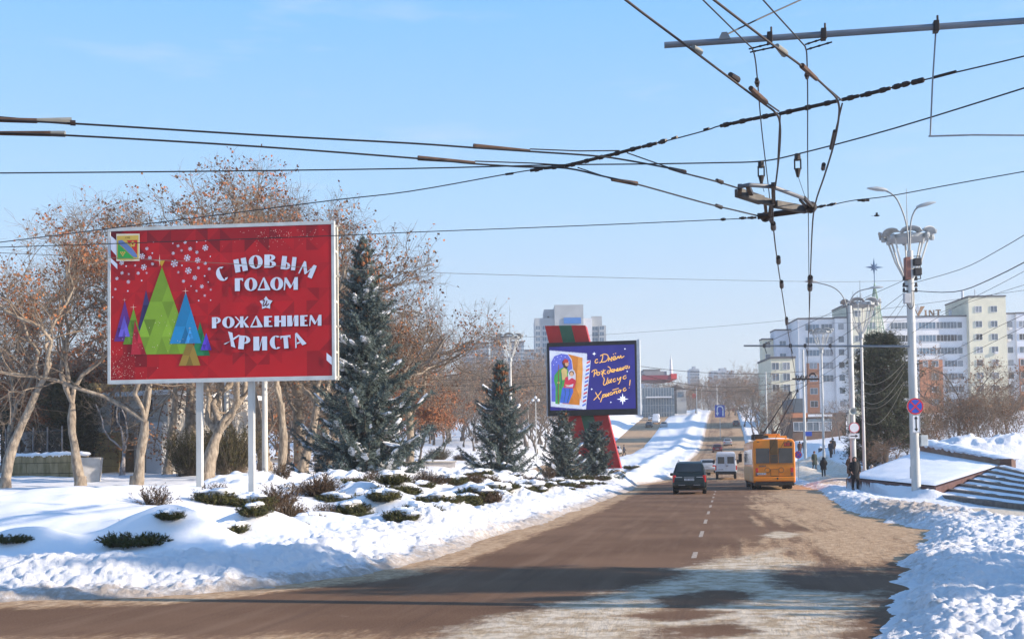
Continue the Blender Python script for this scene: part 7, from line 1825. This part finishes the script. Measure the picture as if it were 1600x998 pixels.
# ================================================================== OVERHEAD WIRES
M_WIRE = mat('wire_black', (.020, .020, .022), .6); M_COP = mat('aged_copper_wire', (.040, .028, .023), .6, .2); M_INS = mat('insulator_brown', (.028, .020, .017), .5); M_TONG = mat('rusty_tongue', (.10, .060, .042), .7, .2, .3, 6); M_TONGG = mat('grey_clamp', (.22, .23, .22), .6, .2)
def H_(px, py, z): return gz(px, py, z)
def curve(pts, k=4): return smooth3([Vector(p) for p in pts], k)
def wire(name, label, pts, r=.012, m=M_WIRE, cat='wire', group='trolley and span wires over the street', k=4):
    P = curve(pts, k) if k > 1 else [Vector(p) for p in pts]; o = P[0].copy(); t = thing(name, label, cat, o, 0, group); t['_o'] = 0; del t['_o']
    b = MB(); b.tube([p-o for p in P], r, 5); b.build('strand', m, t, smooth=True); return t, o
def rod(t, o, nm, a, b_, r0, r1=None, m=M_INS, n=8):
    q = MB(); q.tube([Vector(a)-o, Vector(b_)-o], [r0, r1 or r0], n); return q.build(nm, m, t, smooth=True)
def beads(t, o, nm, a, b_, r, n, m=M_INS):
    """a rod with bulging clamps, as on strain insulators"""
    a, b_ = Vector(a)-o, Vector(b_)-o; q = MB(); q.tube([a, b_], r*.60, 8)
    for i in range(n):
        p = a.lerp(b_, (i+.5)/n); d = (b_-a).normalized()*r; q.tube([p-d*1.0, p-d*.6, p+d*.6, p+d*1.0], [r*.6, r*.85, r*.85, r*.6], 8)
    return q.build(nm+'_rib', m, t, smooth=30)
Zc = 5.75
cw1 = [(905, -60), (977, 0), (1085, 81), (1185, 156), (1212, 177), (1219, 196), (1218, 235), (1213, 280), (1208, 318), (1209, 360), (1215, 410), (1221, 450), (1231, 515), (1240, 570), (1246, 608)]
t, o = wire('contact_wire', 'copper contact wire bending down at the first clamp of the black span wire and running to the trolleybus', [H_(x, y, Zc) for x, y in cw1], .013, M_COP)
t['label'] = 'copper trolley wire that bends where the black span wire first clamps it'
rod(t, o, 'tongue', H_(1173, 138, Zc), H_(1196, 160, Zc), .028, .035, M_TONG); rod(t, o, 'wire_clamp', H_(1141, 117, Zc+.05), H_(1152, 125, Zc+.05), .03, .04, M_INS); rod(t, o, 'wire_clamp', H_(1083, 74, Zc+.03), H_(1094, 82, Zc+.03), .025, .035, M_TONGG)
rod(t, o, 'second_strand', H_(1197, 160, Zc+.05), H_(1217, 174, Zc+.12), .010); rod(t, o, 'second_strand', H_(1219, 180, Zc+.12), H_(1215, 262, Zc+.02), .010)
for p in ((1221, 443), (1216, 405), (1229, 500), (1208, 352)): rod(t, o, 'wire_clamp', H_(p[0], p[1]-3, Zc), H_(p[0]+.5, p[1]+5, Zc), .045, .05)
cw2 = [(1040, -60), (1115, 0), (1200, 65), (1258, 108), (1296, 142), (1309, 158), (1311, 180), (1303, 225), (1288, 275), (1274, 318), (1269, 360), (1266, 440), (1265, 480), (1262, 560), (1262, 600)]
t, o = wire('contact_wire', 'copper trolley wire bending at the second clamp of the black span wire', [H_(x, y, Zc) for x, y in cw2], .013, M_COP)
rod(t, o, 'tongue', H_(1253, 103, Zc), H_(1276, 124, Zc), .030, .022, M_TONG); rod(t, o, 'wire_clamp', H_(1214, 72, Zc+.04), H_(1226, 84, Zc+.04), .025, .04, M_TONGG); rod(t, o, 'second_strand', H_(1279, 126, Zc+.05), H_(1315, 157, Zc+.14), .010); rod(t, o, 'second_strand', H_(1316, 162, Zc+.14), H_(1304, 212, Zc+.05), .010); rod(t, o, 'second_strand', H_(1304, 205, Zc), H_(1298, 232, Zc), .022); rod(t, o, 'wire_clamp', H_(1287, 257, Zc), H_(1286, 264, Zc), .03)
for p in ((1266, 436), (1265.5, 448)): rod(t, o, 'wire_clamp', H_(p[0], p[1]-3, Zc), H_(p[0], p[1]+4, Zc), .06)
t, o = wire('contact_wire', 'thin wire hung from the first clamp of the big pipe bracket', [H_(x, y, 5.9) for x, y in ((1045, -50), (1098, 0), (1165, 66), (1175, 76), (1180, 92), (1184, 130), (1190, 200), (1197, 260), (1203, 312))], .008)
beads(t, o, 'egg_insulator', H_(1182.5, 124, 5.9), H_(1183.5, 134, 5.9), .035, 1)
t, o = wire('contact_wire', 'thin wire falling straight from the second clamp of the big pipe bracket', [H_(x, y, 5.9) for x, y in ((1140, -60), (1192, 0), (1250, 64), (1259, 76), (1261, 95), (1262, 150), (1262, 250), (1263, 330), (1264, 440), (1264.5, 520))], .008)
beads(t, o, 'egg_insulator', H_(1261, 113, 5.9), H_(1261, 122, 5.9), .035, 1)
e1 = [(-60, 185), (118, 193.5), (400, 211), (640, 224), (740, 231), (830, 237), (920, 243), (970, 249), (1050, 264), (1070, 271), (1120, 284), (1172, 300)]
t, o = wire('crossing_wire', 'upper trolley wire crossing from the picture edge above the red billboard', [H_(x, y, 5.85) for x, y in e1], .013)
rod(t, o, 'tongue', H_(-50, 186, 5.86), H_(58, 189, 5.88), .030, .032, M_TONG); rod(t, o, 'tongue_tip', H_(57, 188, 5.89), H_(112, 189.5, 5.92), .025, .05, M_TONGG); rod(t, o, 'wire_clamp', H_(110, 192, 5.86), H_(118, 192.5, 5.86), .035); rod(t, o, 'tongue', H_(740, 228.5, 5.88), H_(828, 235.5, 5.88), .036, .018, M_TONG); rod(t, o, 'second_strand', H_(828, 233, 5.9), H_(905, 236, 5.93), .009); rod(t, o, 'second_strand', H_(905, 236, 5.93), H_(968, 235.5, 5.95), .009); rod(t, o, 'tongue', H_(1046, 263, 5.86), H_(1070, 269, 5.88), .022, .035, M_TONG); rod(t, o, 'wire_clamp', H_(1120, 282, 5.87), H_(1128, 285, 5.87), .03, .035); rod(t, o, 'second_strand', H_(980, 239, 5.93), H_(1048, 263, 5.88), .009)
rod(t, o, 'second_strand', H_(-60, 178, 5.95), H_(60, 188, 5.92), .010)
e2 = [(-60, 207), (100, 211.5), (400, 229), (655, 248), (740, 256), (820, 261), (885, 263), (940, 275), (992, 287), (1100, 317), (1150, 329), (1183, 337)]
t, o = wire('crossing_wire', 'lower trolley wire crossing from the picture edge above the red billboard', [H_(x, y, 5.8) for x, y in e2], .013)
rod(t, o, 'tongue', H_(-50, 208, 5.82), H_(80, 209, 5.83), .022, .036, M_TONG); rod(t, o, 'tongue_tip', H_(80, 209, 5.83), H_(102, 209.5, 5.83), .036, .04, M_TONGG); rod(t, o, 'tongue', H_(653, 247, 5.83), H_(742, 254, 5.83), .036, .018, M_TONG); rod(t, o, 'second_strand', H_(742, 252, 5.85), H_(830, 255, 5.9), .009); rod(t, o, 'second_strand', H_(830, 255, 5.9), H_(880, 258, 5.9), .009); rod(t, o, 'tongue', H_(956, 280.5, 5.83), H_(995, 287, 5.83), .026, .036, M_TONG); rod(t, o, 'second_strand', H_(903, 262, 5.88), H_(957, 280, 5.85), .009); rod(t, o, 'wire_clamp', H_(1119, 321, 5.83), H_(1127, 324, 5.83), .03, .035)
# the span wire with long strain insulators
Zs = 5.98
sp = [(1660, 70), (1600, 88), (1490, 114), (1452, 123), (1310, 157), (1216, 178), (1128, 196), (1106, 203), (1050, 218), (960, 239), (880, 258), (835, 265), (792, 272), (640, 299), (520, 313), (300, 341), (100, 366), (-60, 386)]
t, o = wire('span_wire', 'black span wire with long strain insulators crossing the whole sky', [H_(x, y, Zs) for x, y in sp], .009)
for a, b_, n in (((1425, 129.5), (1443, 125), 2), ((1395, 137), (1421, 130), 2), ((1345, 150), (1391, 138), 2), ((1316, 156), (1342, 150), 1), ((1218, 178), (1308, 158), 3), ((1177, 186), (1215, 178), 1), ((1145, 193), (1175, 186), 1), ((1126, 197), (1143, 193), 1), ((1030, 223), (1041, 219.5), 1), ((1004, 229.5), (1026, 224), 1), ((952, 243), (1001, 230), 2), ((884, 260), (950, 243), 3), ((850, 263), (882, 259.5), 1), ((829, 266.5), (848, 263.5), 1)): beads(t, o, 'strain_insulator', H_(*a, Zs), H_(*b_, Zs), .040, n)
for a, b_ in (((1458, 121.5), (1494, 112)), ((1100, 203), (1108, 201)), ((1050, 217), (1058, 214)), ((790, 272.5), (802, 271))): rod(t, o, 'wire_tie', H_(*a, Zs), H_(*b_, Zs), .018)
t, o = wire('span_wire', 'doubled span wire with two hanging clamps above the trolley wire switch', [H_(x, y, 6.35) for x, y in ((-60, 271), (300, 268), (640, 263.5), (860, 258), (1000, 256.5), (1120, 254.5), (1190, 252), (1250, 240), (1400, 200), (1660, 119))], .011)
for x, y, x2, y2 in ((1189, 252, 1194, 300), (1246, 240.5, 1258, 308)):
    a = H_(x, y, 6.35); e = Vector((a.x, a.y, 5.95)); rod(t, o, 'dropper', a, a-Vector((0, 0, .10)), .045, .05); q = MB(); p = a-o
    for sx in (-.045, .045): q.bar(p+Vector((sx, 0, -.08)), p+Vector((sx, 0, -.24)), .022)
    q.build('link_frame', M_INS, t); rod(t, o, 'dropper', a-Vector((0, 0, .23)), a-Vector((0, 0, .36)), .05, .02); rod(t, o, 'dropper_wire', a-Vector((0, 0, .34)), H_(x2, y2, 5.86), .004)
t, o = wire('span_wire', 'span wire running from the trolley wire switch towards the red billboard', [H_(x, y, 5.9) for x, y in ((-60, 388), (170, 381), (530, 368), (640, 363), (900, 353), (1130, 343), (1180, 340))], .008)
for a, b_ in (((1155, 341), (1166, 340.5)), ((1168, 340.5), (1182, 340)), ((1126, 343), (1134, 342.5))): beads(t, o, 'strain_insulator', H_(*a, 5.9), H_(*b_, 5.9), .032, 1)
t, o = wire('span_wire', 'span wire running from the trolley wire switch past the curved lamp arm', [H_(x, y, 5.9) for x, y in ((1270, 325), (1300, 320), (1335, 313), (1392, 306), (1500, 286), (1680, 254))], .008)
for a, b_ in (((1276, 324), (1290, 321)), ((1293, 321), (1306, 318)), ((1340, 313), (1358, 313))): beads(t, o, 'strain_insulator', H_(*a, 5.9), H_(*b_, 5.9), .032, 1)
# the trolley wire switch itself
so = H_(1210, 315, 5.75); sw = thing('wire_switch', 'dark trolley wire switch with pipe frame hanging where the wires cross', 'wire switch', so); L_ = lambda x, y, z=5.78: H_(x, y, z)-so
b = MB(); b.bar(L_(1153, 301), L_(1190, 313), .13, .13); b.bar(L_(1190, 313), L_(1207, 317), .10, .10); b.build('switch_box', mat('weathered_box', (.09, .085, .08), .7, 0, .3, 8), sw, bevel=.015)
b = MB(); b.bar(L_(1211, 319), L_(1260, 328), .10, .12); b.build('switch_beam', mat('weathered_box', 0), sw, bevel=.015)
b = MB(); b.tube([L_(1155, 292), L_(1170, 289), L_(1206, 291.5), L_(1256, 310)], .032, 8); b.build('pipe_frame', mat('pipe_steel', (.12, .13, .15), .5, .3), sw, smooth=True)
b = MB(); b.bar(L_(1168, 290), L_(1174, 303), .06); b.bar(L_(1208, 288), L_(1209, 320), .06); b.bar(L_(1256, 309), L_(1268, 322), .05); b.bar(L_(1156, 292), L_(1155, 300), .06, .09); b.bar(L_(1195, 314), L_(1197, 332), .05); b.bar(L_(1250, 312), L_(1262, 326), .035)
b.build('bracket_lattice', M_INS, sw)
b = MB(); b.tube([L_(1184, 338), L_(1206, 336), L_(1240, 331), L_(1268, 326)], [.055, .04, .045, .05], 8); b.tube([L_(1210, 333), L_(1250, 328)], .035, 8); b.tube([L_(1206, 318), L_(1203, 340), L_(1208, 350)], .04, 8); b.blob(L_(1196, 339), .09, 8, 5); b.blob(L_(1267, 324), .10, 8, 5); b.build('crossing_bar', M_INS, sw, smooth=True)
# the pipe bracket close to the viewer, held by its pole beside the road
z_b = 6.48; pa, pb = H_(1038, 71, z_b), H_(1600, 33, z_b); dv = (pb-pa); pole_p = pb+dv*.32; gz_ = ground(pole_p.x, pole_p.y)
bk = thing('bracket_pole', 'long grey pipe bracket reaching in from above with a bent rod hanging from it', 'overhead bracket', (pole_p.x, pole_p.y, gz_-.2)); o = Vector(bk.location)
b = MB(); b.cyl(Vector((0, 0, 0)), Vector((0, 0, 9.2-gz_)), .17, .13, 16); b.build('mast', M_WPAINT, bk, smooth=True)
b = MB(); b.tube([pa-o, pb-o, pole_p-o+Vector((0, 0, z_b-pole_p.z))], .036, 12); ar = b.build('bracket_arm', mat('grey_pipe', (.16, .19, .23), .5, .3, .1, 3), bk, smooth=True)
b = MB(); u = H_(1132, 57, z_b+.04)-o; b.prism([(-.07, -.03), (.07, -.03), (.03, .05), (-.03, .05)], .02, Matrix.Translation(u)); b.build('lug', M_ARM, bk)
for px in (1208, 1293, 1467):
    c_ = pa.lerp(pb, (px-1038)/562.0)-o; b = MB(); b.box(c_, (.06, .11, .12)); b.cyl(c_+Vector((.02, 0, .04)), c_+Vector((.02, 0, .13)), .012); b.build('clamp', M_INS, bk, bevel=.006)
for x0, y0, x1, y1 in ((1170, 77, 1206, 68), (1172, 82, 1214, 73), (1258, 70, 1292, 59), (1260, 78, 1300, 66)): beads(bk, Vector((0, 0, 0)), 'hanger', H_(x0, y0, z_b-.05)-o, H_(x1, y1, z_b-.03)-o, .016, 3)
t, o2 = wire('stay_wire', 'thick stay wire rising from the lug of the pipe bracket', [H_(1136, 54, z_b+.07), H_(1190, 28, 6.9), H_(1256, -2, 7.4), H_(1330, -36, 8.0)], .010)
b = MB(); b.tube([H_(1462, 52, z_b-.03)-o, H_(1457, 130, z_b-.6)-o, H_(1453.5, 213, 5.35)-o], .009, 6); b.tube([H_(1451, 213, 5.35)-o, H_(1520, 211, 5.35)-o, H_(1660, 212, 5.35)-o], .010, 6); b.build('hanging_rod', mat('galvanised_rod', (.20, .23, .27), .5, .4), bk, smooth=True)
# longer, thinner lines
def line(label, pts, r=.010, sag=0, m=M_WIRE, nm='cable', group='cables strung across the street'):
    P = [at(*p) for p in pts]
    if len(P) == 2 and sag: P = [P[0].lerp(P[1], u)-Vector((0, 0, 4*sag*u*(1-u))) for u in np.linspace(0, 1, 9)]
    return wire(nm, label, P, r, m, 'cable', group, 4 if not sag else 2)
line('thin line from the park over the red billboard to the sign pole', [(-60, 393, 23), (165, 402, 25), (705, 427, 32), (1270, 440, 45), (1418, 438, 48.4)], .007)
line('thin high line passing the spired flower lamp and the tower block', [(560, 526, 105), (850, 526, 98), (1000, 519, 92), (1200, 503, 80), (1400, 480, 66), (1640, 448, 55)], .010)
line('thin cable from the sign pole up and off to the right, upper of the pair', [(1424, 443, 48.5), (1500, 421, 38), (1560, 391, 31), (1650, 337, 25)], .011); line('thick twisted cable from the sign pole, lower of the pair', [(1424, 454, 48.5), (1490, 456, 40), (1550, 435, 33), (1660, 378, 26)], .016)
line('faint cable rising past the yellow tower of the flats', [(1425, 520, 48.5), (1500, 476, 42), (1570, 440, 36), (1680, 380, 30)], .008); line('faint cable crossing the upper storeys of the flats', [(1300, 505, 72), (1420, 500, 58), (1520, 470, 46), (1680, 420, 34)], .008); line('faint cable over the bushes', [(1337, 620, 72), (1430, 590, 56), (1520, 550, 44), (1680, 470, 32)], .008); line('cable crossing the lower storeys of the flats', [(1337, 600, 72), (1460, 560, 52), (1560, 510, 42), (1680, 455, 34)], .009)
line('stay from the sign pole top down to the tip of its bracket arm', [(1417, 436, 48.6), (1300, 488, 49.2), (1194, 537, 49.9)], .010); line('second stay to the middle of the bracket arm', [(1416, 455, 48.6), (1360, 496, 49), (1296, 538, 49.3)], .010); line('cable from the small grey box to the second pole', [(1414, 463, 48.6), (1375, 510, 58), (1326, 540, 71.5)], .008, 0); line('lower cable from the small grey box to the second pole', [(1414, 474, 48.6), (1380, 520, 58), (1327, 560, 71.5)], .008)
for i, (ya, yb_, sg_) in enumerate(((590, 566, 1.2), (602, 572, 1.5), (612, 580, 1.9), (622, 596, 1.6), (640, 598, 2.4))): line('pale drooping light string between the two sign poles', [(1337, ya, 71.5), (1413, yb_, 49)], .012, sg_*.55, mat('pale_cable', (.30, .26, .17), .6), 'light_string', 'light strings between the two sign poles')
for i, (yl, yr, sg_, lab) in enumerate(((584, 588, 1.3, 'upper heavy cable sagging over the road behind the screen'), (594, 597, 1.1, 'lower heavy cable sagging over the road behind the screen'), (572, 580, .5, 'third cable sagging over the road'))): line(lab, [(1000, yl, 118), (1258, yr, 128)], .028, sg_)
for yl, yr, lab in ((590, 586, 'heavy cable over the grey thicket, topmost'), (598, 596, 'heavy cable over the grey thicket, middle'), (611, 600, 'heavy cable over the grey thicket, lowest')): line(lab, [(560, yl, 112), (858, yr, 116)], .024, .35)
for yl, yr, lab in ((596, 556, 'cable from the thin pole to the second sign pole, upper'), (600, 578, 'cable from the thin pole to the second sign pole, lower'), (588, 540, 'cable from the thin pole to the bracket arm')): line(lab, [(1258, yl, 128), (1328, yr, 72)], .016, .3)
for (x0, y0, D0), (x1, y1, D1_), lab in (((1246, 608, 68), (1200, 628, 128), 'trolley wire beyond the booms, one'), ((1262, 600, 61), (1215, 626, 128), 'trolley wire beyond the booms, two'), ((1200, 628, 128), (1150, 640, 330), 'trolley wire running up the hill, one'), ((1215, 626, 128), (1158, 640, 330), 'trolley wire running up the hill, two')): line(lab, [(x0, y0, D0), (x1, y1, D1_)], .018, .05, nm='contact_wire', group='trolley and span wires over the street')
sw2 = thing('wire_switch', 'far trolley wire switch bristling before the thin white pole', 'wire switch', at(1258, 590, 90)); b = MB(); so = Vector(sw2.location)
for k in range(7): a = at(1243+k*2.6, 590+(k % 3), 90)-so; b.bar(a+Vector((0, 0, -.18)), a+Vector((.12, 0, .22)), .08)
b.tube([at(1238, 592, 90)-so, at(1280, 592, 90)-so], .07, 6); P_ = [at(1270+5*math.cos(a), 588-5*math.sin(a), 90)-so for a in np.linspace(0, math.pi, 8)]; b.tube(P_, .07, 6); b.build('switch_lattice', M_INS, sw2)
# a bird against the sky
bd = thing('bird', 'tiny dark bird flying below the curved lamp arm', 'bird', at(1370, 337, 42)); b = MB(); b.blob((0, 0, 0), (.11, .035, .035), 8, 5); b.add([(-.05, .02, .02), (.04, .02, .02), (.0, .24, .07), (-.06, .2, .07)], [(0, 1, 2, 3)]); b.add([(-.05, -.02, .02), (-.06, -.2, .07), (0, -.24, .07), (.04, -.02, .02)], [(0, 1, 2, 3)]); b.add([(-.1, .02, 0), (-.1, -.02, 0), (-.2, -.03, 0), (-.2, .03, 0)], [(0, 1, 2, 3)]); b.build('body', M_PLAST, bd, smooth=True)
# ================================================================== THE WINTER HAZE
hm = bpy.data.materials.new('haze'); hm.use_nodes = True; hn = hm.node_tree
for n_ in list(hn.nodes):
    if n_.type == 'BSDF_PRINCIPLED': hn.nodes.remove(n_)
pv_ = hn.nodes.new('ShaderNodeVolumePrincipled'); pv_.inputs['Color'].default_value = (.90, .93, 1.0, 1); pv_.inputs['Density'].default_value = 0.0005; pv_.inputs['Anisotropy'].default_value = .2
hn.links.new(pv_.outputs['Volume'], [n_ for n_ in hn.nodes if n_.type == 'OUTPUT_MATERIAL'][0].inputs['Volume'])
b = MB(); b.box((0, 0, 45), (5400, 5400, 93)); hz = b.build('haze', hm); hz['kind'] = 'stuff'
